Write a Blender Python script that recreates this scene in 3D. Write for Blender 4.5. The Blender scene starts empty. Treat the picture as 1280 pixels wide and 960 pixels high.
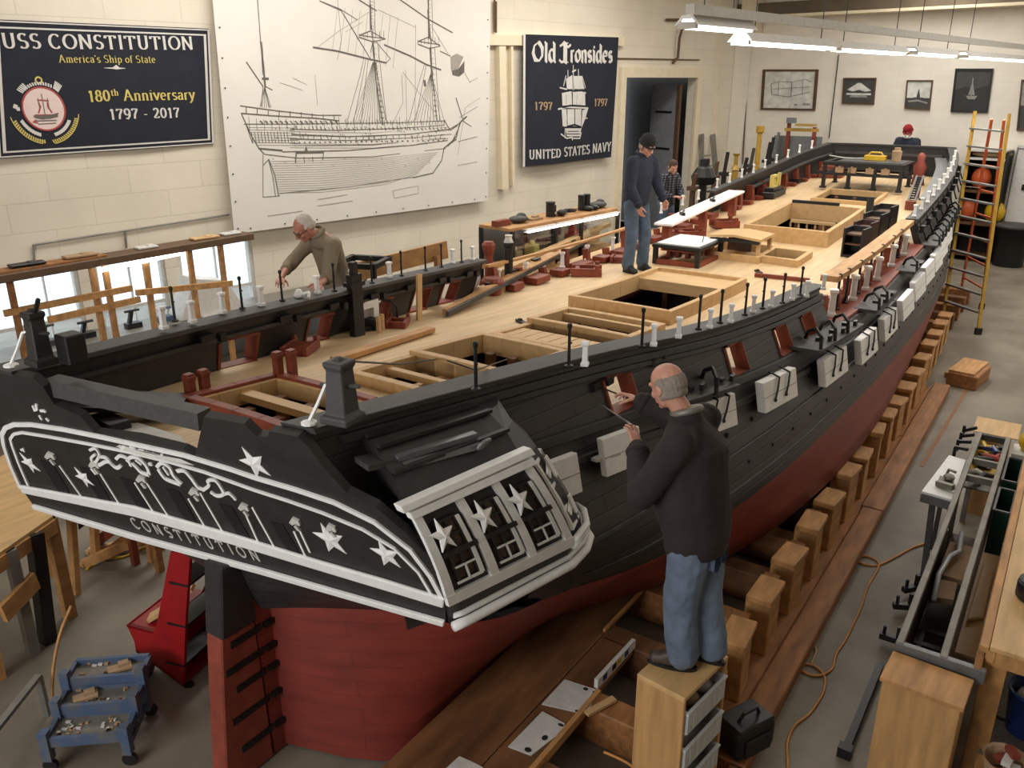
import bpy, bmesh, math, random
import numpy as np
from mathutils import Matrix, Vector, noise
random.seed(7)
SC = bpy.context.scene
COL = SC.collection
# ---------------------------------------------------------------- camera, exposure, light
ZC = 4.4                                   # eye height above the shop floor
FPX, CX, CY = 1050.0, 640.0, 480.0
PITCH = math.atan((CY - 100.0) / FPX)
cam = bpy.data.objects.new('camera', bpy.data.cameras.new('camera'))
COL.objects.link(cam)
cam.location = (0, 0, ZC)
cam.rotation_euler = (math.pi / 2 - PITCH, 0, 0)
cam.data.sensor_width = 36.0
cam.data.lens = FPX / 1280.0 * 36.0
cam.data.clip_start = 0.05
SC.camera = cam
SC.view_settings.view_transform = 'Standard'
SC.view_settings.look = 'None'
SC.view_settings.exposure = 0.0
SC.view_settings.gamma = 1.0
SC.view_settings.use_curve_mapping = False
W = bpy.data.worlds.new('winter_sky'); SC.world = W
W.use_nodes = True
W.node_tree.nodes['Background'].inputs[0].default_value = (0.80, 0.88, 1.0, 1)
W.node_tree.nodes['Background'].inputs[1].default_value = 3.2
TH = math.radians(34); WA = math.radians(41.8); C0 = -4.0
SHIPM = Matrix.Translation((C0 * math.cos(TH), -C0 * math.sin(TH), 0)) @ Matrix.Rotation(-TH, 4, 'Z')
WALLM = Matrix.Rotation(math.pi / 2 - WA, 4, 'Z')
DW, AW, HW = 12.8, 24.5, 7.4               # left wall offset, far wall distance, ceiling height
def area(name, loc, size, power, col, M=WALLM, rot=(0, 0, 0)):
    d = bpy.data.lights.new(name, 'AREA'); d.shape = 'RECTANGLE'; d.size, d.size_y = size
    d.energy = power; d.color = col
    o = bpy.data.objects.new(name, d); COL.objects.link(o)
    o.matrix_world = M @ Matrix.Translation(loc) @ Matrix.Rotation(rot[0], 4, 'X') @ Matrix.Rotation(rot[1], 4, 'Y')
    return o
WARM = (1.0, 0.965, 0.91)
for k, (a, o_, pw) in enumerate([(7, 10.3, 290), (14.5, 10.0, 320), (21, 7, 250), (15.5, 1.0, 190), (20, -3.0, 330), (6.0, 3.6, 28), (8.5, -2.5, 50), (1.0, 2.0, 12)]):
    area('ceiling_area_light', (a, o_, HW - 0.25), (6.0, 1.6), pw, WARM)  # fixtureless area lights set as ceiling rows; near ones added to light the stern

area('stern_fill_light', (-5.0, 3.2, 4.2), (2.6, 5.0), 400, (0.97, 0.98, 1.0), rot=(0, -math.pi / 2))  # unseen fill light added behind the camera to brighten the stern
# ---------------------------------------------------------------- pixel rays onto real planes
def ray(x, y):
    u = (x - CX) / FPX; v = (y - CY) / FPX
    c, s = math.cos(PITCH), math.sin(PITCH)
    return np.array([u, c - v * s, -s - v * c])
EYE = np.array([0, 0, ZC])
def atz(x, y, z):
    d = ray(x, y); return EYE + (z - ZC) / d[2] * d
def to_ship(p):
    return np.array([p[0] * math.cos(TH) - p[1] * math.sin(TH) - C0, p[0] * math.sin(TH) + p[1] * math.cos(TH), p[2]])
def to_wall(p):
    return np.array([p[0] * math.sin(WA) + p[1] * math.cos(WA), -p[0] * math.cos(WA) + p[1] * math.sin(WA), p[2]])
def sz(x, y, z): return to_ship(atz(x, y, z))                 # ship frame, on a level plane
def hit(x, y, p0, n):
    d = ray(x, y); p0 = np.array(p0, float); n = np.array(n, float)
    return EYE + np.dot(p0 - EYE, n) / np.dot(d, n) * d
NW = np.array([-math.cos(WA), math.sin(WA), 0.0]); NF = np.array([math.sin(WA), math.cos(WA), 0.0])
def lw(x, y, d=None):                                          # left wall: (along, up)
    p = to_wall(hit(x, y, NW * (DW if d is None else d), NW)); return float(p[0]), float(p[2])
def fw(x, y, a=None):                                          # far wall: (off, up)
    p = to_wall(hit(x, y, NF * (AW if a is None else a), NF)); return float(p[1]), float(p[2])
def wz(x, y, z): return to_wall(atz(x, y, z))
def V(*a): return Vector(a)

# ---------------------------------------------------------------- mesh builder
class MB:
    def __init__(s): s.v = []; s.f = []; s.m = []
    def add(s, vs, fs, mi=0):
        b = len(s.v); s.v += [tuple(map(float, p)) for p in vs]
        s.f += [tuple(b + i for i in f) for f in fs]; s.m += [mi] * len(fs); return s
    def hexa(s, p, mi=0):    # 8 points: bottom ring 0-3, top ring 4-7
        return s.add(p, [(0, 3, 2, 1), (4, 5, 6, 7), (0, 1, 5, 4), (1, 2, 6, 5), (2, 3, 7, 6), (3, 0, 4, 7)], mi)
    def box(s, c, d, M=None, mi=0):
        x, y, z = c; a, b, e = d[0] / 2, d[1] / 2, d[2] / 2
        p = [(x - a, y - b, z - e), (x + a, y - b, z - e), (x + a, y + b, z - e), (x - a, y + b, z - e),
             (x - a, y - b, z + e), (x + a, y - b, z + e), (x + a, y + b, z + e), (x - a, y + b, z + e)]
        if M is not None: p = [tuple(M @ Vector(q)) for q in p]
        return s.hexa(p, mi)
    def bar(s, p0, p1, w, h, up=(0, 0, 1), mi=0, w1=None, h1=None):
        p0 = Vector(p0); p1 = Vector(p1); t = (p1 - p0).normalized(); u = Vector(up)
        if abs(t.dot(u.normalized())) > 0.98: u = Vector((0, 1, 0)) if abs(t.y) < 0.9 else Vector((1, 0, 0))
        x = t.cross(u).normalized(); y = x.cross(t).normalized()
        w1 = w if w1 is None else w1; h1 = h if h1 is None else h1
        P = [p0 + x * i * w / 2 + y * j * h / 2 for i, j in ((-1, -1), (1, -1), (1, 1), (-1, 1))]
        Q = [p1 + x * i * w1 / 2 + y * j * h1 / 2 for i, j in ((-1, -1), (1, -1), (1, 1), (-1, 1))]
        return s.hexa(P + Q, mi)
    def tube(s, pts, r, n=8, mi=0, closed=False):
        pts = [Vector(p) for p in pts]; N = len(pts); rs = r if isinstance(r, (list, tuple)) else [r] * N
        b = len(s.v); ref = None
        for i, p in enumerate(pts):
            if closed: t = pts[(i + 1) % N] - pts[i - 1]
            else: t = (pts[min(i + 1, N - 1)] - pts[max(i - 1, 0)])
            t = t.normalized() if t.length > 1e-9 else Vector((0, 0, 1))
            if ref is None: ref = Vector((0, 0, 1)) if abs(t.z) < 0.9 else Vector((1, 0, 0))
            x = t.cross(ref)
            if x.length < 1e-6: x = t.cross(Vector((0, 1, 0.3)))
            x.normalize(); y = x.cross(t).normalized(); ref = y
            for k in range(n):
                a = 2 * math.pi * k / n; s.v.append(tuple(p + x * math.cos(a) * rs[i] + y * math.sin(a) * rs[i]))
        M_ = N if closed else N - 1
        for i in range(M_):
            for k in range(n):
                i2 = (i + 1) % N
                s.f.append((b + i * n + k, b + i * n + (k + 1) % n, b + i2 * n + (k + 1) % n, b + i2 * n + k)); s.m.append(mi)
        if not closed:
            s.f.append(tuple(b + k for k in range(n))[::-1]); s.m.append(mi)
            s.f.append(tuple(b + (N - 1) * n + k for k in range(n))); s.m.append(mi)
        return s
    def lathe(s, prof, n=16, c=(0, 0, 0), M=None, mi=0, cap=True):
        b = len(s.v)
        for r, z in prof:
            for k in range(n):
                a = 2 * math.pi * k / n; q = Vector((c[0] + r * math.cos(a), c[1] + r * math.sin(a), c[2] + z))
                s.v.append(tuple(M @ q if M is not None else q))
        for i in range(len(prof) - 1):
            for k in range(n):
                s.f.append((b + i * n + k, b + i * n + (k + 1) % n, b + (i + 1) * n + (k + 1) % n, b + (i + 1) * n + k)); s.m.append(mi)
        if cap:
            s.f.append(tuple(b + k for k in range(n))[::-1]); s.m.append(mi)
            e = b + (len(prof) - 1) * n; s.f.append(tuple(e + k for k in range(n))); s.m.append(mi)
        return s
    def prism(s, poly, fn, h0, h1, mi=0):      # outline in (u, v), fn(u, v, h) -> point
        n = len(poly); b = len(s.v)
        s.v += [tuple(fn(u, v, h0)) for u, v in poly] + [tuple(fn(u, v, h1)) for u, v in poly]
        s.f.append(tuple(b + i for i in range(n))[::-1]); s.f.append(tuple(b + n + i for i in range(n))); s.m += [mi, mi]
        for i in range(n):
            j = (i + 1) % n; s.f.append((b + i, b + j, b + n + j, b + n + i)); s.m.append(mi)
        return s
    def stroke(s, pts, w, fn, h0, h1, mi=0, closed=False):
        P = [Vector((p[0], p[1])) for p in pts]; N = len(P)
        if N < 2: return s
        ws = w if isinstance(w, (list, tuple)) else [w] * N
        L = []; R = []
        for i in range(N):
            if closed: a, c = P[i - 1], P[(i + 1) % N]
            else: a, c = P[max(i - 1, 0)], P[min(i + 1, N - 1)]
            d1 = (P[i] - a); d2 = (c - P[i])
            if d1.length < 1e-9: d1 = d2
            if d2.length < 1e-9: d2 = d1
            if d1.length < 1e-9: d1 = d2 = Vector((1, 0))
            d1 = d1.normalized(); d2 = d2.normalized(); t = d1 + d2
            if t.length < 1e-4: t = d1
            t.normalize(); nn = Vector((-t.y, t.x)); k = 1 / max(0.45, abs(t.dot(d1)))
            L.append(P[i] + nn * ws[i] * 0.5 * k); R.append(P[i] - nn * ws[i] * 0.5 * k)
        b = len(s.v)
        for i in range(N):
            for q, h in ((L[i], h0), (R[i], h0), (R[i], h1), (L[i], h1)): s.v.append(tuple(fn(q.x, q.y, h)))
        for i in range(N if closed else N - 1):
            A = b + 4 * i; B = b + 4 * ((i + 1) % N)
            for k in range(4):
                s.f.append((A + k, A + (k + 1) % 4, B + (k + 1) % 4, B + k)); s.m.append(mi)
        if not closed:
            s.f.append((b + 3, b + 2, b + 1, b)); e = b + 4 * (N - 1); s.f.append((e, e + 1, e + 2, e + 3)); s.m += [mi, mi]
        return s
    def ell(s, c, r, n=12, m=8, M=None, mi=0):
        prof = [(math.sin(math.pi * i / m), -math.cos(math.pi * i / m)) for i in range(m + 1)]
        b = len(s.v)
        for rr, z in prof:
            rr = max(rr, 0.01)
            for k in range(n):
                a = 2 * math.pi * k / n
                q = Vector((r[0] * rr * math.cos(a), r[1] * rr * math.sin(a), r[2] * z))
                q = (M @ q if M is not None else q) + Vector(c)
                s.v.append(tuple(q))
        for i in range(m):
            for k in range(n):
                s.f.append((b + i * n + k, b + i * n + (k + 1) % n, b + (i + 1) * n + (k + 1) % n, b + (i + 1) * n + k)); s.m.append(mi)
        s.f.append(tuple(b + k for k in range(n))[::-1]); e = b + m * n; s.f.append(tuple(e + k for k in range(n))); s.m += [mi, mi]
        return s
    def grid(s, rows, mi=0, flip=False, close=False):
        b = len(s.v); n = len(rows[0])
        for r_ in rows: s.v += [tuple(map(float, p)) for p in r_]
        for i in range(len(rows) - 1):
            for j in range(n if close else n - 1):
                j2 = (j + 1) % n
                q = (b + i * n + j, b + i * n + j2, b + (i + 1) * n + j2, b + (i + 1) * n + j)
                s.f.append(q[::-1] if flip else q); s.m.append(mi)
        return s
    def build(s, name, mats, parent=None, M=None, smooth=False, bev=0.0, seg=1, fix=True):
        me = bpy.data.meshes.new(name); me.from_pydata(s.v, [], s.f); me.validate()
        for m_ in (mats if isinstance(mats, (list, tuple)) else [mats]): me.materials.append(m_)
        if len(me.polygons) == len(s.m): me.polygons.foreach_set('material_index', s.m)
        if fix:
            bm = bmesh.new(); bm.from_mesh(me); bmesh.ops.recalc_face_normals(bm, faces=bm.faces); bm.to_mesh(me); bm.free()
        if smooth: me.polygons.foreach_set('use_smooth', [True] * len(me.polygons))
        me.update()
        o = bpy.data.objects.new(name, me); COL.objects.link(o)
        if parent: o.parent = parent
        if M is not None: o.matrix_world = M
        if bev > 0:
            b = o.modifiers.new('edge', 'BEVEL'); b.width = bev; b.segments = seg; b.limit_method = 'ANGLE'
        return o
def spline(P, n=6):
    out = []
    for i in range(len(P) - 1):
        p0, p1, p2, p3 = P[max(i - 1, 0)], P[i], P[i + 1], P[min(i + 2, len(P) - 1)]
        for k in range(n):
            t = k / n; out.append(tuple(0.5 * (2 * p1[j] + (p2[j] - p0[j]) * t + (2 * p0[j] - 5 * p1[j] + 4 * p2[j] - p3[j]) * t * t + (3 * p1[j] - p0[j] - 3 * p2[j] + p3[j]) * t ** 3) for j in range(len(p1))))
    out.append(tuple(P[-1])); return out
def build_each(mb, name, mats, parent=None, **kw):
    """every unconnected piece of the builder becomes an object of its own"""
    par = list(range(len(mb.v)))
    def find(i):
        while par[i] != i: par[i] = par[par[i]]; i = par[i]
        return i
    for f in mb.f:
        for q in f[1:]: par[find(q)] = find(f[0])
    groups = {}
    for k, f in enumerate(mb.f): groups.setdefault(find(f[0]), []).append(k)
    out = []
    for ks in groups.values():
        n = MB(); ids = {}
        for k in ks:
            for q in mb.f[k]:
                if q not in ids: ids[q] = len(n.v); n.v.append(mb.v[q])
            n.f.append(tuple(ids[q] for q in mb.f[k])); n.m.append(mb.m[k])
        out.append(n.build(name, mats, parent, **kw))
    return out
def tag(o, label, cat, group=None, kind=None):
    o['label'] = label; o['category'] = cat
    if group: o['group'] = group
    if kind: o['kind'] = kind
    return o
def thing(name, label, cat, M=None, group=None):
    o = bpy.data.objects.new(name, None); COL.objects.link(o); o.empty_display_size = 0.1
    if M is not None: o.matrix_world = M
    return tag(o, label, cat, group)
def struct(o): o['kind'] = 'structure'; return o
def copy_tree(o, parent=None):
    c = o.copy(); COL.objects.link(c)
    if parent: c.parent = parent
    for ch in list(o.children): copy_tree(ch, c)
    return c
def T(*a): return Matrix.Translation(a)
def RZ(d): return Matrix.Rotation(math.radians(d), 4, 'Z')
def RX(d): return Matrix.Rotation(math.radians(d), 4, 'X')
def RY(d): return Matrix.Rotation(math.radians(d), 4, 'Y')

# ---------------------------------------------------------------- materials
def lin(c):
    r = []
    for x in c:
        x = x / 255.0; r.append(x / 12.92 if x <= 0.04045 else ((x + 0.055) / 1.055) ** 2.4)
    return (*r, 1.0)
def mat(name, col, rough=0.6, metal=0.0, var=0.12, scale=6.0, bump=0.0, stretch=(1, 1, 1), col2=None, amt=0.5, bscale=None, detail=5.0):
    m = bpy.data.materials.new(name); m.use_nodes = True; nt = m.node_tree; b = nt.nodes['Principled BSDF']
    b.inputs['Roughness'].default_value = rough; b.inputs['Metallic'].default_value = metal
    tc = nt.nodes.new('ShaderNodeTexCoord'); mp = nt.nodes.new('ShaderNodeMapping'); mp.inputs['Scale'].default_value = stretch
    nt.links.new(tc.outputs['Object'], mp.inputs['Vector'])
    ns = nt.nodes.new('ShaderNodeTexNoise'); ns.inputs['Scale'].default_value = scale; ns.inputs['Detail'].default_value = detail
    nt.links.new(mp.outputs[0], ns.inputs['Vector'])
    rp = nt.nodes.new('ShaderNodeValToRGB'); L = lin(col)
    if col2 is None:
        A = tuple(max(0, x * (1 - var)) for x in L[:3]) + (1,); B = tuple(min(1, x * (1 + var)) for x in L[:3]) + (1,)
        rp.color_ramp.elements[0].position = 0.3; rp.color_ramp.elements[1].position = 0.7
    else:
        A = lin(col2); B = L; rp.color_ramp.elements[0].position = amt - 0.12; rp.color_ramp.elements[1].position = amt + 0.12
    rp.color_ramp.elements[0].color = A; rp.color_ramp.elements[1].color = B
    nt.links.new(ns.outputs['Fac'], rp.inputs['Fac']); nt.links.new(rp.outputs['Color'], b.inputs['Base Color'])
    if bump:
        bp = nt.nodes.new('ShaderNodeBump'); bp.inputs['Strength'].default_value = bump; bp.inputs['Distance'].default_value = 0.02
        src = ns
        if bscale:
            src = nt.nodes.new('ShaderNodeTexNoise'); src.inputs['Scale'].default_value = bscale
            nt.links.new(mp.outputs[0], src.inputs['Vector'])
        nt.links.new(src.outputs['Fac'], bp.inputs['Height']); nt.links.new(bp.outputs['Normal'], b.inputs['Normal'])
    return m
def grid_lines(m, axes, bw, bh, mortar=0.012, dark=0.75, off=0.5, bump=0.25):
    """planks, tiles or blocks laid over an existing material, from two object axes"""
    nt = m.node_tree; b = nt.nodes['Principled BSDF']; tc = [n for n in nt.nodes if n.type == 'TEX_COORD'][0]
    sp = nt.nodes.new('ShaderNodeSeparateXYZ'); cb = nt.nodes.new('ShaderNodeCombineXYZ')
    nt.links.new(tc.outputs['Object'], sp.inputs[0])
    nt.links.new(sp.outputs[axes[0]], cb.inputs[0]); nt.links.new(sp.outputs[axes[1]], cb.inputs[1])
    br = nt.nodes.new('ShaderNodeTexBrick'); br.inputs['Scale'].default_value = 1.0; br.offset = off
    br.inputs['Brick Width'].default_value = bw; br.inputs['Row Height'].default_value = bh
    br.inputs['Mortar Size'].default_value = mortar; br.inputs['Mortar Smooth'].default_value = 0.4
    br.inputs['Color1'].default_value = (1, 1, 1, 1); br.inputs['Color2'].default_value = (0.955, 0.955, 0.95, 1)
    br.inputs['Mortar'].default_value = (dark, dark, dark, 1)
    nt.links.new(cb.outputs[0], br.inputs['Vector'])
    src = b.inputs['Base Color'].links[0].from_socket
    mx = nt.nodes.new('ShaderNodeMix'); mx.data_type = 'RGBA'; mx.blend_type = 'MULTIPLY'; mx.inputs[0].default_value = 1.0
    nt.links.new(src, mx.inputs[6]); nt.links.new(br.outputs['Color'], mx.inputs[7]); nt.links.new(mx.outputs[2], b.inputs['Base Color'])
    if bump:
        bp = nt.nodes.new('ShaderNodeBump'); bp.inputs['Strength'].default_value = bump; bp.inputs['Distance'].default_value = 0.008; bp.invert = True
        nt.links.new(br.outputs['Fac'], bp.inputs['Height'])
        if b.inputs['Normal'].links: nt.links.new(b.inputs['Normal'].links[0].from_socket, bp.inputs['Normal'])
        nt.links.new(bp.outputs['Normal'], b.inputs['Normal'])
    return m
def emis(name, col, st):
    m = bpy.data.materials.new(name); m.use_nodes = True; b = m.node_tree.nodes['Principled BSDF']
    b.inputs['Base Color'].default_value = (0.9, 0.9, 0.9, 1); b.inputs['Emission Color'].default_value = lin(col); b.inputs['Emission Strength'].default_value = st
    return m
def glass(name, tint=(0.93, 0.97, 0.97), op=0.12):
    m = bpy.data.materials.new(name); m.use_nodes = True; nt = m.node_tree; nt.nodes.remove(nt.nodes['Principled BSDF'])
    o = nt.nodes['Material Output']; a = nt.nodes.new('ShaderNodeBsdfTransparent'); a.inputs[0].default_value = (*tint, 1)
    g = nt.nodes.new('ShaderNodeBsdfGlossy'); g.inputs['Roughness'].default_value = 0.03
    mx = nt.nodes.new('ShaderNodeMixShader'); mx.inputs[0].default_value = op
    nt.links.new(a.outputs[0], mx.inputs[1]); nt.links.new(g.outputs[0], mx.inputs[2]); nt.links.new(mx.outputs[0], o.inputs[0])
    return m
M_ = {}
M_['wall'] = grid_lines(mat('painted_block', (224, 214, 195), 0.75, var=0.05, scale=1.3, bump=0.05, bscale=30), (0, 2), 1.15, 0.40, 0.009, 0.86, bump=0.3)
M_['farwall'] = grid_lines(mat('painted_brick', (232, 225, 212), 0.75, var=0.04, scale=1.3, bump=0.05, bscale=30), (1, 2), 0.42, 0.14, 0.006, 0.93, bump=0.15)
M_['floor'] = mat('concrete', (134, 125, 110), 0.55, scale=1.1, col2=(108, 99, 86), amt=0.5, bump=0.06, bscale=25, detail=9)
M_['ceil'] = mat('ceiling_paint', (205, 200, 188), 0.9)
M_['cream'] = mat('cream_paint', (226, 212, 182), 0.6, var=0.05)
M_['white'] = mat('white_paint', (244, 243, 240), 0.5, var=0.05, scale=14)
M_['offwhite'] = mat('off_white_paint', (206, 203, 196), 0.5, var=0.08, scale=14)
M_['black'] = mat('black_paint', (41, 39, 38), 0.52, var=0.25, scale=9, bump=0.05)
M_['iron'] = mat('black_iron', (22, 22, 23), 0.45, var=0.2, scale=20)
M_['darkgrey'] = mat('dark_grey_paint', (62, 60, 58), 0.6, var=0.18, scale=5, stretch=(6, 1, 6))
M_['grey'] = mat('grey_metal', (128, 130, 131), 0.42, 0.6, var=0.12, scale=10)
M_['alu'] = mat('aluminium', (150, 150, 146), 0.38, 0.75, var=0.1, scale=15)
M_['steel'] = mat('worn_steel', (126, 121, 112), 0.5, 0.35, var=0.25, scale=5)
M_['pipe'] = mat('brown_pipe', (98, 74, 52), 0.6, var=0.2, scale=12)
M_['wood'] = mat('pale_pine', (200, 163, 113), 0.55, var=0.10, scale=2.2, stretch=(7, 1, 7), bump=0.02)
M_['woodx'] = mat('pale_pine_crosswise', (202, 166, 116), 0.55, var=0.10, scale=2.2, stretch=(1, 9, 9), bump=0.03)
M_['ply'] = mat('plywood', (190, 146, 93), 0.55, var=0.2, scale=2.6, stretch=(7, 7, 0.8), bump=0.03)
M_['plytop'] = mat('plywood_top', (204, 166, 112), 0.5, var=0.16, scale=2.5, stretch=(8, 1, 1))
M_['oak'] = mat('cradle_timber', (150, 101, 58), 0.6, var=0.35, scale=2.8, stretch=(6, 1, 6), bump=0.08)
M_['oakpale'] = mat('pale_cradle_timber', (186, 138, 85), 0.6, var=0.28, scale=3.0, stretch=(6, 1, 3), bump=0.06)
M_['brown'] = mat('brown_board', (112, 74, 44), 0.6, var=0.5, scale=1.6, stretch=(4, 1, 4), bump=0.05)
M_['dkwood'] = mat('dark_wood', (84, 57, 36), 0.55, var=0.3, scale=3, stretch=(6, 6, 1))
M_['red'] = mat('red_oxide', (136, 62, 47), 0.55, var=0.22, scale=8)
M_['brick'] = mat('red_brown_paint', (126, 56, 35), 0.55, var=0.25, scale=7)
M_['cartred'] = mat('cart_red', (150, 17, 24), 0.38, var=0.15, scale=6)
M_['blue'] = mat('worn_blue_paint', (74, 92, 122), 0.5, scale=7, col2=(104, 104, 102), amt=0.42)
M_['bluebk'] = mat('bucket_blue', (28, 52, 110), 0.35, var=0.1)
M_['green'] = mat('crate_green', (28, 70, 56), 0.45, var=0.15)
M_['yellow'] = mat('tool_yellow', (206, 166, 30), 0.4, var=0.1)
M_['ladyel'] = mat('ladder_yellow', (176, 138, 52), 0.45, var=0.2, scale=6)
M_['orange'] = mat('ladder_orange', (190, 86, 44), 0.45, var=0.2, scale=6)
M_['cord'] = mat('cord_orange', (200, 134, 62), 0.5)
M_['plastic'] = mat('bin_plastic', (196, 198, 200), 0.3, var=0.08)
M_['blackpl'] = mat('black_plastic', (20, 20, 21), 0.45, var=0.2)
M_['navy'] = mat('navy_cloth', (24, 27, 39), 0.85, var=0.2, scale=4)
M_['canvas'] = mat('white_canvas', (224, 219, 210), 0.85, var=0.03, scale=1.5, bump=0.12, bscale=2.2)
M_['ink'] = mat('drawing_ink', (104, 98, 90), 0.9, var=0.25, scale=10)
M_['faint'] = mat('faint_ink', (158, 151, 141), 0.9, var=0.1, scale=10)
M_['silver'] = mat('silver_print', (207, 203, 196), 0.8, var=0.05)
M_['gold'] = mat('gold_print', (205, 186, 104), 0.8, var=0.08)
M_['tan'] = mat('tan_print', (170, 140, 108), 0.8, var=0.1)
M_['pink'] = mat('emblem_pink', (222, 200, 193), 0.8, var=0.06)
M_['redprint'] = mat('emblem_red', (165, 70, 66), 0.8)
M_['tube'] = emis('tube_glow', (255, 250, 240), 7.0)
M_['tubedim'] = emis('tube_glow_soft', (255, 250, 240), 2.6)
M_['glass'] = glass('window_glass')
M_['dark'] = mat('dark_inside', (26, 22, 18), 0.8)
# ---------------------------------------------------------------- the setting
b = MB(); b.box((12, 2, -0.1), (44, 30, 0.2)); struct(b.build('floor', M_['floor'], M=WALLM))
b = MB(); b.box((9.5, 1.5, HW + 0.1), (31, 24, 0.2)); struct(b.build('ceiling', M_['ceil'], M=WALLM))
b = MB(); b.box((9.5, -9.2, HW / 2), (31, 0.3, HW)); struct(b.build('wall_right', M_['wall'], M=WALLM))
b = MB(); b.box((-5.5, 1.8, HW / 2), (0.3, 22.2, HW)); struct(b.build('wall_back', M_['farwall'], M=WALLM))
b = MB(); b.box((AW + 0.15, 1.8, HW / 2), (0.3, 22.3, HW)); struct(b.build('wall_far', M_['farwall'], M=WALLM))
# left wall with three windows and a doorway
zs = lw(300, 392)[1]; zt = lw(300, 296)[1]
wins = [(lw(-70, 430)[0], lw(109, 405)[0]), (lw(127, 395)[0], lw(214, 385)[0]), (lw(231, 384)[0], lw(322, 372)[0])]
da0, da1 = lw(778, 150)[0], lw(866, 150)[0]; dz = lw(820, 97)[1]
A0, A1 = -5.4, AW
b = MB()
def wbox(a0, a1, z0, z1): b.box(((a0 + a1) / 2, DW + 0.12, (z0 + z1) / 2), (a1 - a0, 0.24, z1 - z0))
wbox(A0, da0, 0, zs); wbox(A0, da0, zt, dz); wbox(A0, A1, dz, HW); wbox(da1, A1, 0, dz)
cur = A0
for a0, a1 in wins: wbox(cur, a0, zs, zt); cur = a1
wbox(cur, da0, zs, zt)
struct(b.build('wall_left', M_['wall'], M=WALLM))
for k, (a0, a1) in enumerate(wins):
    f = MB(); mid = (a0 + a1) / 2; fo = DW + 0.08
    for z in (zs + 0.03, zt - 0.03): f.box((mid, fo, z), (a1 - a0, 0.10, 0.06))
    for a in (a0 + 0.03, a1 - 0.03): f.box((a, fo, (zs + zt) / 2), (0.06, 0.10, zt - zs))
    f.box((mid, fo, zs + 0.36 * (zt - zs)), (a1 - a0, 0.07, 0.05))
    nmu = 4 if k == 0 else 2
    for q in range(1, nmu): f.box((a0 + (a1 - a0) * q / nmu, fo, (zs + zt) / 2), (0.022, 0.05, zt - zs))
    f.box((mid, DW - 0.05, zs - 0.03), (a1 - a0 + 0.2, 0.16, 0.05))
    w = struct(f.build('window_%d' % (k + 1), M_['offwhite'], M=WALLM))
    g = MB(); g.box((mid, fo, (zs + zt) / 2), (a1 - a0 - 0.1, 0.008, zt - zs - 0.1)); g.build('pane', M_['glass'], w)
# snowy yard with bare trees behind the windows
snow = mat('snow', (240, 244, 250), 0.8); bark = mat('bare_bark', (120, 118, 128), 0.9)
b = MB(); b.box((4, 22, -0.25), (40, 17.6, 0.3)); y = struct(b.build('snowy_ground', snow, M=WALLM))
b = MB(); rows = []
for i in range(17): rows.append([(-14 + 2.2 * i, 26 + 1.5 * math.sin(i), -0.1 + t_ * (0.9 + 0.3 * math.sin(i * 1.7))) for t_ in (0, 0.5, 1.0)])
rng = random.Random(3)
for i in range(15):
    a = -5 + i * 0.9 + rng.uniform(-0.3, 0.3); o_ = rng.uniform(16, 23); t = MB()
    t.tube([(a, o_, -0.1), (a + 0.05, o_, 1.4), (a + rng.uniform(-0.2, 0.2), o_, 4.5)], [0.07, 0.05, 0.02], 6)
    for k in range(9):
        z = rng.uniform(0.5, 3.4); d = rng.choice((-1, 1)); L = rng.uniform(0.5, 1.3)
        t.tube([(a, o_, z), (a + d * L * 0.5, o_ + 0.1, z + L * 0.45), (a + d * L, o_, z + L * 1.1)], [0.022, 0.014, 0.006], 5)
    tag(t.build('bare_tree', bark, M=WALLM), 'leafless tree in the snow seen through the windows', 'tree', 'bare trees outside the windows')
# ledge, pilaster, pipes on the left wall
def wall_bar(name, p, q, th, dep, m, d=None):
    (a0, z0), (a1, z1) = lw(*p), lw(*q); b = MB(); b.bar((a0, DW - dep / 2, z0), (a1, DW - dep / 2, z1), dep, th, up=(0, 0, 1) if abs(a1 - a0) > abs(z1 - z0) else (1, 0, 0))
    return b.build(name, m, M=WALLM)
struct(wall_bar('trim_1', (600, 50), (776, 52), 0.20, 0.12, M_['cream']))
struct(wall_bar('trim_2', (622, 58), (626, 236), 0.20, 0.14, M_['cream']))
struct(wall_bar('trim_3', (636, 58), (638, 232), 0.06, 0.10, M_['cream']))
struct(wall_bar('trim_4', (900, 0), (893, 190), 0.05, 0.04, M_['cream']))
b = MB(); zc_ = lw(80, 254)[1]
for (x0, y0, x1, y1) in [(40, 306, 285, 268), (155, 288, 157, 310), (41, 306, 42, 330)]:
    (a0, z0), (a1, z1) = lw(x0, y0), lw(x1, y1); b.tube([(a0, DW - 0.03, z0), (a1, DW - 0.03, z1)], 0.016, 6)
tag(b.build('conduit', M_['steel'], M=WALLM), 'thin painted conduit run on the wall below the blue anniversary banner', 'conduit')
b = MB(); b.tube([(lw(771, 73)[0], DW - 0.03, lw(771, 73)[1]), (lw(873, 75)[0], DW - 0.03, lw(873, 75)[1])], 0.018, 6)
tag(b.build('conduit', M_['pipe'], M=WALLM), 'thin brown conduit along the wall just above the doorway', 'conduit')
b = MB(); P_ = [lw(830, 25), (lw(848, 25)), lw(848, 34), lw(844, 48), lw(844, 72), lw(838, 79)]
b.tube([(a, DW - 0.08 - 0.05 * (i in (2, 3)), z) for i, (a, z) in enumerate(P_)], 0.035, 8)
tag(b.build('pipe', M_['pipe'], M=WALLM), 'rusty bent pipe dropping from a stub above the doorway', 'pipe')
for i, (x, y) in enumerate([(1183 / 4 * 0 + 629, 222), (617, 335 - 135), (632, 74 - 60)]):
    pass
b = MB()
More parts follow.
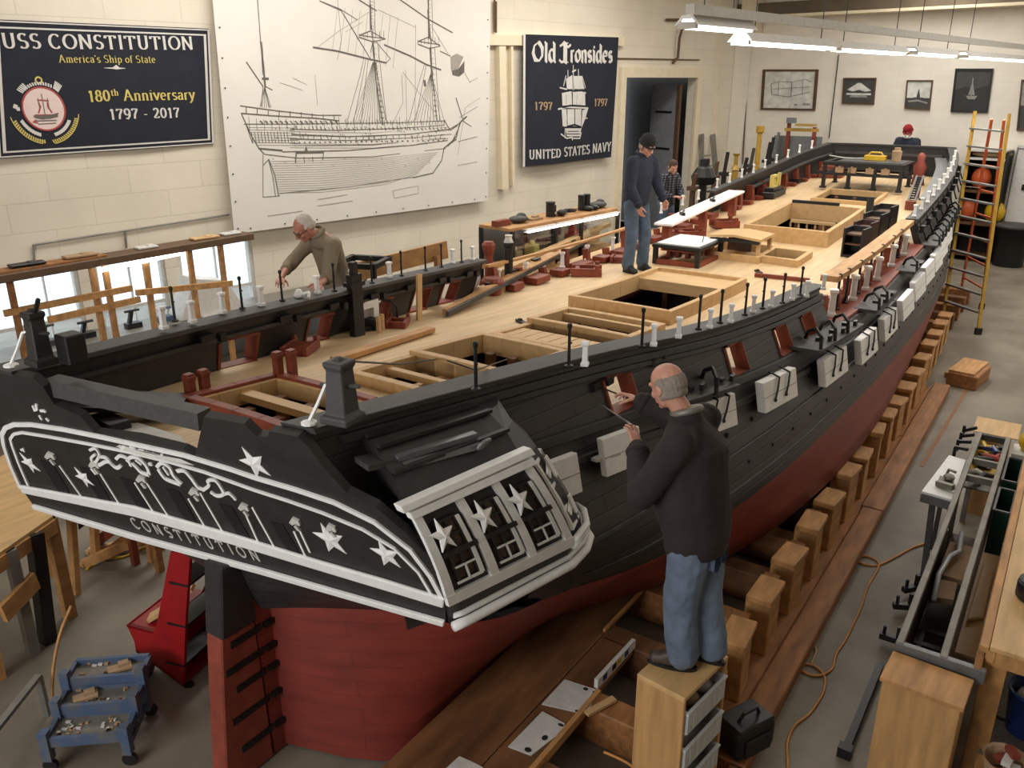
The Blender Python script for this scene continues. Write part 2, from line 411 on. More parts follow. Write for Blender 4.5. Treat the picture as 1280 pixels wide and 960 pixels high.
for x, y0, y1 in [(616, 0, 40), (618, 2, 41)]:
    (a0, z0), (a1, z1) = lw(x, y0), lw(x, y1); b.tube([(a0, DW - 0.05, z0), (a1, DW - 0.05, z1)], 0.02, 6)
tag(b.build('pipe', M_['pipe'], M=WALLM), 'thin twin pipe coming down to the ledge right of the canvas drawing', 'pipe')
# doorway: casing, dark room behind it and an open grey leaf
b = MB(); cw = 0.22
b.box((da0 - cw / 2, DW - 0.03, dz / 2), (cw, 0.1, dz)); b.box((da1 + cw / 2, DW - 0.03, dz / 2), (cw, 0.1, dz)); b.box(((da0 + da1) / 2, DW - 0.03, dz + 0.12), (da1 - da0 + 2 * cw, 0.1, 0.24))
d1 = struct(b.build('door_1', M_['cream'], M=WALLM))
b = MB(); am = (da0 + da1) / 2
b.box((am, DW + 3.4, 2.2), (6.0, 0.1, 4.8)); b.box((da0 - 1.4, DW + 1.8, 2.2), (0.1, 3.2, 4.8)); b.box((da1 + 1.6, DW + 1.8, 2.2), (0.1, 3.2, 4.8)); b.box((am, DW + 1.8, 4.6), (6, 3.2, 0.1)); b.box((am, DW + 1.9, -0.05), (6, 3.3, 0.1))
struct(b.build('wall_doorway_room', mat('store_room_gloom', (66, 62, 58), 0.8), M=WALLM))  # gloom of the opening put into this dark wall colour
b = MB(); b.bar((da1 - 0.50, DW + 0.25, 2.15), (da1 - 0.30, DW + 1.2, 2.15), 0.05, 4.25); lf = b.build('door_leaf', mat('grey_door', (140, 143, 146), 0.5), d1)
b = MB(); b.box((da1 - 0.52, DW + 0.18, 2.15), (0.12, 0.1, 4.25)); b.build('door_edge', M_['dkwood'], d1)
b = MB()
for z in (3.55, 2.55): b.bar((da1 - 0.52, DW + 0.40, z), (da1 - 0.38, DW + 1.0, z), 0.03, 0.05)
b.build('door_rail', M_['iron'], d1)
b = MB(); a0, z0 = lw(806, 108); b.box((da0 + 0.75, DW + 1.0, 4.25), (0.9, 0.10, 0.06)); t = b.build('strip_lamp', M_['tubedim'], M=WALLM)
tag(t, 'glowing strip lamp inside the dark doorway', 'lamp')
# white shelf unit with boxes seen in the doorway
tm = thing('store_shelf', 'narrow white shelf unit standing inside the doorway', 'shelf', WALLM @ T(da0 + 0.95, DW + 1.2, 0))
b = MB()
for dx in (-0.35, 0.35): b.box((dx, 0, 1.35), (0.06, 0.4, 2.7))
b.build('upright', M_['white'], tm)
b = MB()
for z in (0.3, 0.95, 1.6, 2.1, 2.6): b.box((0, 0, z), (0.7, 0.4, 0.04))
b.build('shelf_board', M_['white'], tm)
for q, (z, c_) in enumerate([(2.27, 'white'), (1.80, 'grey'), (1.12, 'offwhite')]):
    b = MB(); b.box((0.02 * q, -0.03, 0.12), (0.5, 0.28, 0.24)); b.box((0.02 * q, -0.18, 0.12), (0.3, 0.02, 0.06))
    tag(b.build('storage_box', M_[c_], M=WALLM @ T(da0 + 0.95, DW + 1.2, z - 0.15 + 0.02 + (0.0 if q else 0)), bev=0.01), ['white box on the upper shelf inside the doorway', 'grey box on the middle shelf inside the doorway', 'off-white box on the low shelf inside the doorway'][q], 'box')
# far wall: crane beam, cable drops, column
b = MB(); o0, z0 = fw(950, 24); o1, z1 = fw(1290, 4)
b.box((AW - 0.25, (o0 + o1 - 3) / 2 + 0.3, z0 + 0.22), (0.4, abs(o1 - o0) + 4.5, 0.34)); struct(b.build('beam', mat('brown_beam', (96, 84, 68), 0.7, var=0.2, scale=2), M=WALLM))
b = MB(); b.box((AW - 0.3, (o0 + o1 - 3) / 2 + 0.3, z0 + 0.03), (0.5, abs(o1 - o0) + 4.5, 0.07)); struct(b.build('trim_5', M_['cream'], M=WALLM))
b = MB(); o2, z2 = fw(962, 5)
b.box((AW - 0.3, o2 + 0.35, 6.5), (0.5, 0.45, 1.8)); struct(b.build('column_bracket', M_['cream'], M=WALLM))
b = MB(); o2, z2 = fw(905, 30); b.box((AW - 0.2, DW - 0.18, HW / 2), (0.36, 0.34, HW)); struct(b.build('trim_6', M_['farwall'], M=WALLM))
def far_line(pts, r, m, label, cat, name):
    b = MB(); b.tube([(AW - 0.04, *fw(*p)) for p in pts], r, 6); return tag(b.build(name, m, M=WALLM), label, cat)
far_line([(938, 40), (929, 205)], 0.02, M_['pipe'], 'thin dark cable drop near the corner of the far wall', 'cable', 'cable')
far_line([(1049, 68), (1037, 172)], 0.014, M_['iron'], 'thin beaded cable hanging between the two left framed pictures', 'cable', 'cable')
# framed pictures on the far wall
def picture(quad, fcol, body, marks, label):
    P = [fw(*q) for q in quad]                     # TL TR BR BL
    t = thing('framed_picture', label, 'picture', WALLM)
    def fn(u, v, h):
        o_ = (P[0][0] * (1 - u) + P[1][0] * u) * (1 - v) + (P[3][0] * (1 - u) + P[2][0] * u) * v
        z = (P[0][1] * (1 - u) + P[1][1] * u) * (1 - v) + (P[3][1] * (1 - u) + P[2][1] * u) * v
        return (AW - 0.012 - h, o_, z)
    b = MB(); b.stroke([(0, 0), (1, 0), (1, 1), (0, 1)], 0.05, fn, 0, 0.05, closed=True); b.build('frame', fcol, t)
    b = MB(); b.prism([(0, 0), (1, 0), (1, 1), (0, 1)], fn, 0, 0.02); b.build('print', body, t)
    for q, (m, polys, strokes) in enumerate(marks):
        b = MB()
        for k_, pl in enumerate(polys): b.prism(pl, fn, 0.02, 0.023 + 0.001 * k_ + 0.002 * q)
        for pl, w in strokes: b.stroke(pl, w, fn, 0.02, 0.026 + 0.002 * q)
        b.build('image', m, t)
    return t
gy = lambda n, v: mat(n, (v, v, int(v * 0.97)), 0.6, var=0.2, scale=5)
g1, g2, g3, g4 = gy('print_pale', 205), gy('print_mid', 140), gy('print_dark', 62), gy('print_darker', 40)
hull_ = [(0.25, 0.55), (0.3, 0.68), (0.75, 0.68), (0.88, 0.5), (0.75, 0.56)]
picture([(956, 88), (1022, 88), (1018, 137), (953, 136)], M_['dkwood'], g1, [(g2, [], [([(0.15, 0.35), (0.3, 0.28), (0.55, 0.3), (0.8, 0.22), (0.92, 0.3)], 0.015), ([(0.15, 0.35), (0.18, 0.62), (0.5, 0.68), (0.9, 0.55)], 0.02), ([(0.3, 0.3), (0.3, 0.65)], 0.012), ([(0.55, 0.3), (0.55, 0.66)], 0.02), ([(0.75, 0.25), (0.76, 0.62)], 0.012), ([(0.2, 0.48), (0.9, 0.42)], 0.015), ([(0.62, 0.88), (0.68, 0.88)], 0.05), ([(0.78, 0.86), (0.92, 0.87)], 0.06)])], 'wide pale engraving in a thin dark frame, nearest the doorway corner')
picture([(1056, 98), (1095, 98), (1092, 130), (1054, 129)], M_['dkwood'], g3, [(g1, [[(0.12, 0.45), (0.45, 0.18), (0.55, 0.18), (0.9, 0.48), (0.7, 0.52), (0.5, 0.45), (0.3, 0.52)]], [([(0.1, 0.62), (0.9, 0.62)], 0.07)]), (g2, [[(0.3, 0.6), (0.7, 0.6), (0.8, 0.75), (0.2, 0.75)]], [])], 'small framed print of a pale peak over dark water')
picture([(1135, 101), (1166, 101), (1162, 137), (1132, 135)], M_['dkwood'], g1, [(g3, [[(0, 0.62), (1, 0.6), (1, 1), (0, 1)], [(0.42, 0.6), (0.5, 0.25), (0.58, 0.6)]], [([(0.3, 0.62), (0.7, 0.62)], 0.06)]), (g2, [], [([(0.1, 0.75), (0.5, 0.7), (0.9, 0.78)], 0.06)])], 'small framed print of a sailing boat on dark sea under pale sky')
picture([(1196, 87), (1241, 87), (1234, 140), (1190, 139)], M_['iron'], g4, [(g3, [[(0, 0), (1, 0), (1, 0.35), (0.6, 0.45), (0.3, 0.4), (0, 0.5)]], []), (g2, [[(0.42, 0.6), (0.5, 0.25), (0.6, 0.6)], [(0.36, 0.62), (0.68, 0.62), (0.62, 0.7), (0.42, 0.7)]], [([(0.5, 0.2), (0.5, 0.66)], 0.03)])], 'largest dark painting of a ship under sail, hung above the yellow ladder')
picture([(1278, 101), (1308, 101), (1304, 164), (1272, 162)], M_['dkwood'], g3, [(g2, [[(0, 0), (1, 0), (1, 0.5), (0, 0.5)]], [])], 'dark framed picture cut off by the right edge of the photo')
# fluorescent fixtures hung in two rows parallel to the left wall
def tube_fixture(p0, p1, z, o_, label):
    a0 = wz(p0[0], p0[1], z)[0]; a1 = wz(p1[0], p1[1], z)[0]
    t = thing('tube_lamp', label, 'lamp', WALLM @ T(a0, o_, z), 'hanging fluorescent lamps')
    L = a1 - a0
    b = MB(); b.prism([(-0.14, 0.03), (-0.06, 0.12), (0.06, 0.12), (0.14, 0.03), (0.12, 0.03), (0.05, 0.09), (-0.05, 0.09), (-0.12, 0.03)], lambda u, v, h: (h, u, v), 0, L); b.build('reflector', M_['white'], t)
    b = MB()
    for dy in (-0.045, 0.045): b.tube([(0.05, dy, 0.02), (L - 0.05, dy, 0.02)], 0.022, 8)
    b.build('tube', M_['tube'], t)
    b = MB()
    for x in (0.02, L - 0.02): b.box((x, 0, 0.03), (0.05, 0.2, 0.06))
    b.build('lamp_holder', M_['offwhite'], t)
    b = MB()
    for x in (0.3, L - 0.3): b.tube([(x, 0, 0.12), (x, 0, HW - z)], 0.006, 5)
    b.build('hanger', M_['iron'], t)
    return t
lab = ['nearest hanging tube lamp, upper row beside the rusty pipe', 'nearest tube lamp of the lower row', 'second tube lamp of the lower row', 'third tube lamp of the lower row', 'fourth tube lamp of the lower row, beyond the framed prints']
for k, (p0, p1, z, o_) in enumerate([((858, 36), (932, 42), 4.86, None), ((926, 56), (1036, 63), 4.74, None), ((1038, 64), (1128, 69), 4.74, None), ((1130, 69), (1196, 72), 4.74, None), ((1200, 73), (1285, 78), 4.74, None)]):
    q0 = wz(*p0, z); q1 = wz(*p1, z)
    tube_fixture(p0, p1, z, (q0[1] + q1[1]) / 2, lab[k])
    area('tube_lamp_light', ((q0[0] + q1[0]) / 2, (q0[1] + q1[1]) / 2, z - 0.03), (max(0.5, q1[0] - q0[0] - 0.2), 0.2), 14 * (q1[0] - q0[0]), (1, 0.97, 0.9))
b = MB(); q0 = wz(850, 18, 4.98); q1 = wz(1290, 62, 4.98)
b.box(((q0[0] + q1[0]) / 2, (q0[1] + q1[1]) / 2, 5.02), (q1[0] - q0[0], 0.09, 0.09)); bm_ = b.build('lamp_rail', M_['offwhite'], M=WALLM); tag(bm_, 'long pale channel rail the tube lamps hang along', 'rail')
# ---------------------------------------------------------------- lettering drawn with a broad pen
def arc(cx, cy, rx, ry, a0, a1, n=12):
    return [(cx + rx * math.cos(math.radians(a0 + (a1 - a0) * i / n)), cy + ry * math.sin(math.radians(a0 + (a1 - a0) * i / n))) for i in range(n + 1)]
# glyph: advance, strokes, serif feet (x, y); lower case x-height 0.66
def _S(x, w, h): return arc(x, h * 0.75, w, h * 0.25, 35, 180, 9) + arc(x, h * 0.75, w, h * 0.25, 180, 270, 5)[1:] + arc(x, h * 0.25, w, h * 0.25, 90, 0, 5)[1:] + arc(x, h * 0.25, w, h * 0.25, 0, -145, 9)[1:]
X = 0.66
GL = {
 'U': (0.95, [[(0.2, 1), (0.2, 0.32)] + arc(0.47, 0.32, 0.27, 0.32, 180, 360)[1:] + [(0.74, 1)]], [(0.2, 1), (0.74, 1)]),
 'S': (0.72, [_S(0.36, 0.24, 1.0)], []),
 'C': (0.88, [arc(0.47, 0.5, 0.36, 0.5, 45, 315, 18)], []),
 'O': (1.0, [arc(0.5, 0.5, 0.40, 0.5, 90, 450, 22)], []),
 'N': (1.0, [[(0.18, 0), (0.18, 1)], [(0.18, 1), (0.8, 0)], [(0.8, 0), (0.8, 1)]], [(0.18, 0), (0.18, 1), (0.8, 1)]),
 'T': (0.84, [[(0.42, 0), (0.42, 1)], [(0.06, 0.96), (0.78, 0.96)], [(0.07, 0.98), (0.07, 0.78)], [(0.77, 0.98), (0.77, 0.78)]], [(0.42, 0)]),
 'I': (0.46, [[(0.23, 0), (0.23, 1)]], [(0.23, 0), (0.23, 1)]),
 'A': (0.92, [[(0.12, 0), (0.45, 1)], [(0.45, 1), (0.8, 0)], [(0.25, 0.34), (0.66, 0.34)]], [(0.12, 0), (0.8, 0)]),
 'E': (0.80, [[(0.2, 0), (0.2, 1)], [(0.2, 0.97), (0.7, 0.97), (0.7, 0.8)], [(0.2, 0.52), (0.58, 0.52)], [(0.2, 0.03), (0.72, 0.03), (0.72, 0.22)]], [(0.2, 0), (0.2, 1)]),
 'D': (0.96, [[(0.2, 0), (0.2, 1)], [(0.1, 0.97), (0.42, 0.97)] + arc(0.42, 0.5, 0.40, 0.47, 90, -90, 12)[1:] + [(0.1, 0.03)]], []),
 'V': (0.88, [[(0.1, 1), (0.44, 0)], [(0.44, 0), (0.78, 1)]], [(0.1, 1), (0.78, 1)]),
 'Y': (0.86, [[(0.1, 1), (0.43, 0.48), (0.43, 0)], [(0.43, 0.48), (0.76, 1)]], [(0.1, 1), (0.76, 1), (0.43, 0)]),
 'm': (0.98, [[(0.14, 0), (0.14, X)], [(0.14, X - 0.1)] + arc(0.31, X - 0.18, 0.16, 0.16, 150, 0, 6) + [(0.47, 0)], [(0.47, X - 0.1)] + arc(0.64, X - 0.18, 0.16, 0.16, 150, 0, 6) + [(0.8, 0)]], [(0.14, 0), (0.47, 0), (0.8, 0)]),
 'n': (0.68, [[(0.14, 0), (0.14, X)], [(0.14, X - 0.12)] + arc(0.33, X - 0.2, 0.18, 0.18, 150, 0, 6) + [(0.51, 0)]], [(0.14, 0), (0.51, 0)]),
 'h': (0.68, [[(0.14, 0), (0.14, 1)], [(0.14, X - 0.12)] + arc(0.33, X - 0.2, 0.18, 0.18, 150, 0, 6) + [(0.51, 0)]], [(0.14, 0), (0.51, 0), (0.1, 1)]),
 'r': (0.48, [[(0.14, 0), (0.14, X)], [(0.14, X - 0.16), (0.26, X - 0.03), (0.4, X - 0.04)]], [(0.14, 0)]),
 'e': (0.60, [[(0.08, 0.36), (0.5, 0.36)] + arc(0.29, 0.33, 0.22, 0.33, 8, 310, 14)], []),
 'i': (0.34, [[(0.16, 0), (0.16, X)], [(0.10, 0.88), (0.23, 0.88)]], [(0.16, 0), (0.12, X)]),
 'c': (0.56, [arc(0.3, 0.33, 0.22, 0.33, 45, 315, 14)], []),
 'a': (0.58, [arc(0.27, X - 0.18, 0.18, 0.18, 160, 0, 7) + [(0.45, 0.05), (0.54, 0.02)], [(0.45, 0.38)] + arc(0.25, 0.18, 0.17, 0.18, 80, 330, 9)], []),
 's': (0.50, [_S(0.25, 0.17, X)], []),
 'o': (0.62, [arc(0.31, 0.33, 0.24, 0.33, 90, 450, 16)], []),
 'p': (0.66, [[(0.14, -0.3), (0.14, X)], [(0.14, X - 0.12)] + arc(0.33, 0.33, 0.22, 0.33, 120, -120, 12) + [(0.14, 0.12)]], [(0.14, -0.3)]),
 'f': (0.42, [[(0.18, 0), (0.18, 0.8)] + arc(0.32, 0.82, 0.14, 0.16, 180, 50, 6), [(0.04, X), (0.36, X)]], [(0.18, 0)]),
 't': (0.42, [[(0.17, 0.88), (0.17, 0.14)] + arc(0.30, 0.14, 0.13, 0.14, 180, 300, 6), [(0.03, X), (0.36, X)]], []),
 'v': (0.60, [[(0.06, X), (0.30, 0)], [(0.30, 0), (0.54, X)]], [(0.06, X), (0.54, X)]),
 'y': (0.60, [[(0.06, X), (0.30, 0)], [(0.54, X), (0.26, -0.12), (0.12, -0.3), (0.04, -0.26)]], [(0.06, X), (0.54, X)]),
 'l': (0.34, [[(0.16, 0), (0.16, 1)]], [(0.16, 0), (0.12, 1)]),
 'd': (0.66, [[(0.5, 0), (0.5, 1)], arc(0.28, 0.33, 0.21, 0.33, 60, 300, 12)], [(0.47, 1), (0.54, 0)]),
 '1': (0.58, [[(0.3, 0), (0.3, 0.98)], [(0.3, 0.98), (0.12, 0.82)]], [(0.3, 0)]),
 '7': (0.62, [[(0.08, 0.8), (0.09, 0.96), (0.55, 0.96)], [(0.55, 0.96), (0.3, 0.4), (0.25, 0)]], []),
 '9': (0.66, [arc(0.32, 0.68, 0.23, 0.30, 90, 450, 14), [(0.55, 0.68), (0.52, 0.3), (0.36, 0.02), (0.16, 0.06)]], []),
 '0': (0.68, [arc(0.34, 0.5, 0.24, 0.48, 90, 450, 18)], []),
 '8': (0.66, [arc(0.33, 0.76, 0.19, 0.23, 90, 450, 14), arc(0.33, 0.27, 0.24, 0.27, 90, 450, 14)], []),
 '2': (0.64, [arc(0.3, 0.72, 0.21, 0.26, 160, -20, 9) + [(0.38, 0.4), (0.1, 0.04)], [(0.1, 0.04), (0.55, 0.04), (0.56, 0.18)]], []),
 '-': (0.50, [[(0.1, 0.38), (0.4, 0.38)]], []), "'": (0.24, [[(0.12, 1.0), (0.1, 0.8)]], []), ' ': (0.34, [], []),
}
def lettering(mb, s, p0, p1, H, fn, h0, h1, thick=0.17, thin=0.055, nib=0.0, serif=0.11, gap=0.06, mi=0, black=False, up=(0, 1)):
    """text from p0 to p1 (baseline, plane coordinates), cap height H"""
    adv = sum(GL[c][0] + gap for c in s) - gap
    dx, dy = (p1[0] - p0[0]), (p1[1] - p0[1]); L = math.hypot(dx, dy); kx = L / adv; ux, uy = dx / L, dy / L
    def tf(x, y): return (p0[0] + ux * x * kx + up[0] * y * H, p0[1] + uy * x * kx + up[1] * y * H)
    cur = 0.0
    for ch in s:
        a, st, sf = GL[ch]
        for pl in st:
            if black:       # angular, heavily slanted pen for black letter
                pl = [pl[i] for i in sorted(set([0, len(pl) - 1] + list(range(0, len(pl), max(1, len(pl) // 6)))))]
            ws = []
            for i in range(len(pl)):
                q0, q1 = pl[max(i - 1, 0)], pl[min(i + 1, len(pl) - 1)]
                an = math.atan2((q1[1] - q0[1]), (q1[0] - q0[0]))
                f = abs(math.sin(an - math.radians(nib)))
                ws.append((thin + (thick - thin) * f ** 1.3) * (0.55 * H + 0.45 * kx))
            mb.stroke([tf(cur + x, y) for x, y in pl], ws, fn, h0, h1, mi)
        if serif:
            for x, y in sf:
                mb.stroke([tf(cur + x - serif, y + (0.0 if y > 0.5 else 0)), tf(cur + x + serif, y)], thin * H * 1.1, fn, h0, h1, mi)
        if black:
            for x, y in sf: mb.stroke([tf(cur + x - 0.09, y + 0.06), tf(cur + x + 0.09, y - 0.06)], 0.12 * H, fn, h0, h1, mi)
        cur += a + gap
def cloth(name, quad, m, parent, nu=24, nv=14, wave=0.02, off=0.05, seed=1, sag=0.0):
    P = [lw(*q, DW) for q in quad]
    def fn(u, v, h):
        a = (P[0][0] * (1 - u) + P[1][0] * u) * (1 - v) + (P[3][0] * (1 - u) + P[2][0] * u) * v
        z = (P[0][1] * (1 - u) + P[1][1] * u) * (1 - v) + (P[3][1] * (1 - u) + P[2][1] * u) * v
        z -= sag * math.sin(math.pi * u) * (1 - v * 0.6)
        w = wave * (0.5 + 0.5 * v) * (math.sin(u * 9 + seed) * 0.5 + math.sin(u * 4.1 + v * 3 + seed * 2) * 0.5)
        return (a, DW - off - h - w, z)
    b = MB(); b.grid([[fn(i / nu, j / nv, 0) for i in range(nu + 1)] for j in range(nv + 1)])
    b.grid([[fn(i / nu, j / nv, -0.006) for i in range(nu + 1)] for j in range(nv + 1)])
    o = b.build(name, m, parent, smooth=True)
    return o, fn
def on_cloth(quad, fn):
    """plane coordinates (along, up) of the wall back to the waved cloth"""
    P = [np.array(lw(*q, DW)) for q in quad]
    def g(a, z, h):
        u = v = 0.5
        for _ in range(6):
            top = P[0] * (1 - u) + P[1] * u; bot = P[3] * (1 - u) + P[2] * u; q = top * (1 - v) + bot * v
            du = (P[1] - P[0]) * (1 - v) + (P[2] - P[3]) * v; dv = bot - top
            r = np.array([a, z]) - q; d = du[0] * dv[1] - du[1] * dv[0]
            u += (r[0] * dv[1] - r[1] * dv[0]) / d; v += (du[0] * r[1] - du[1] * r[0]) / d
        p = fn(u, v, h); return (p[0], p[1], p[2])
    return g
# blue anniversary banner
Q1 = [(-14, 24), (259, 36), (266, 180), (-4, 198)]
bn = thing('banner', 'navy banner lettered USS CONSTITUTION with a round emblem, left of the canvas drawing', 'banner', WALLM)
cl, f1 = cloth('banner_cloth', Q1, M_['navy'], bn, wave=0.022, seed=2); G1 = on_cloth(Q1, f1)
def edge(u0, v0, u1, v1, n=24): return [(u0 + (u1 - u0) * i / n, v0) for i in range(n)] + [(u1, v0 + (v1 - v0) * i / 8) for i in range(8)] + [(u1 - (u1 - u0) * i / n, v1) for i in range(n)] + [(u0, v1 - (v1 - v0) * i / 8) for i in range(8)]
b = MB(); b.stroke(edge(0.025, 0.055, 0.975, 0.955), 0.013, f1, 0.003, 0.007, closed=True)
b.stroke(edge(0.004, 0.012, 0.996, 0.99), 0.010, f1, 0.003, 0.008, closed=True); b.build('border', M_['silver'], bn)
def px(p): return lw(p[0], p[1], DW)
b = MB()
lettering(b, 'USS CONSTITUTION', px((1, 60)), px((240, 62)), px((10, 42))[1] - px((10, 60))[1], G1, 0.003, 0.007, thick=0.2, thin=0.07)
lettering(b, '1797 - 2017', px((135, 149)), px((223, 146.5)), px((170, 136))[1] - px((170, 148.5))[1], G1, 0.003, 0.007, thick=0.2, thin=0.08)
b.build('lettering', M_['silver'], bn)
b = MB()
lettering(b, "America's Ship of State", px((72, 78)), px((192, 78.5)), px((120, 69))[1] - px((120, 78))[1], G1, 0.003, 0.007, thick=0.14, thin=0.06)
lettering(b, '180', px((109, 127)), px((136, 126)), px((120, 113))[1] - px((120, 126.5))[1], G1, 0.003, 0.007, thick=0.2, thin=0.08)
lettering(b, 'th', px((136.5, 119.5)), px((146, 119)), px((140, 111.5))[1] - px((140, 119))[1], G1, 0.003, 0.007, thick=0.2, thin=0.1)
lettering(b, 'Anniversary', px((152, 125.5)), px((242, 124)), px((200, 112))[1] - px((200, 125))[1], G1, 0.003, 0.007, thick=0.18, thin=0.07)
b.build('lettering', M_['gold'], bn)['label'] = 'gold lettering'
b = MB(); b.stroke([px((128, 85)), px((139, 85.2)), px((143, 84)), px((147, 85.4)), px((154, 85.4))], [0.005, 0.02, 0.06, 0.02, 0.005], G1, 0.003, 0.006); b.build('ornament', M_['silver'], bn)
# emblem: ringed disc with a ship, flags above, scroll below
ec = px((53, 136)); ex = px((79, 136))[0] - ec[0]; ez = px((53, 109))[1] - ec[1]
def E_(an, k=1.0): return (ec[0] + ex * k * math.cos(math.radians(an)), ec[1] + ez * k * math.sin(math.radians(an)))
b = MB(); b.prism([E_(a) for a in range(0, 360, 12)], G1, 0.003, 0.006); b.build('emblem_disc', M_['pink'], bn)
b = MB(); b.stroke([E_(a) for a in range(0, 360, 10)], 0.022, G1, 0.006, 0.009, closed=True)
for s_ in ([(-0.55, -0.35), (-0.4, -0.28), (0.5, -0.3), (0.65, -0.22)], [(-0.45, -0.5), (-0.6, -0.6), (-0.4, -0.65)], [(-0.25, 0.4), (0.0, 0.4), (0.3, 0.36)], [(-0.3, -0.2), (-0.15, 0.1), (-0.2, 0.3)], [(0.35, -0.2), (0.2, 0.1), (0.22, 0.3)]):
    b.stroke([(ec[0] + ex * x, ec[1] + ez * y) for x, y in s_], 0.02, G1, 0.006, 0.008)
b.build('emblem_ring', M_['redprint'], bn)
b = MB()
for s_, w in [([(-0.5, -0.32), (-0.2, -0.4), (0.2, -0.38), (0.6, -0.3)], 0.05), ([(0, 0.7), (0, -0.3)], 0.01), ([(-0.2, 0.5), (-0.2, 0)], 0.01), ([(0.25, 0.5), (0.25, 0)], 0.01), ([(-0.5, -0.55), (0.5, -0.55)], 0.015), ([(-0.4, -0.7), (0.45, -0.68)], 0.012)]:
    b.stroke([(ec[0] + ex * x, ec[1] + ez * y) for x, y in s_], w, G1, 0.006, 0.0095)
b.build('emblem_ship', M_['ink'], bn)
b = MB()
for q, k0 in ((1.32, 0), (1.55, 1)):
    for a in range(200, 342, 4):
        if 262 < a < 276: continue
        if k0: b.stroke([E_(a, q - 0.08), E_(a + 1.5, q + 0.08)], 0.018, G1, 0.003, 0.006)
b.stroke([E_(a, 1.66) for a in range(192, 262, 6)], 0.012, G1, 0.003, 0.006); b.stroke([E_(a, 1.66) for a in range(278, 352, 6)], 0.012, G1, 0.003, 0.006)
b.stroke(arc(ec[0], ec[1] + ez * 1.32, 0.04, 0.04, 0, 360, 10), 0.02, G1, 0.003, 0.006); b.build('emblem_scroll', M_['gold'], bn)
b = MB()
for a in list(range(205, 255, 5)) + list(range(285, 335, 5)): b.stroke([E_(a, 1.18), E_(a + 2, 1.34)], 0.03, G1, 0.003, 0.006)
for a in range(62, 130, 6): b.stroke([E_(a, 1.1), E_(a + 2, 1.25)], 0.02, G1, 0.003, 0.006)
for k in range(5): b.stroke([E_(44 + 3 * k, 1.12), E_(46 + 3 * k, 1.5)], 0.016, G1, 0.003, 0.006); b.stroke([E_(122 + 4 * k, 1.12), E_(124 + 4 * k, 1.42)], 0.018, G1, 0.003, 0.006)
b.stroke([E_(178, 1.35), E_(170, 1.28)], 0.05, G1, 0.003, 0.006); b.stroke([E_(183, 1.2), E_(175, 1.2)], 0.04, G1, 0.003, 0.006)
b.build('emblem_flags', M_['silver'], bn)
# navy hanging with the ship under sail
Q2 = [(647.5, 43), (765, 47), (757, 196), (647, 208)]
bn = thing('banner', 'dark navy hanging lettered Old Ironsides above a white ship under sail', 'banner', WALLM)
cl, f2 = cloth('banner_cloth', Q2, M_['navy'], bn, wave=0.05, seed=5, off=0.17); G2 = on_cloth(Q2, f2)
b = MB(); b.stroke([(0.008, 0), (0.008, 1)], 0.02, f2, 0.003, 0.008); b.build('edge_tape', M_['silver'], bn)
b = MB()
lettering(b, 'Old', px((658, 76.5)), px((687, 77)), px((670, 54))[1] - px((670, 77))[1], G2, 0.003, 0.009, thick=0.26, thin=0.05, nib=35, serif=0, black=True, gap=0.03)
lettering(b, 'I', px((693, 78)), px((704, 78)), px((700, 54))[1] - px((700, 78))[1], G2, 0.003, 0.009, thick=0.3, thin=0.05, nib=30, serif=0.16, black=True)
b.stroke([px((692, 58)), px((696, 55.5)), px((703, 59)), px((706, 56))], 0.05, G2, 0.003, 0.009); b.stroke([px((691, 75)), px((694, 78)), px((699, 76))], 0.05, G2, 0.003, 0.009)
lettering(b, 'ronsides', px((705, 77)), px((757, 78)), px((730, 57))[1] - px((730, 78))[1], G2, 0.003, 0.009, thick=0.26, thin=0.05, nib=35, serif=0, black=True, gap=0.03)
lettering(b, 'UNITED', px((654, 198.5)), px((692, 196)), px((670, 187))[1] - px((670, 198))[1], G2, 0.003, 0.009, thick=0.2, thin=0.08)
lettering(b, 'STATES', px((696, 195)), px((731, 191.5)), px((710, 183))[1] - px((710, 194))[1], G2, 0.003, 0.009, thick=0.2, thin=0.08)
lettering(b, 'NAVY', px((734, 191)), px((756, 188)), px((740, 179))[1] - px((740, 190))[1], G2, 0.003, 0.009, thick=0.2, thin=0.08)
b.build('lettering', M_['silver'], bn)
b = MB(); lettering(b, '1797', px((661, 137)), px((682, 137)), px((670, 127.5))[1] - px((670, 137))[1], G2, 0.003, 0.009, thick=0.2, thin=0.08); lettering(b, '1797', px((735, 132.5)), px((751, 132)), px((740, 123))[1] - px((740, 132))[1], G2, 0.003, 0.009, thick=0.2, thin=0.08); b.build('lettering', M_['tan'], bn)['label'] = 'faded tan year lettering'
b = MB()
Z3 = lambda x, y: px((600 + x / 4.0, y / 4.0))
for q in [[(402, 445), (398, 395), (430, 375), (432, 445)], [(440, 445), (437, 380), (478, 380), (492, 445)], [(378, 530), (376, 465), (425, 455), (428, 530)], [(432, 530), (430, 455), (495, 462), (497, 530)], [(378, 630), (374, 545), (398, 545), (402, 632)], [(404, 625), (402, 545), (440, 545), (440, 630)], [(444, 630), (444, 545), (478, 545), (476, 635)], [(478, 640), (482, 550), (512, 540), (498, 590)], [(392, 640), (478, 640), (470, 680), (400, 680)]]:
    b.prism([Z3(*p) for p in q], G2, 0.003, 0.007)
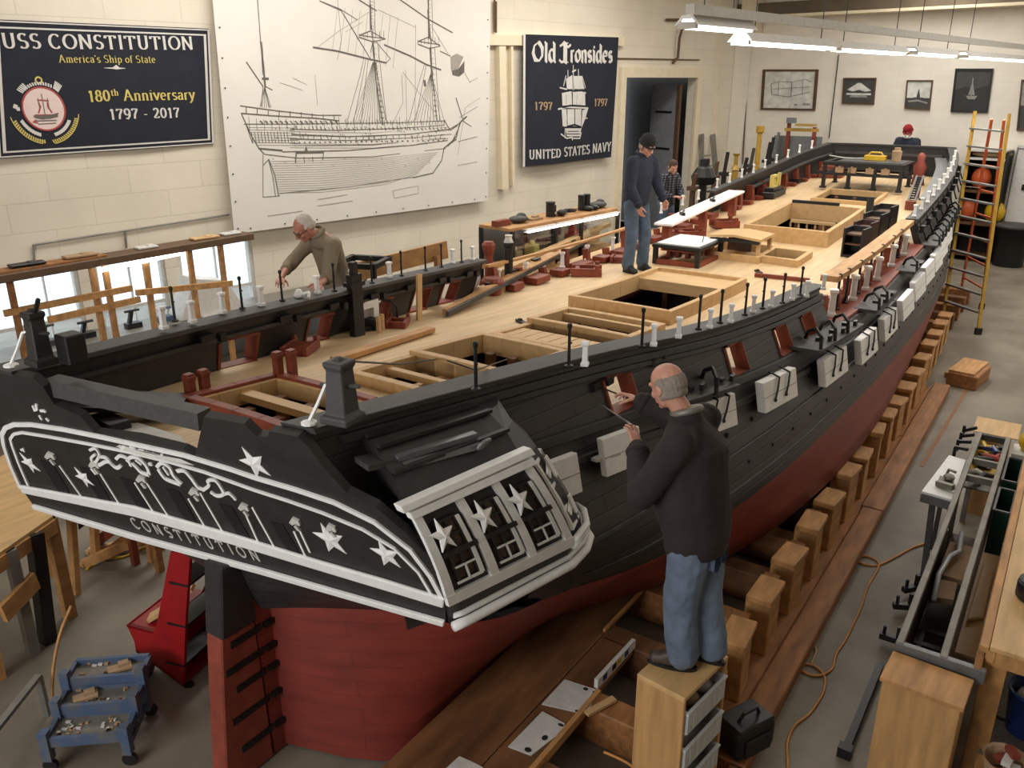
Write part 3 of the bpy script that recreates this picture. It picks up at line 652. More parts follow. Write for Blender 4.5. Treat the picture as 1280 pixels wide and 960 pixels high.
for pl, w in [([(436, 325), (436, 450)], 5), ([(408, 350), (408, 450)], 5), ([(462, 345), (464, 450)], 5), ([(366, 438), (395, 445), (500, 465)], 7), ([(356, 545), (400, 535), (512, 540)], 8), ([(398, 378), (385, 430)], 5), ([(480, 380), (498, 440)], 5), ([(368, 668), (400, 690), (428, 685), (430, 700)], 7), ([(428, 690), (470, 690), (478, 660)], 7), ([(390, 640), (390, 690)], 5), ([(430, 360), (450, 350)], 8), ([(495, 590), (508, 590)], 6)]:
    b.stroke([Z3(*p) for p in pl], w / 4.0 * (px((700, 120))[1] - px((700, 121))[1]), G2, 0.003, 0.0075)
b.build('ship_print', M_['silver'], bn)
b = MB()
for pl, w in [([(402, 448), (440, 455), (492, 450)], 9), ([(376, 534), (430, 528), (496, 532)], 12), ([(398, 632), (440, 622), (478, 634)], 9), ([(430, 460), (430, 525)], 3), ([(440, 550), (442, 620)], 3), ([(405, 655), (465, 655)], 4), ([(400, 668), (468, 668)], 4), ([(402, 550), (400, 620)], 3), ([(477, 550), (477, 620)], 3), ([(455, 470), (450, 520)], 2), ([(395, 470), (398, 520)], 2)]:
    b.stroke([Z3(*p) for p in pl], w / 4.0 * (px((700, 120))[1] - px((700, 121))[1]), G2, 0.007, 0.009)
b.build('ship_print_shading', M_['navy'], bn)
# white canvas with the ship draughted in ink
Q3 = [(255, -40), (606, -40), (604, 250), (286, 291)]
bn = thing('canvas_drawing', 'tall white canvas with an ink drawing of a three-masted ship, behind the man in beige', 'drawing', WALLM)
cl, f3 = cloth('canvas_sheet', Q3, M_['canvas'], bn, wave=0.015, seed=8, off=0.16); G3 = on_cloth(Q3, f3)
b = MB()
for i in range(9): b.lathe([(0.012, 0), (0.012, 0.01)], 8, M=Matrix.Translation(f3(0.012, 0.1 + i * 0.11, 0.003)) @ RX(90)); b.lathe([(0.012, 0), (0.012, 0.01)], 8, M=Matrix.Translation(f3(0.05 + i * 0.11, 0.985, 0.003)) @ RX(90)); b.lathe([(0.012, 0), (0.012, 0.01)], 8, M=Matrix.Translation(f3(0.988, 0.1 + i * 0.11, 0.003)) @ RX(90))
b.build('eyelet', M_['iron'], bn)
D3 = lambda x, y: px((240 + x / 3.2, y / 3.2))
pw = (px((450, 150))[1] - px((450, 151))[1]) / 3.2
ink = MB(); fnt = MB()
def I(pts, w=3, t=ink): t.stroke([D3(*p) for p in pts], w * pw * 0.72, G3, 0.002, 0.005)
for pts, w in [([(235, -60), (252, 165), (262, 270), (268, 340), (288, 430)], 4), ([(252, 165), (265, 270), (272, 350)], 8), ([(195, 248), (262, 345)], 6), ([(258, 315), (285, 315)], 12), ([(262, 345), (255, 425)], 3), ([(272, 345), (300, 360)], 4),
    ([(688, -80), (690, 60), (705, 200), (712, 320), (740, 500)], 5), ([(690, 20), (692, 120)], 12), ([(645, 143), (690, 125), (748, 158), (700, 168), (645, 150)], 6), ([(700, 165), (706, 235)], 9), ([(462, 190), (560, 205), (690, 238), (755, 252)], 9), ([(488, 5), (575, 45), (690, 235)], 5), ([(488, 5), (570, 38), (640, 82)], 4), ([(635, -5), (690, 30), (715, 45)], 6), ([(665, 230), (650, 300), (600, 480)], 2), ([(672, 240), (660, 310), (625, 480)], 2), ([(682, 240), (672, 320), (655, 480)], 2), ([(706, 160), (770, 235), (755, 250)], 3), ([(690, 210), (700, 170)], 3), ([(710, 260), (752, 480)], 3),
    ([(922, -80), (922, 60), (930, 160), (935, 280), (955, 480)], 5), ([(920, 40), (925, 150)], 12), ([(878, 168), (920, 150), (968, 185), (925, 195), (880, 178)], 6), ([(745, 180), (850, 225), (912, 258), (972, 280)], 9), ([(800, -5), (915, 75), (1018, 132)], 7), ([(930, 190), (935, 300)], 10), ([(905, 320), (908, 345)], 16), ([(935, 280), (938, 300)], 12), ([(905, 260), (880, 340), (845, 480)], 2), ([(912, 262), (895, 350), (870, 480)], 2), ([(968, 205), (1010, 225)], 5),
    ([(170, 422), (300, 440), (480, 460), (575, 460)], 5), ([(175, 452), (300, 462), (480, 472), (565, 482)], 6), ([(185, 495), (370, 495), (560, 492), (800, 490), (990, 482)], 4), ([(175, 452), (215, 540), (245, 590), (268, 615)], 5), ([(195, 500), (220, 570)], 3), ([(245, 592), (340, 600)], 9),
    ([(370, 515), (560, 520), (800, 512), (985, 500)], 4), ([(375, 535), (600, 545), (850, 535), (1010, 515)], 5), ([(370, 552), (600, 560), (850, 550), (1015, 535)], 3), ([(340, 605), (600, 600), (850, 580), (1000, 560)], 5), ([(270, 615), (400, 630), (700, 625), (990, 592)], 4), ([(380, 580), (700, 578), (1000, 552)], 3),
    ([(1055, 480), (1040, 520), (1020, 560), (985, 590), (975, 640), (940, 690), (860, 708)], 6), ([(1075, 465), (1048, 490), (1035, 545), (1000, 582)], 8), ([(1000, 520), (1050, 490), (1078, 465)], 5), ([(1032, 390), (1060, 475)], 6), ([(1045, 470), (1120, 425)], 2), ([(1060, 482), (1095, 505)], 4), ([(985, 480), (1010, 520), (1040, 500)], 5), ([(1040, 565), (1120, 545)], 3), ([(985, 590), (1035, 555)], 8),
    ([(262, 615), (262, 785), (330, 780)], 3), ([(262, 660), (285, 635), (310, 700), (325, 780)], 4), ([(285, 640), (300, 700), (312, 780)], 3), ([(862, 706), (600, 745), (330, 770)], 3), ([(395, 610), (505, 608)], 8), ([(395, 610), (392, 650)], 7), ([(430, 605), (435, 590), (440, 605)], 8), ([(505, 608), (500, 640)], 4), ([(425, 625), (428, 648)], 4), ([(460, 625), (462, 645)], 4)]:
    I(pts, w)
rg = random.Random(5)
for k in range(9): I([(195 + k * 44, 428 + k * 4), (195 + k * 44, 455 + k * 3)], 4)
for k in range(16): I([(250 + k * 20, 483), (258 + k * 20, 488), (262 + k * 20, 497)], 4 + rg.random() * 5)
for k in range(34): x = 590 + k * 12; I([(x, 478 + rg.randint(0, 8)), (x + rg.randint(-2, 3), 498)], 2 + 2 * rg.random())
for k in range(40): x = 380 + k * 16; I([(x, 505 + rg.randint(-3, 6)), (x + 3, 515), (x + 6, 518)], 2 + 4 * rg.random())
for k in range(30): x = 385 + k * 20.5; I([(x, 568 - k * 0.3), (x + 6, 570 - k * 0.3)], 5 + 3 * rg.random())
for k in range(12): I([(215 + k * 13, 525), (222 + k * 13, 570)], 3)
for k in range(24): x = 420 + k * 24; I([(x, 540 + rg.randint(-4, 2)), (x + rg.randint(-8, 8), 556)], 3)
for k in range(11): I([(706 + k * 2.6, 250 + k * 22), (716 + k * 3, 252 + k * 22)], 3)
for k in range(9): I([(932 + k * 2, 300 + k * 20), (941 + k * 2, 302 + k * 20)], 3)
for k in range(15):
    y = 635 + k * 9; F_ = 1 - k / 15.0
    I([(290 + k * 2, y + 8), (500, y + 4), (750, y - 6 - k * 1.5), (960 - k * 6, y - 28 - k * 2.8)], 1.6, fnt)
for pts, w in [([(560, 0), (575, 160), (560, 240)], 2), ([(700, 40), (560, 130), (480, 190)], 2), ([(720, 40), (870, 110)], 2), ([(660, 90), (590, 130)], 2), ([(930, 100), (1000, 215)], 2), ([(820, 290), (940, 440)], 2), ([(870, 100), (868, 480)], 1.6), ([(830, 280), (835, 480)], 1.6), ([(780, 490), (820, 410), (815, 300)], 2), ([(470, 300), (480, 420)], 1.5), ([(480, 795), (600, 775)], 3), ([(480, 820), (620, 800)], 3), ([(780, 760), (880, 740), (882, 770), (785, 790), (780, 760)], 2), ([(1120, 310), (1085, 330)], 3), ([(280, 860), (420, 840)], 3), ([(1040, 660), (1120, 645)], 3), ([(1060, 280), (1090, 330)], 2), ([(1130, 390), (1070, 430), (1040, 620)], 1.5), ([(330, 330), (420, 360)], 1.5), ([(380, 310), (440, 340)], 1.5)]: I(pts, w, fnt)
for k in range(12): I([(700 + k * 1.2, 250), (620 + k * 11, 488)], 1.2)
for k in range(10): I([(932, 290), (860 + k * 14, 488)], 1.2)
for x0, y0, x1, y1, w_ in [(696, -60, 700, 130, 16), (708, 170, 742, 490, 22), (926, -60, 930, 160, 15), (936, 190, 955, 485, 20), (256, 170, 264, 300, 5)]:
    for sgn in (-0.5, 0.5): I([(x0 + sgn * w_, y0), (x1 + sgn * w_ * 1.2, y1)], 2.2)
    for q in range(14): t_ = q / 14.0; I([(x0 + (x1 - x0) * t_ - w_ * 0.5, y0 + (y1 - y0) * t_), (x0 + (x1 - x0) * t_ + w_ * 0.2, y0 + (y1 - y0) * t_ + 3)], 1.5)
for cx_, cy_, w_ in [(698, 148, 52), (923, 172, 44)]:
    for q in range(7): I([(cx_ - w_ + q * w_ / 3.2, cy_ - 12 - 2 * q), (cx_ - w_ + q * w_ / 3.2, cy_ + 6)], 2.0)
    I([(cx_ - w_, cy_ - 6), (cx_ + w_, cy_ + 8)], 5)
for k in range(6): I([(268, 345), (250 + k * 9, 430)], 1.4)
for k in range(9): I([(560 + k * 30, 30 + k * 5), (540 + k * 30, 200 + 9 * k)], 0.8, fnt)
for k in range(14): I([(300 + 48 * k, 630 + (k % 3) * 14), (306 + 48 * k, 636 + (k % 3) * 14)], 2.0, fnt)
for k in range(26): x = 205 + k * 30; I([(x, 466 + (k % 4) * 6), (x + 4, 520)], 1.6)
for k in range(8): I([(200 + k * 6, 508 + k * 10), (380 + k * 5, 510 + k * 10)], 1.4)
for k in range(5): I([(370, 524 + k * 16), (700, 530 + k * 15), (1000 - 6 * k, 508 + k * 14)], 1.3)
for k in range(60): x = 300 + rg.random() * 690; y = 500 + rg.random() * 70; I([(x, y), (x + 3, y + 7)], 2.6)
ink.prism([D3(*p) for p in [(1018, 300), (1015, 282), (1040, 278), (1066, 245), (1065, 290), (1045, 306)]], G3, 0.002, 0.006)
fnt.prism([D3(*p) for p in [(1010, 228), (1035, 215), (1062, 228), (1040, 278), (1012, 280)]], G3, 0.002, 0.004)
ink.build('ink_drawing', M_['ink'], bn); fnt.build('pencil_lines', M_['faint'], bn)
# ---------------------------------------------------------------- the ship model
def curve(xs, ys):
    xs = np.array(xs, float); ys = np.array(ys, float); h = np.diff(xs); d = np.diff(ys) / h; m = np.zeros(len(xs))
    m[0], m[-1] = d[0], d[-1]
    for i in range(1, len(xs) - 1):
        if d[i - 1] * d[i] > 0:
            w1, w2 = 2 * h[i] + h[i - 1], h[i] + 2 * h[i - 1]; m[i] = (w1 + w2) / (w1 / d[i - 1] + w2 / d[i])
    def f(x):
        x = min(max(x, xs[0]), xs[-1]); i = min(int(np.searchsorted(xs, x, 'right')) - 1, len(xs) - 2); i = max(i, 0)
        t = (x - xs[i]) / h[i]
        return float(ys[i] * (1 + 2 * t) * (1 - t) ** 2 + h[i] * m[i] * t * (1 - t) ** 2 + ys[i + 1] * t * t * (3 - 2 * t) + h[i] * m[i + 1] * t * t * (t - 1))
    return f
railz = curve([2.3, 3.5, 5, 6.5, 8, 10, 12, 14, 16, 18, 20, 21.3], [2.83, 2.73, 2.61, 2.48, 2.39, 2.32, 2.30, 2.36, 2.48, 2.62, 2.83, 2.96])
deckz = curve([2.3, 3.5, 5, 6.5, 8, 9.5, 11, 14, 16, 18, 20, 21.3], [2.42, 2.32, 2.20, 2.07, 1.97, 1.91, 1.89, 1.96, 2.04, 2.13, 2.25, 2.33])
hr = curve([2.3, 2.6, 3.5, 5, 6.5, 8, 10, 12, 14, 16, 18, 20, 21.3], [1.0, 1.05, 1.2, 1.44, 1.70, 1.81, 1.86, 1.86, 1.87, 1.84, 1.77, 1.60, 1.36])
hm = curve([2.75, 3.5, 4.4, 5, 6, 7.3, 10, 14, 16, 18, 20, 21, 21.8, 22.3], [1.30, 1.60, 1.80, 1.90, 2.05, 2.19, 2.32, 2.30, 2.18, 1.96, 1.48, 1.08, 0.58, 0.06])
hw = curve([2.75, 2.92, 3.16, 3.46, 3.76, 4.3, 4.86, 5.92, 7.2, 8.4, 9.9, 11.9, 13.6, 16, 18, 20, 21, 22.3], [0.03, 0.16, 0.58, 1.16, 1.46, 1.70, 1.94, 2.15, 2.29, 2.35, 2.41, 2.42, 2.39, 2.24, 1.95, 1.35, 0.90, 0.04])
hl = curve([2.75, 2.98, 3.06, 3.3, 4.6, 5.0, 5.3, 5.7, 6.3, 7.2, 8.4, 9.7, 11.5, 14.9, 17, 18.5, 20, 21, 22.3], [0.03, 0.09, 0.50, 0.92, 0.97, 1.24, 1.50, 1.82, 2.12, 2.33, 2.45, 2.49, 2.42, 2.22, 1.95, 1.60, 1.05, 0.65, 0.04])
zl = curve([2.75, 4.6, 5.0, 5.7, 6.3, 7.2, 10, 22.3], [0.32, 0.32, 0.42, 0.54, 0.62, 0.66, 0.68, 0.68])
WLZ = 1.2
def sk(c, s, z=1.65):   # the stern is set a little askew and rakes aft
    w = min(1, max(0, (4.6 - s) / 1.85)); return s + 0.158 * c * w - 0.35 * (z - 1.65) * w * (1 if z > 1.65 else 0)
def side_c(s, z):       # half breadth of the hull
    rz = railz(s)
    if z >= 1.5:
        t = max(0.0, min(1.0, (rz - z) / (rz - 1.5))); return hr(s) + (hm(s) - hr(s)) * (t ** 1.15)
    if z >= WLZ:
        t = (z - WLZ) / (1.5 - WLZ); return hw(s) + (hm(s) - hw(s)) * (t ** 0.7)
    zb = zl(s)
    if z >= zb:
        t = (z - zb) / (WLZ - zb); return hl(s) + (hw(s) - hl(s)) * t
    t = max(0.0, (z - 0.3) / max(0.01, zb - 0.05)); return hl(s) * (0.35 + 0.65 * t ** 0.45) if s > 4.7 else hl(s)
def hp(c, s, z): return (c, sk(c, s, z), z)
ship = thing('ship_model', 'huge black and red wooden frigate model with an open pine deck, filling the workshop', 'ship model', SHIPM)
PORTS = {-1: [4.12, 4.98, 5.98, 6.72, 7.28, 16.6, 18.2], 1: [5.02, 6.62, 7.62, 8.35]}
PW = 0.15
GAP = {-1: (7.83, 15.29), 1: (8.94, 14.22)}
base_s = [2.75, 2.87, 2.98, 3.06, 3.16, 3.3, 3.5, 3.7, 3.9, 4.2, 4.6] + list(np.arange(5.0, 21.1, 0.5)) + [21.3, 21.8, 22.3]
def side_s(sd):
    S = [s for s in base_s]
    for p in PORTS[sd]: S += [p - PW, p + PW]
    S += list(GAP[sd]); S = sorted(S); out = [S[0]]
    for s in S[1:]:
        if s - out[-1] > 0.035: out.append(s)
        elif any(abs(s - g) < 1e-6 for p in PORTS[sd] for g in (p - PW, p + PW)) or s in GAP[sd]: out[-1] = s
    return out
def in_port(sd, s0, s1): m = (s0 + s1) / 2; return any(abs(m - p) < PW for p in PORTS[sd])
def in_gap(sd, s0, s1): m = (s0 + s1) / 2; return GAP[sd][0] < m < GAP[sd][1]
hullblk = grid_lines(mat('hull_black', (50, 47, 46), 0.45, var=0.25, scale=3, stretch=(1, 0.4, 3), bump=0.06), (1, 2), 3.0, 0.105, 0.006, 0.55, bump=0.35)
hullred = grid_lines(mat('hull_red', (126, 50, 40), 0.5, var=0.2, scale=2.5, stretch=(1, 0.5, 3), bump=0.04), (1, 2), 3.2, 0.11, 0.004, 0.8, bump=0.12)
b = MB()
for sd in (-1, 1):
    S = side_s(sd); rows = []
    for s in S:
        zk = 0.03 if s >= 2.97 else 1.25
        zb = zl(s); zs_ = [0.03, 0.03 + (zb - 0.03) * 0.35, 0.03 + (zb - 0.03) * 0.75, zb, zb + (WLZ - zb) * 0.3, zb + (WLZ - zb) * 0.65, WLZ] if zk < 1 else [1.25] * 7
        top = [1.30, 1.40, 1.5, 1.63, 1.76, 1.87]
        dz_ = deckz(s); zz = zs_ + top + [dz_ + 0.02, dz_ + 0.25, railz(s)]
        if s > 21.5: zz[-2] = dz_ + 0.03; zz[-1] = dz_ + 0.04
        row = []
        for z in zz:
            c = side_c(s, max(z, WLZ if zk > 1 else z)); c = max(c, 0.03)
            if s < 2.99 and z <= 1.26: c = 0.06
            row.append(hp(sd * c, s, z))
        rows.append(row)
    for i in range(len(S) - 1):
        for j in range(len(rows[0]) - 1):
            if j < 8 and S[i + 1] < 2.99: continue
            if 6 <= j < 9 and S[i + 1] < 3.72: continue
            if j == 13 and in_port(sd, S[i], S[i + 1]): continue
            if j >= 13 and in_gap(sd, S[i], S[i + 1]): continue
            q = [rows[i][j], rows[i + 1][j], rows[i + 1][j + 1], rows[i][j + 1]]
            b.add(q, [(0, 1, 2, 3) if sd > 0 else (3, 2, 1, 0)], 1 if j < 6 else 0)
hull = b.build('hull', [hullblk, hullred], ship, fix=False)
bm = bmesh.new(); bm.from_mesh(hull.data); bmesh.ops.remove_doubles(bm, verts=bm.verts, dist=0.0008); bm.to_mesh(hull.data); bm.free()
hull.data.polygons.foreach_set('use_smooth', [True] * len(hull.data.polygons))
# keel and sternpost
b = MB(); b.bar((0, 2.97, 0.02), (0, 2.93, 1.35), 0.15, 0.14, up=(1, 0, 0)); b.build('keel', hullred, ship)
# rudder with straps
def rud(z): return 2.88 - 0.03 * (z - 0.3)
b = MB(); b.prism([(2.88, 0.01), (2.49, 0.01), (2.55, 0.65), (2.60, 1.13), (2.86, 1.13)], lambda u, v, h: (h, u, v), -0.075, 0.075)
rd = b.build('rudder', M_['red'], ship, bev=0.01)
b = MB(); b.prism([(2.87, 1.13), (2.60, 1.13), (2.66, 1.62), (2.86, 1.62)], lambda u, v, h: (h, u, v), -0.085, 0.085); b.build('rudder_head', M_['black'], rd, bev=0.01)
for z, L in ((0.25, 0.26), (0.50, 0.30), (0.72, 0.24), (0.88, 0.30), (1.06, 0.24)):
    b = MB(); b.box((0, 2.90 - L / 2, z), (0.165, L, 0.05)); b.tube([(0, 2.9, z - 0.05), (0, 2.9, z + 0.05)], 0.03, 8)
    for k in range(4): b.box((0.086, 2.90 - L * (0.2 + 0.2 * k), z), (0.012, 0.02, 0.02))
    b.box((0.05, 3.03, z), (0.09, 0.22, 0.04)); b.build('rudder_strap', M_['iron'], rd)
# deck: planked grid with the hatch openings left out
HATCH = [(-0.55, 0.42, 3.02, 3.75), (-0.2, 0.64, 4.15, 4.85), (-0.2, 0.66, 4.85, 5.75), (-0.32, 0.75, 6.1, 6.75), (-0.32, 0.75, 6.75, 7.45), (-0.5, 0.66, 7.85, 10.1),
         (-0.50, 0.28, 11.75, 12.6), (0.28, 0.80, 11.85, 12.5), (-0.46, 0.80, 13.35, 15.65), (-0.50, 0.62, 17.3, 18.5)]
SS = sorted(set([2.86] + list(np.round(np.arange(3.0, 21.3, 0.5), 3)) + [21.3] + [x for h in HATCH for x in h[2:]]))
CC = sorted(set([-2.0, -1.7, -1.4, -1.1, -0.9, 0.9, 1.1, 1.4, 1.7, 2.0] + [x for h in HATCH for x in h[:2]] + [-0.05, 0.1]))
def dz(c, s): h = hr(s); return deckz(s) + 0.05 * (1 - min(1, (c / h) ** 2))
b = MB()
def din(s, sd=1): return max(0.3, side_c(s, deckz(s)) - 0.02)
for i in range(len(SS) - 1):
    s0, s1 = SS[i], SS[i + 1]
    for j in range(len(CC) - 1):
        c0, c1 = CC[j], CC[j + 1]; mc, ms = (c0 + c1) / 2, (s0 + s1) / 2
        if any(h[0] < mc < h[1] and h[2] < ms < h[3] for h in HATCH): continue
        q = []
        for (c, s) in ((c0, s0), (c1, s0), (c1, s1), (c0, s1)):
            c = max(-din(s), min(din(s), c)); q.append((c, sk(c, s, 2.4) if s < 3 else s, dz(c, s)))
        if abs(q[0][0] - q[1][0]) < 1e-5 and abs(q[2][0] - q[3][0]) < 1e-5: continue
        b.add(q, [(0, 1, 2, 3)])
deckm = grid_lines(mat('deck_pine', (214, 184, 141), 0.5, var=0.13, scale=2.2, stretch=(9, 0.7, 1), bump=0.02), (1, 0), 1.9, 0.052, 0.0022, 0.62, off=0.37, bump=0.2)
deck = b.build('deck', deckm, ship, fix=False)
# inside below the hatches
b = MB()
for h in HATCH:
    m = (h[2] + h[3]) / 2; z1 = dz(0, m) - 0.03; z0 = z1 - 0.85
    for k in range(int((h[3] - h[2]) / 0.28)):
        s = h[2] + 0.2 + 0.28 * k; b.box(((h[0] + h[1]) / 2, s, z0 + 0.18), (h[1] - h[0] + 0.3, 0.07, 0.08))
    for c in (h[0] + 0.2, h[1] - 0.2, (h[0] + h[1]) / 2):
        for s in (h[2] + 0.3, h[3] - 0.15): b.box((c, s, (z0 + z1) / 2), (0.07, 0.07, z1 - z0))
build_each(b, 'lower_beam', M_['brown'], ship)
b = MB(); rows = [[(c * (hr(s) - 0.05), s, deckz(s) - 0.85) for c in (-1, 0, 1)] for s in np.arange(3.0, 21, 1.0)]; b.grid(rows); b.build('lower_deck', M_['dark'], ship)  # near-black colour carries the shade below the hatches
# hatch coamings
def coaming(h, ht, m, w=0.07, name='hatch_coaming', inner=None, sides='lrfb'):
    c0, c1, s0, s1 = h; b = MB()
    def wallp(p, q):
        (ca, sa), (cb, sb) = p, q; n = 4
        for i in range(n):
            a = (ca + (cb - ca) * i / n, sa + (sb - sa) * i / n); d = (ca + (cb - ca) * (i + 1) / n, sa + (sb - sa) * (i + 1) / n)
            za, zb = dz(*a), dz(*d); dx = w / 2 if ca == cb else 0; dy = w / 2 if sa == sb else 0
            P = [(a[0] - dx, a[1] - dy), (a[0] + dx, a[1] + dy), (d[0] + dx, d[1] + dy), (d[0] - dx, d[1] - dy)]
            b.hexa([(P[0][0], P[0][1], za - 0.05), (P[1][0], P[1][1], za - 0.05), (P[2][0], P[2][1], zb - 0.05), (P[3][0], P[3][1], zb - 0.05), (P[0][0], P[0][1], za + ht), (P[1][0], P[1][1], za + ht), (P[2][0], P[2][1], zb + ht), (P[3][0], P[3][1], zb + ht)])
    e = w / 2
    if 'l' in sides: wallp((c0, s0 - e), (c0, s1 + e))
    if 'r' in sides: wallp((c1, s0 - e), (c1, s1 + e))
    if 'f' in sides: wallp((c0 + e, s0), (c1 - e, s0))
    if 'b' in sides: wallp((c0 + e, s1), (c1 - e, s1))
    o = b.build(name, m, ship, bev=0.004)
    if inner:
        b = MB()
        for (p, q, ww, hh, dzz) in inner:
            b.bar((p[0], p[1], dz(*p) + dzz), (q[0], q[1], dz(*q) + dzz), ww, hh)
        b.build('hatch_beam', M_['woodx'], o)
    return o
H = HATCH
coaming(H[0], 0.10, M_['brick'], inner=[((-0.55, 3.42), (0.42, 3.42), 0.09, 0.05, 0.02), ((-0.55, 3.0), (0.42, 3.0), 0.02, 0.1, -0.1)])['label'] = 'red-brown framed stern hatch'
b = MB(); i_ = (H[0][0] + 0.04, H[0][1] - 0.04, H[0][2] + 0.04, H[0][3] - 0.04); coaming(i_, 0.075, M_['wood'], w=0.035, name='hatch_lining')
coaming(H[1], 0.09, M_['wood'], inner=[((-0.2, 4.5), (0.64, 4.5), 0.06, 0.05, 0.03), ((0.1, 4.15), (0.1, 4.85), 0.05, 0.03, -0.05), ((0.35, 4.15), (0.35, 4.85), 0.05, 0.03, -0.05)])
coaming(H[2], 0.12, M_['wood'])
coaming(H[3], 0.05, M_['wood'], inner=[((-0.25 + 0.13 * k, 6.15), (-0.25 + 0.13 * k, 6.55), 0.12, 0.02, 0.02) for k in range(8)])
coaming(H[4], 0.10, M_['wood'], inner=[((-0.32, 7.35), (0.75, 7.35), 0.06, 0.08, 0.02)])
coaming(H[5], 0.15, M_['wood'], w=0.06, inner=[((-0.5, 9.8), (0.66, 9.8), 0.55, 0.025, 0.09), ((-0.5, 9.5), (0.66, 9.5), 0.04, 0.14, 0.04)])
coaming(H[6], 0.10, M_['wood']); coaming(H[7], 0.10, M_['wood'])
coaming(H[8], 0.24, M_['wood'], w=0.07, inner=[((-0.2, 14.9), (0.55, 14.9), 0.05, 0.05, 0.06)] + [((-0.2 + 0.14 * k, 14.9), (-0.2 + 0.14 * k, 14.92), 0.03, 0.25, -0.1) for k in range(6)])
coaming(H[9], 0.07, M_['wood'])
b = MB(); b.bar((-0.42, 15.65, dz(0, 15.6) + 0.265), (0.4, 15.65, dz(0, 15.6) + 0.265), 0.07, 0.05); b.build('hatch_bar', M_['iron'], ship)
# companionway over the sixth hatch
cz = dz(0, 12.1)
cw = MB()
for c in (-0.42, 0.26):
    for s in (11.8, 12.3): cw.box((c, s, cz + 0.14), (0.05, 0.05, 0.34))
cw.box((-0.08, 12.05, cz + 0.02), (0.66, 0.5, 0.04)); comp = cw.build('companionway', M_['wood'], ship)
b = MB(); b.prism([(-0.47, 0.30), (-0.08, 0.335), (0.31, 0.30), (0.31, 0.335), (-0.08, 0.37), (-0.47, 0.335)], lambda u, v, h: (u, h, cz + v), 11.72, 12.35); b.build('companionway_roof', M_['woodx'], comp)
b = MB(); b.box((-0.08, 11.75, cz + 0.28), (0.72, 0.03, 0.05)); b.build('roof_edge', M_['iron'], comp)
b = MB(); b.box((-0.18, 12.29, cz + 0.13), (0.36, 0.02, 0.24)); b.build('companionway_back', M_['dkwood'], comp)
# ---- bulwarks inside, port frames, cap rails
def bulwark(sd, s0, s1, m, name='bulwark'):
    b = MB(); jm = MB(); S = [s for s in side_s(sd) if s0 - 1e-6 <= s <= s1 + 1e-6 and s >= 2.75]
    if s0 < 2.75: S = [2.80] + [s for s in S if s > 2.83]
    def C(s, z): return max(0.2, side_c(s, z) - 0.10)
    for i in range(len(S) - 1):
        lev = []
        for s in (S[i], S[i + 1]): d = deckz(s); lev.append([d - 0.05, d + 0.02, d + 0.25, railz(s)])
        for j in range(3):
            if j == 1 and in_port(sd, S[i], S[i + 1]): continue
            q = []
            for k, s, jj in ((0, S[i], j), (1, S[i + 1], j), (1, S[i + 1], j + 1), (0, S[i], j + 1)):
                z = lev[k][jj]; q.append(hp(sd * C(s, z), s, z))
            b.add(q, [(0, 1, 2, 3)])
    for se in (s0, s1):          # closed ends
        if se < 2.7 or se > 21: continue
        d = deckz(se); q = [hp(sd * C(se, d), se, d - 0.05), hp(sd * side_c(se, d), se, d - 0.05), hp(sd * side_c(se, railz(se)), se, railz(se)), hp(sd * C(se, railz(se)), se, railz(se))]
        b.add(q, [(0, 1, 2, 3)])
    o = b.build(name, m, ship)
    for p in PORTS[sd]:
        if not (s0 < p < s1): continue
        j_ = MB()
        for s in (p - PW, p + PW):
            d = deckz(s); lo, hi = d + 0.02, d + 0.25
            j_.add([hp(sd * (side_c(s, z) - k * 0.13 + 0.015), s + e, z) for e in (0, -0.02 if s < p else 0.02) for z, k in ((lo, 0), (lo, 1), (hi, 1), (hi, 0))], [(0, 1, 2, 3), (4, 5, 6, 7), (1, 5, 6, 2), (0, 4, 7, 3)])
        d0, d1_ = deckz(p - PW) + 0.02, deckz(p + PW) + 0.02
        for dd in (0, 0.23):
            A_ = [hp(sd * (side_c(p, d0 + dd) - k * 0.13 + 0.015), s, z + dd + e) for e in (0, 0.02 if dd else -0.02) for (s, z) in ((p - PW, d0), (p + PW, d1_)) for k in (0, 1)]
            j_.add(A_, [(0, 1, 3, 2), (4, 5, 7, 6), (0, 2, 6, 4), (1, 3, 7, 5)])
        j_.build('gunport_frame', M_['brick'], o)
    return o
for sd in (-1, 1):
    bulwark(sd, 2.3, GAP[sd][0], M_['black']); bulwark(sd, GAP[sd][1], 21.3, M_['black'])
def cap_rail(sd, s0, s1, m, ins=0.15, out=0.05, th=0.035):
    n = max(2, int((s1 - s0) / 0.4)); R = []
    for i in range(n + 1):
        s = s0 + (s1 - s0) * i / n; z = railz(s); c = hr(s)
        R.append([hp(sd * (c - ins), s, z), hp(sd * (c + out), s, z), hp(sd * (c + out), s, z + th), hp(sd * (c - ins), s, z + th)])
    b = MB(); b.grid(R, close=True); b.add(R[0], [(0, 1, 2, 3)]); b.add(R[-1], [(3, 2, 1, 0)])
    return b.build('cap_rail', m, ship, bev=0.004)
cap_rail(1, 2.78, GAP[1][0] + 0.05, M_['darkgrey']); cap_rail(-1, 2.72, GAP[-1][0] + 0.05, M_['darkgrey'])
cap_rail(1, GAP[1][1] - 0.05, 21.3, M_['darkgrey'], ins=0.13); cap_rail(-1, GAP[-1][1] - 0.05, 21.3, M_['darkgrey'], ins=0.10)
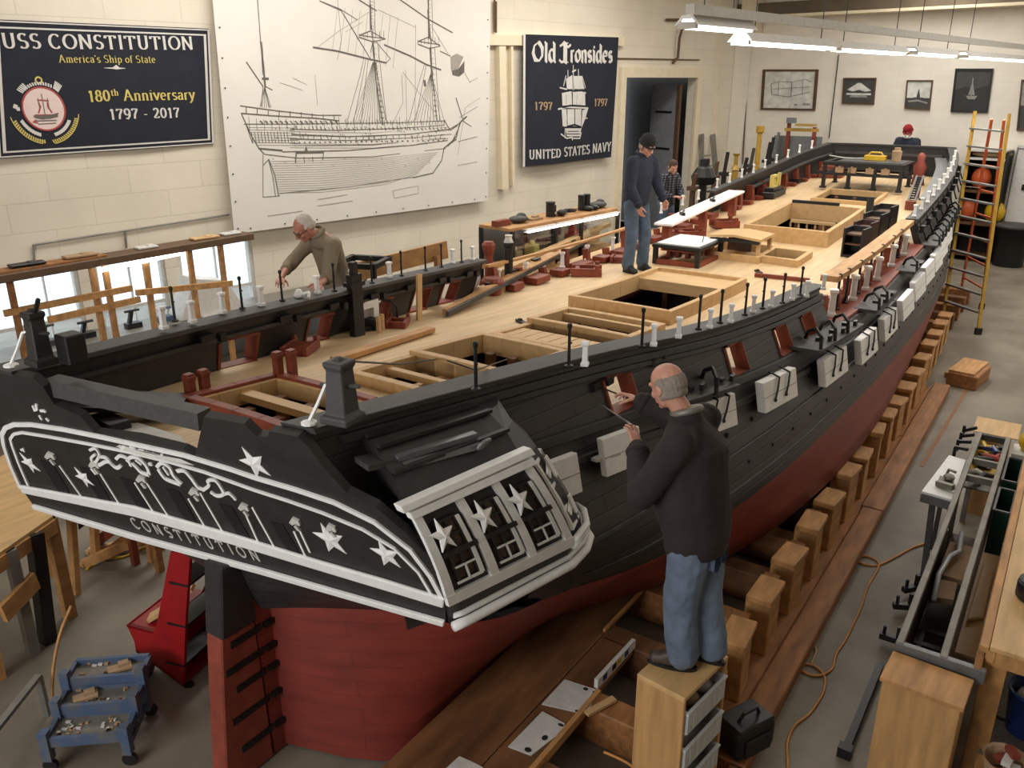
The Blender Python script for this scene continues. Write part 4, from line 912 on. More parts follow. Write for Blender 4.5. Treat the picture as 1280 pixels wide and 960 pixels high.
# bow bulkhead across the fore end, rounded into the sides
b = MB(); z0, z1 = deckz(21.3), railz(21.3); R = []
for i in range(17):
    a = -1 + 2 * i / 16.0; c = 1.38 * a; s = 21.3 + 0.16 * (1 - abs(a) ** 6)
    R.append([(c, s, z0 - 0.1), (c, s + 0.06, z0 - 0.1), (c, s + 0.06, z1 + 0.01), (c, s, z1 + 0.01)])
b.grid(R, close=True); b.build('bow_bulkhead', M_['black'], ship)
b = MB(); R = []
for i in range(17):
    a = -1 + 2 * i / 16.0; c = 1.39 * a; s = 21.3 + 0.16 * (1 - abs(a) ** 6)
    R.append([(c, s - 0.03, z1), (c, s + 0.12, z1), (c, s + 0.12, z1 + 0.04), (c, s - 0.03, z1 + 0.04)])
b.grid(R, close=True); b.build('bow_rail', M_['black'], ship)
b = MB(); b.box((0, 21.33, z1 - 0.16), (2.3, 0.05, 0.05)); b.build('bow_moulding', M_['darkgrey'], ship)
# inner clamp shelves towards the bow, and red-brown inner facing
for sd in (-1, 1):
    b = MB(); R = []
    for s in np.arange(17.0, 21.25, 0.35):
        z = railz(s) - 0.2; c = hr(s) - 0.1; w = 0.10 if sd < 0 else 0.26
        R.append([(sd * c, s, z), (sd * (c - w), s, z), (sd * (c - w), s, z + 0.03), (sd * c, s, z + 0.03)])
    b.grid(R, close=True); b.build('bulwark_shelf', M_['darkgrey'] if sd < 0 else M_['grey'], ship)
    b = MB()
    for k, s in enumerate(np.arange(15.8 if sd < 0 else 16.2, 20.8, 0.62)):
        c = hr(s) - 0.12; d = deckz(s); b.bar((sd * c, s, d + 0.32), (sd * (c - 0.02), s, d), 0.12, 0.12, w1=0.16, h1=0.16)
        b.box((sd * (c - 0.13), s + 0.2, d + 0.05), (0.2, 0.18, 0.09))
    build_each(b, 'bulwark_knee', M_['brick'], ship)
# waterways along the deck edge in the open waist, with red toe timbers
for sd in (-1, 1):
    g0, g1 = GAP[sd]; R = []; b = MB()
    for i in range(22):
        s = g0 + (g1 - g0) * i / 21.0; c = side_c(s, deckz(s)) + 0.01; z = deckz(s)
        R.append([(sd * c, s, z - 0.02), (sd * (c - 0.22), s, z - 0.02), (sd * (c - 0.22), s, z + 0.05), (sd * c, s, z + 0.05)])
    b.grid(R, close=True); b.add(R[0], [(0, 1, 2, 3)]); b.add(R[-1], [(3, 2, 1, 0)]); b.build('waterway', M_['brick'] if sd > 0 else M_['wood'], ship)
# outside mouldings along the black side
def wale(sd, zf, s0, s1, w, h, m, name='wale'):
    n = int((s1 - s0) / 0.3) + 1; R = []
    for i in range(n + 1):
        s = s0 + (s1 - s0) * i / n; z = zf(s); c0 = side_c(s, z) - 0.02; c1 = side_c(s, z + h) - 0.02
        R.append([hp(sd * c0, s, z), hp(sd * (c0 + w + 0.02), s, z), hp(sd * (c1 + w + 0.02), s, z + h), hp(sd * c1, s, z + h)])
    b = MB(); b.grid(R, close=True); b.add(R[0], [(0, 1, 2, 3)]); b.add(R[-1], [(3, 2, 1, 0)]); return b.build(name, m, ship, bev=0.004)
g1 = GAP[1]
wale(1, lambda s: railz(s) - 0.10, 2.9, g1[0], 0.03, 0.05, M_['black']); wale(1, lambda s: deckz(s) + 0.27, 3.3, g1[0], 0.025, 0.035, M_['black'])
wale(1, lambda s: deckz(s) - 0.05, 3.9, 21.0, 0.04, 0.06, M_['black']); wale(1, lambda s: deckz(s) - 0.21, 4.1, 21.0, 0.03, 0.045, M_['black'])
wale(1, lambda s: 1.30, 4.2, 21.0, 0.012, 0.02, M_['black']); wale(1, lambda s: 1.55, 4.2, 21.2, 0.018, 0.03, M_['black']); wale(-1, lambda s: deckz(s) - 0.1, 3.6, 21, 0.04, 0.06, M_['black'])
wale(1, lambda s: railz(s) - 0.10, g1[1], 21.2, 0.03, 0.05, M_['black']); wale(1, lambda s: deckz(s) + 0.25, g1[1], 21.2, 0.03, 0.04, M_['black'])
# inside ledge on the port bulwark
n = 16; R = []; b = MB()
for i in range(n + 1):
    s = 2.9 + (7.8 - 2.9) * i / n; z = deckz(s) + 0.28; c = side_c(s, z) - 0.09
    R.append([hp(-c, s, z), hp(-(c - 0.05), s, z), hp(-(c - 0.05), s, z + 0.03), hp(-c, s, z + 0.03)])
b.grid(R, close=True); b.build('bulwark_ledge', M_['black'], ship)
# ---- white timberheads and iron stanchions standing on the rails
def on_rail(x, y, sd, extra=0.035):
    z = 2.5
    for _ in range(12):
        q = sz(x, y, z); z = railz(q[1]) + extra
    return float(q[0]), float(q[1]), z
tp = MB(); tp.lathe([(0.034, 0), (0.036, 0.018), (0.024, 0.028), (0.022, 0.125), (0.026, 0.135), (0.034, 0.142), (0.034, 0.158), (0.02, 0.162)], 4)
post0 = None; stan0 = None
st_ = MB(); st_.lathe([(0.028, 0), (0.028, 0.012), (0.011, 0.02), (0.010, 0.25), (0.016, 0.262), (0.016, 0.28), (0.008, 0.288)], 8); st_.tube([(0.0, 0.0, 0.16), (0.018, 0, 0.16)], 0.006, 5)
def post(c, s, z, k=1.0, rz=20):
    global post0
    if post0 is None: post0 = tp.build('timberhead', M_['white'], ship); o = post0
    else: o = post0.copy(); COL.objects.link(o)
    o.parent = ship; o.location = (c, s, z); o.rotation_euler = (0, 0, math.radians(rz + 45)); o.scale = (k, k, k); return o
def stanchion(c, s, z, k=1.0):
    global stan0
    if stan0 is None: stan0 = st_.build('iron_stanchion', M_['iron'], ship, smooth=False); o = stan0
    else: o = stan0.copy(); COL.objects.link(o)
    o.parent = ship; o.location = (c, s, z); o.scale = (k, k, k); o.rotation_euler = (0, 0, c * 9); return o
for x, y in [(731, 457), (817, 432), (848, 422), (887, 410), (913, 403), (941, 391), (964, 384), (990, 375), (1008, 371), (1029, 362)]: post(*on_rail(x, y, 1))
for x, y in [(205, 411), (241, 403), (279, 391), (327, 382), (397, 367), (441, 358), (487, 347), (566, 329), (591, 325)]: post(*on_rail(x, y, -1), rz=0)
for x, y in [(595, 488), (711, 459), (802, 434), (873, 412), (900, 404), (931, 394), (953, 386), (978, 379), (1000, 369)]: stanchion(*on_rail(x, y, 1))
for x, y in [(219, 402), (303, 386), (353, 376), (418, 364), (465, 354), (502, 345), (532, 338), (552, 334), (577, 328)]: stanchion(*on_rail(x, y, -1), k=0.9)
for k in range(10):
    s = 14.35 + 0.62 * k; post(hr(s) - 0.04, s, railz(s) + 0.035, 1.15)
    if k < 9: post(-(hr(s + 1.2) - 0.02), s + 1.2, railz(s + 1.2) + 0.035, 1.1)
for s in (13.2, 14.1, 14.8): post(-(hr(s) + 0.02), s, deckz(s) + 0.36, 1.1)
# posts along the open waist rails
for s in (9.35, 10.3, 10.95, 11.6, 12.5, 13.3): post(hr(s) + 0.06, s, deckz(s) + 0.05, 1.9)
for s in (8.3, 8.95, 9.9, 10.6, 11.4, 12.2): post(-(hr(s) - 0.02), s, deckz(s) + 0.05, 1.4)
for s in (9.7, 10.1, 10.7, 11.3, 11.9, 12.6, 13.1): stanchion(hr(s) + 0.02, s, deckz(s) + 0.05, 1.45)
# red-brown timbers standing in the waist
b = MB()
for k, s in enumerate(np.arange(9.3, 14.1, 0.55)):
    d = deckz(s); b.bar((hr(s) - 0.02, s, d + 0.04), (hr(s) - 0.04, s, d + 0.28 - 0.06 * (k % 2)), 0.10, 0.07); b.box((hr(s) - 0.08, s + 0.25, d + 0.07), (0.16, 0.26, 0.08))
build_each(b, 'waist_timber', M_['brick'], ship)
b = MB()
for k, s in enumerate(np.arange(8.2, 15.2, 0.6)):
    d = deckz(s); b.bar((-(hr(s) - 0.02), s, d + 0.04), (-(hr(s) - 0.0), s, d + 0.30 - 0.08 * (k % 3)), 0.09, 0.07); b.box((-(hr(s) - 0.16), s + 0.2, d + 0.06), (0.20, 0.22 + 0.1 * (k % 2), 0.08))
build_each(b, 'waist_timber', M_['brick'], ship)
# pale batten rail along the open starboard waist, and thin batten on the port side
b = MB(); P_ = [(hr(s) - 0.06, s, deckz(s) + 0.42) for s in np.arange(9.55, 14.0, 0.55)]
for i in range(len(P_) - 1): b.bar(P_[i], P_[i + 1], 0.19, 0.065)
b.build('batten_rail', M_['oakpale'], ship)
b = MB(); P_ = [(-(hr(s) + 0.02), s, deckz(s) + 0.33) for s in np.arange(8.1, 12.6, 0.6)]
for i in range(len(P_) - 1): b.bar(P_[i], P_[i + 1], 0.06, 0.03)
b.build('batten_rail', M_['oakpale'], ship)
# port block: dark posts and blocks on the inner side
b = MB(); q = sc_ = None
for s, hgt in ((5.38, 0.62),): b.box((-(hr(s) - 0.16), s, deckz(s) + hgt / 2 - 0.03), (0.07, 0.13, hgt)); b.box((-(hr(s) - 0.16), s, deckz(s) + hgt + 0.02), (0.05, 0.06, 0.12)); b.box((-(hr(s) - 0.16), s, deckz(s) + 0.5), (0.1, 0.18, 0.04))
b.build('bitt_post', M_['iron'], ship)
b = MB()
for s in (3.6, 4.45, 5.1, 5.75, 6.4, 7.0, 7.55):
    z = deckz(s) + 0.33; c = side_c(s, z) - 0.12; b.box((-c, s, z), (0.07, 0.11, 0.05)); b.box((-(c - 0.03), s + 0.12, z - 0.02), (0.05, 0.05, 0.06))
build_each(b, 'eyebolt_block', M_['iron'], ship)
# white cut-out panel on the port bulwark and its black bracket
s = 5.62; d = deckz(s); c = side_c(s, d + 0.1) - 0.16
b = MB(); b.stroke([(-0.14, 0.05), (-0.14, 0.25), (0.14, 0.25), (0.14, 0.05)], 0.07, lambda u, v, h: (-c + h, s + u, d + v), 0, 0.05, closed=False); b.box((-c - 0.02, s, d + 0.14), (0.02, 0.26, 0.2)); b.build('gunport_panel', M_['white'], ship)
b = MB(); b.box((-c + 0.06, s + 0.1, d + 0.05), (0.12, 0.16, 0.13)); b.bar((-c + 0.05, s - 0.18, d + 0.06), (-c + 0.08, s + 0.05, d + 0.03), 0.05, 0.04); b.build('gun_bracket', M_['iron'], ship)
# ---------------------------------------------------------------- stern: transom, lettering, quarter gallery
SX = np.array([math.cos(TH), -math.sin(TH), 0.0]); SY = np.array([math.sin(TH), math.cos(TH), 0.0])
def ship_w(q): v = SHIPM @ Vector(q); return np.array(v)
TN = SY - 0.158 * SX + 0.35 * np.array([0, 0, 1.0]); TP = ship_w((0, 2.72, 1.65))
def tp(x, y):                                     # photo pixel on the raked transom plane -> (c, z)
    p = to_ship(hit(x, y, TP, TN)); return float(p[0]), float(p[2])
TL = math.sqrt(1 + 0.158 ** 2 + 0.35 ** 2)
def tf(c, z, h):                                  # h = distance out of the plane, aft
    s = 2.72 + 0.158 * c - 0.35 * (z - 1.65)
    return (c + 0.158 * h / TL, s - h / TL, z - 0.35 * h / TL)
outl = [(557, 777), (557, 748), (552, 728), (535, 698), (504, 664), (469, 634), (433, 616), (406, 586), (383, 556), (372, 546), (337, 539), (334, 546), (320, 545), (305, 530), (255, 521), (253, 530), (244, 570), (228, 562), (170, 548), (118, 541), (100, 520), (68, 506), (54, 484), (40, 472), (-2, 466), (-4, 520), (2, 545), (8, 575), (26, 610), (42, 632)]
b = MB(); b.prism([tp(*p) for p in outl], tf, -0.05, 0.0); tr = b.build('transom', M_['black'], ship)
# white mouldings
SCL = tp(200, 600)[1] - tp(200, 601)[1]            # metres of height per photo pixel here
def tstroke(pts, w, h0=0.0, h1=0.008, mb=None, closed=False):
    m = mb or MB(); m.stroke([tp(*p) for p in pts], [x * SCL for x in w] if isinstance(w, (list, tuple)) else w * SCL, tf, h0, h1, closed=closed); return m
m = MB(); m.prism([tp(*p) for p in [(26, 605), (30, 614), (169, 643), (303, 681), (400, 710), (480, 734), (556, 757), (557, 746), (480, 722), (400, 699), (303, 669), (169, 631)]], tf, 0, 0.022); m.build('transom_moulding', M_['white'], tr, bev=0.008, seg=2)
m = MB(); m.prism([tp(*p) for p in [(42, 629), (44, 634), (169, 672), (328, 715), (440, 747), (556, 780), (557, 774), (440, 741), (328, 709), (169, 666)]], tf, 0, 0.024); m.build('transom_moulding', M_['white'], tr, bev=0.006, seg=2)
oA = [(27, 610), (14, 580), (6, 556), (4, 542), (8, 534), (18, 530), (40, 530), (80, 536), (130, 546), (180, 557), (230, 568), (290, 586), (319, 596), (370, 611), (418, 627), (469, 652), (514, 687), (539, 720), (553, 746)]
iA = [(36, 606), (24, 578), (16, 556), (14, 548), (18, 542), (28, 540), (60, 545), (110, 554), (160, 564), (210, 576), (255, 589), (319, 612), (360, 625), (403, 640), (454, 661), (494, 685), (524, 715), (540, 742)]
tstroke(oA, 4.0, h1=0.012).build('arch_moulding', M_['white'], tr); tstroke(iA, 2.6, h1=0.01).build('arch_moulding', M_['white'], tr)
def star(cx, cy, r, rot=0, mb=None):
    C_ = tp(cx, cy); R = r * SCL; m = mb or MB()
    k = [(0.42 if i % 2 else 1.0) for i in range(10)]
    P_ = [(C_[0] + R * 0.95 * k[i] * math.cos(math.radians(90 + 36 * i + rot)), C_[1] + R * 1.05 * k[i] * math.sin(math.radians(90 + 36 * i + rot))) for i in range(10)]
    n = len(m.v); m.v += [tf(*p, 0.0) for p in P_] + [tf(*p, 0.004) for p in P_] + [tf(*C_, 0.016)]
    for i in range(10):
        j = (i + 1) % 10; m.f += [(n + i, n + j, n + 10 + j, n + 10 + i), (n + 10 + i, n + 10 + j, n + 20)]; m.m += [0, 0]
    return m
for cx, cy, r, ro in [(37, 579, 12, 20), (105, 597, 11.5, 20), (318, 579, 14.5, 18), (413, 674, 16, 8), (483, 693, 14, 8)]: star(cx, cy, r, ro).build('star', M_['white'], tr)
m = MB()
for pl in [[(42, 507), (44, 512), (47, 511), (46, 505)], [(51, 513), (56, 513), (58, 515)], [(50, 519), (53, 524)], [(58, 522), (62, 526)], [(27, 562), (30, 561), (31, 564)]]: tstroke(pl, 2.2, 0, 0.008, m)
m.build('carved_scrap', M_['white'], tr)
# panel reveals and pilaster lines
pil = [((75, 582), (102, 620)), ((126, 592), (151, 632)), ((169, 603), (194, 642)), ((180, 597), (213, 648)), ((236, 623), (258, 660)), ((251, 616), (280, 666)), ((308, 643), (325, 681)), ((316, 634), (345, 686)), ((368, 664), (382, 694)), ((374, 660), (388, 690))]
m = MB()
for p, q in pil: tstroke([p, q], 1.9, 0, 0.006, m)
build_each(m, 'pilaster_line', M_['white'], tr)
m = MB()
for p in [(64, 572), (119, 583), (178, 601), (244, 617), (306, 636), (370, 654), (415, 662)]:
    tstroke([(p[0] - 5, p[1] - 1), (p[0] - 1, p[1] - 5), (p[0] + 3, p[1] - 3), (p[0] + 6, p[1] + 1)], [3, 5, 5, 2], 0, 0.014, m); tstroke([(p[0], p[1] + 2), (p[0] + 5, p[1] + 8)], 3, 0, 0.012, m)
m.build('carved_capital', M_['offwhite'], tr)
m = MB()
for x0, y0 in [(48, 575), (98, 583), (148, 596), (206, 610), (272, 629), (336, 651)]:
    m.prism([tp(x0 + 2, y0), tp(x0 + 18, y0 + 4), tp(x0 + 46, y0 + 52), tp(x0 + 30, y0 + 47)], tf, -0.01, 0.004)
build_each(m, 'window_recess', mat('recess_shade', (14, 13, 13), 0.7), tr)  # patches sit proud; shade of the recesses put into a darker black
# carved scroll work in the middle
m = MB()
for pl, w in [([(113, 562), (120, 560), (125, 568), (119, 578), (115, 572), (120, 567)], 3.4), ([(115, 576), (123, 581), (135, 576), (146, 584), (152, 581)], 4.5), ([(124, 570), (134, 572), (141, 580)], 4), ([(146, 573), (151, 569), (160, 573), (165, 582)], 4), ([(160, 576), (164, 571), (174, 572), (184, 582), (188, 592)], 4.5), ([(166, 578), (172, 584), (178, 590), (187, 593)], 5), ([(170, 574), (178, 580)], 3), ([(197, 583), (203, 578), (213, 584), (218, 594), (228, 604)], 4.5), ([(199, 586), (207, 597), (218, 602), (226, 605)], 5), ([(205, 583), (212, 593)], 3), ([(222, 588), (231, 588), (240, 597), (248, 608), (254, 611)], 4.5), ([(254, 612), (262, 606), (261, 600), (270, 600), (278, 610), (280, 617), (272, 619), (264, 614)], 4), ([(281, 617), (287, 616), (294, 622), (295, 624)], 3.4), ([(188, 578), (190, 581)], 6), ([(115, 585), (121, 592)], 4)]:
    tstroke(spline(pl, 6), w * 0.66, 0, 0.010, m)
m.build('carved_scroll', M_['white'], tr)
m = MB()
for pl in [[(150, 556), (153, 560), (157, 557)], [(160, 559), (164, 563), (168, 560), (163, 558)], [(171, 561), (171, 567)], [(174, 562), (179, 563), (178, 568)], [(183, 564), (189, 568), (184, 568)], [(193, 566), (193, 570)], [(200, 569), (207, 571)], [(203, 567), (205, 573)]]: tstroke(pl, 2.2, 0, 0.008, m)
m.build('carved_letters', M_['white'], tr)
m = MB()
lettering(m, 'CONSTITUTION', tp(169, 659), tp(328, 702), tp(180, 650)[1] - tp(180, 660.5)[1], tf, 0.0, 0.006, thick=0.11, thin=0.09, serif=0, gap=0.42)
m.build('name_lettering', M_['silver'], tr)
# boards behind the notch in the top edge
P_ = [sz(x, y, 2.44) for x, y in [(104, 539), (172, 528), (226, 545), (250, 578), (180, 566)]]
b = MB(); b.prism([(p[0], p[1]) for p in P_], lambda u, v, h: (u, v, h), 2.415, 2.44); b.build('stern_board', M_['offwhite'], ship)
p, q = sz(66, 481, 2.74), sz(256, 524, 2.70)
b = MB(); b.bar(p, q, 0.10, 0.10); b.build('taffrail_beam', M_['darkgrey'], ship)
p, q = sz(108, 500, 2.60), sz(246, 486, 2.46)
b = MB(); b.bar(sz(60, 497, 2.6) + np.array([0, 0.12, -0.05]), sz(230, 505, 2.48), 0.32, 0.03); b.build('stern_deck_plank', M_['black'], ship)
b = MB(); b.bar(sz(120, 505, 2.52) + np.array([0, 0.0, -0.1]), sz(152, 536, 2.45), 0.12, 0.08); b.build('stern_knee', M_['black'], ship)
# counter strip under the transom, closing it to the hull
b = MB(); A_ = []; n = 24
sw = lambda c: next(s_ for s_ in np.linspace(2.9, 4.6, 400) if hw(s_) >= min(abs(c), 1.66))
for i in range(n + 1):
    c = -1.63 + 3.22 * i / n; p0 = np.array(tf(c, 1.605, -0.03)); cc = c * 0.97; s1 = sw(cc); p3 = np.array(hp(cc, s1, WLZ)); row = []
    for k in range(7):
        t = k / 6.0; p = p0 * (1 - t) + p3 * t; p[2] += -0.04 * math.sin(math.pi * t);  row.append(tuple(p))
    A_.append(row)
b.grid(A_); b.build('counter', hullblk, ship, smooth=True)
# quarter gallery, starboard
def gal_pt(x, y, z): return np.array(sz(x, y, z))
BL = np.array([1.625, 2.90, 1.83]); BR = np.array([1.84, 3.82, 1.81]); TLp = gal_pt(510, 641, 2.40); TRp = gal_pt(655, 576, 2.43)
gn = np.cross(BR - BL, TLp - BL); gn = gn / np.linalg.norm(gn); gn = gn if gn[0] > 0 else -gn
def gf(u, v, h): p = (BL * (1 - u) + BR * u) * (1 - v) + (TLp * (1 - u) + TRp * u) * v; bulge = 0.035 * 4 * v * (1 - v); return tuple(p + gn * (h + bulge))
ga = MB()
inb = lambda p, d: (p[0] - d, p[1], p[2])
rows = []
for u in np.linspace(0, 1, 9):
    top = np.array(gf(u, 1, 0)); bot = np.array(gf(u, 0, 0)); hs = top[1]; rz_ = railz(hs) - 0.12
    roofc = hr(hs) + 0.02
    rows.append([(1.50 + 0.20 * u, max(bot[1], 3.02), 1.64), (bot[0] - 0.04, max(bot[1] + 0.02, 2.985), 1.635)] + [gf(u, v, 0) for v in (0, 0.25, 0.5, 0.75, 1)] + [tuple(top * (1 - k) + np.array([roofc, hs + 0.12, rz_]) * k + np.array([0, 0, 0.10 * math.sin(math.pi * k)])) for k in (0.3, 0.6, 0.85)] + [(roofc - 0.1, hs + 0.14, rz_)])
# rounded fore end
lr = rows[-1]
for k in (0.35, 0.7, 0.92, 1.0):
    a = k * math.pi / 2
    rr = []
    for p in lr:
        hc = side_c(min(p[1] + 0.4, 4.6), max(p[2], 1.5)) - 0.06
        rr.append((hc + (p[0] - hc) * math.cos(a), p[1] + 0.42 * math.sin(a) * (1.0 if p[2] < 2.45 else 0.6), p[2] - (0.02 * k if p[2] < 2.45 else 0)))
    rows.append(rr)
ga.grid(rows); ga.add(rows[0], [tuple(range(len(rows[0])))])
qg = ga.build('quarter_gallery', M_['black'], ship)
def gstroke(m, pts, w, h0=0.0, h1=0.02): m.stroke(pts, w, lambda u, v, h: gf(u, v, h), h0, h1)
LU = float(np.linalg.norm(BR - BL)); LV = float(np.linalg.norm(TLp - BL))
def gquad(m, u0, u1, v0, v1, h0, h1, nv=1):
    for k in range(nv):
        a, d = v0 + (v1 - v0) * k / nv, v0 + (v1 - v0) * (k + 1) / nv
        m.hexa([gf(u0, a, h0), gf(u1, a, h0), gf(u1, a, h1), gf(u0, a, h1), gf(u0, d, h0), gf(u1, d, h0), gf(u1, d, h1), gf(u0, d, h1)])
m = MB()
for u in (0.0, 0.335, 0.645, 0.955): gquad(m, u, u + 0.06, 0.08, 0.97, 0.0, 0.028, 6)
gquad(m, 0.0, 1.02, -0.02, 0.10, 0.0, 0.03)
build_each(m, 'gallery_pilaster', M_['white'], qg)
m = MB(); gquad(m, -0.02, 1.05, 0.96, 1.03, 0.0, 0.05); gquad(m, -0.06, 1.08, 1.05, 1.12, -0.005, 0.06); m.build('gallery_cornice', M_['white'], qg, bev=0.006, seg=2)
# lower white moulding running round to the fore end
P_ = [np.array(r_[1]) for r_ in rows]
m = MB(); m.tube([(p[0] + 0.045, p[1] - 0.03 * (i == 0), p[2] + 0.02) for i, p in enumerate(P_[:12])], 0.028, 8); m.tube([(p[0] + 0.02, p[1], p[2] + 0.065) for p in P_[:12]], 0.018, 8); m.build('gallery_moulding', M_['white'], qg, smooth=True)
P2 = [np.array(r_[2]) for r_ in rows]
m = MB(); m.tube([(p[0] + 0.02, p[1], p[2] - 0.005) for p in P2[8:12]], 0.03, 8); m.tube([(p[0] + 0.03, p[1], p[2] + 0.03) for p in P2[8:12]], 0.022, 8); m.build('gallery_moulding', M_['white'], qg, smooth=True)
sash = MB(); glz = MB(); mun = MB(); shut = MB(); stars = MB()
for u0 in (0.10, 0.425, 0.735):
    u1 = u0 + 0.19
    gquad(glz, u0, u1, 0.20, 0.82, 0.001, 0.006, 5)
    for ua in (u0 + 0.02, u0 + 0.095, u1 - 0.02): gquad(sash, ua - 0.012, ua + 0.012, 0.18, 0.84, 0.004, 0.02, 5)
    for v in (0.19, 0.36, 0.52, 0.68, 0.83): gquad(sash, u0, u1, v - 0.012, v + 0.012, 0.004, 0.018)
    gquad(sash, u0 - 0.03, u1 + 0.04, 0.50, 0.545, 0.008, 0.035)
    gquad(mun, u1 - 0.018, u1 + 0.012, 0.19, 0.83, 0.02, 0.026, 6); gquad(mun, u0 + 0.0, u0 + 0.10, 0.175, 0.20, 0.02, 0.026); gquad(mun, u0 + 0.105, u1, 0.175, 0.205, 0.02, 0.026)
    gquad(mun, u0 + 0.085, u0 + 0.10, 0.19, 0.36, 0.02, 0.024, 2); gquad(mun, u0 + 0.02, u0 + 0.09, 0.345, 0.365, 0.02, 0.024); gquad(mun, u0 + 0.10, u1 - 0.02, 0.345, 0.365, 0.02, 0.024)
    cu, cv = u0 + 0.02, 0.72
    k = [(0.4 if i % 2 else 1.0) for i in range(10)]
    pl = [(cu + 0.105 * k[i] * 0.82 / LU * math.cos(math.radians(90 + 36 * i)), cv + 0.105 * k[i] / LV * math.sin(math.radians(90 + 36 * i))) for i in range(10)]
    n0 = len(stars.v); stars.v += [gf(*p, 0.036) for p in pl] + [gf(*p, 0.046) for p in pl] + [gf(cu, cv, 0.066)]
    for i in range(10):
        j = (i + 1) % 10; stars.f += [(n0 + i, n0 + j, n0 + 10 + j, n0 + 10 + i), (n0 + 10 + i, n0 + 10 + j, n0 + 20)]; stars.m += [0, 0]
build_each(glz, 'gallery_pane', mat('gallery_pane', (74, 58, 44), 0.25, var=0.4, scale=9), qg); sash.build('gallery_sash', M_['black'], qg); build_each(mun, 'gallery_muntin', M_['white'], qg); build_each(stars, 'star', M_['white'], qg)
# narrow end light with its own stars
def ef(u, v, h):      # on the rounded end
    x = u * 3; i = min(int(x), 2); fr = x - i; A_ = rows[8 + i]; B_ = rows[9 + i]
    yv = v * 4; j = min(int(yv), 3); g = yv - j
    p = (np.array(A_[2 + j]) * (1 - g) + np.array(A_[3 + j]) * g) * (1 - fr) + (np.array(B_[2 + j]) * (1 - g) + np.array(B_[3 + j]) * g) * fr
    n_ = np.array([0.75, 0.66, 0.0]); return tuple(p + n_ * h)
m = MB()
for u in (0.12, 0.42): m.stroke([(u, 0.12), (u, 0.5), (u, 0.92)], 0.035, ef, 0, 0.02)
for v in (0.12, 0.35, 0.62, 0.9): m.stroke([(0.1, v), (0.45, v)], 0.03, ef, 0, 0.02)
m.build('gallery_muntin', M_['white'], qg)
m = MB()
for v in (0.75, 0.3): m.stroke([(0.15, v), (0.42, v + 0.08)], 0.06, ef, 0.02, 0.03); m.stroke([(0.28, v - 0.06), (0.3, v + 0.14)], 0.06, ef, 0.02, 0.03)
m.build('star', M_['white'], qg)
# boards and scroll lying along the gallery roof
p, q = gal_pt(452, 580, 2.60), gal_pt(500, 570, 2.58)
m = MB(); m.bar(p, q, 0.14, 0.03); m.build('roof_block', M_['darkgrey'], qg)
m = MB(); m.bar(gal_pt(495, 573, 2.60), gal_pt(594, 543, 2.60), 0.045, 0.03); m.build('roof_batten', M_['grey'], qg)
m = MB(); m.bar(gal_pt(505, 582, 2.57), gal_pt(600, 556, 2.56), 0.04, 0.03); cs = gal_pt(604, 556, 2.57)
m.tube([(cs[0] + 0.02 * math.sin(a) * (1 - a / 14), cs[1] + 0.055 * math.cos(a) * (1 - a / 14), cs[2] + 0.03 * math.sin(a) * (1 - a / 14)) for a in np.linspace(0, 10, 26)], 0.012, 6); m.build('roof_scroll', M_['grey'], qg)
for k in range(4):
    u0 = 0.05 + 0.2 * k; m = MB()
    for s_ in range(3): pass
m = MB()
for j in (7, 8, 9):
    for i in range(0, 8):
        A_, B_ = np.array(rows[i][j]), np.array(rows[i + 1][j]); m.bar(A_ + np.array([0.015, 0, 0.012]), B_ + np.array([0.015, 0, 0.012]), 0.03, 0.02)
build_each(m, 'roof_strake', M_['black'], qg)
# stern pedestals and white brackets on the rail ends
for (x, y, sd) in [(429, 526, 1), (53, 455, -1)]:
    c, s, z = on_rail(x, y, sd); m = MB(); k = 1.0 if sd > 0 else 0.85
    m.lathe([(0.115 * k, 0), (0.115 * k, 0.035), (0.095 * k, 0.045), (0.085 * k, 0.05), (0.068 * k, 0.27), (0.082 * k, 0.285), (0.082 * k, 0.31), (0.03, 0.315), (0.02, 0.33)], 4, M=T(c, s, z) @ RZ(45 + (8 if sd > 0 else 0)))
    m.bar((c - 0.12, s - 0.02, z + 0.17), (c + 0.12, s + 0.01, z + 0.2), 0.02, 0.02); o = m.build('stern_pedestal', M_['darkgrey'] if sd > 0 else M_['black'], ship, bev=0.006)
    m = MB(); m.tube([(c - 0.11, s - 0.12, z + 0.01), (c - 0.08, s - 0.08, z + 0.1), (c - 0.05, s - 0.05, z + 0.19), (c - 0.02, s - 0.03, z + 0.2)], 0.01, 6); m.lathe([(0.04, 0), (0.04, 0.01), (0.015, 0.02)], 10, (c - 0.11, s - 0.12, z)); m.build('pedestal_strut', M_['white'], o)
c, s, z = on_rail(53, 455, -1); m = MB(); m.box((c + 0.16, s + 0.1, z + 0.1), (0.12, 0.12, 0.17)); m.tube([(c, s, z + 0.26), (c + 0.1, s, z + 0.4)], 0.015, 6); m.build('pedestal_box', M_['blackpl'], ship, bev=0.01)
# red-brown bitts by the stern hatch
for (x, y) in [(240, 503), (258, 497), (349, 473), (366, 470)]:
    q = sz(x, y, 2.40); m = MB(); m.box((q[0], q[1], 2.40 + 0.08), (0.055, 0.06, 0.24)); m.box((q[0], q[1], 2.40 + 0.17), (0.065, 0.07, 0.03)); m.build('bitt', M_['brick'], ship, bev=0.004)
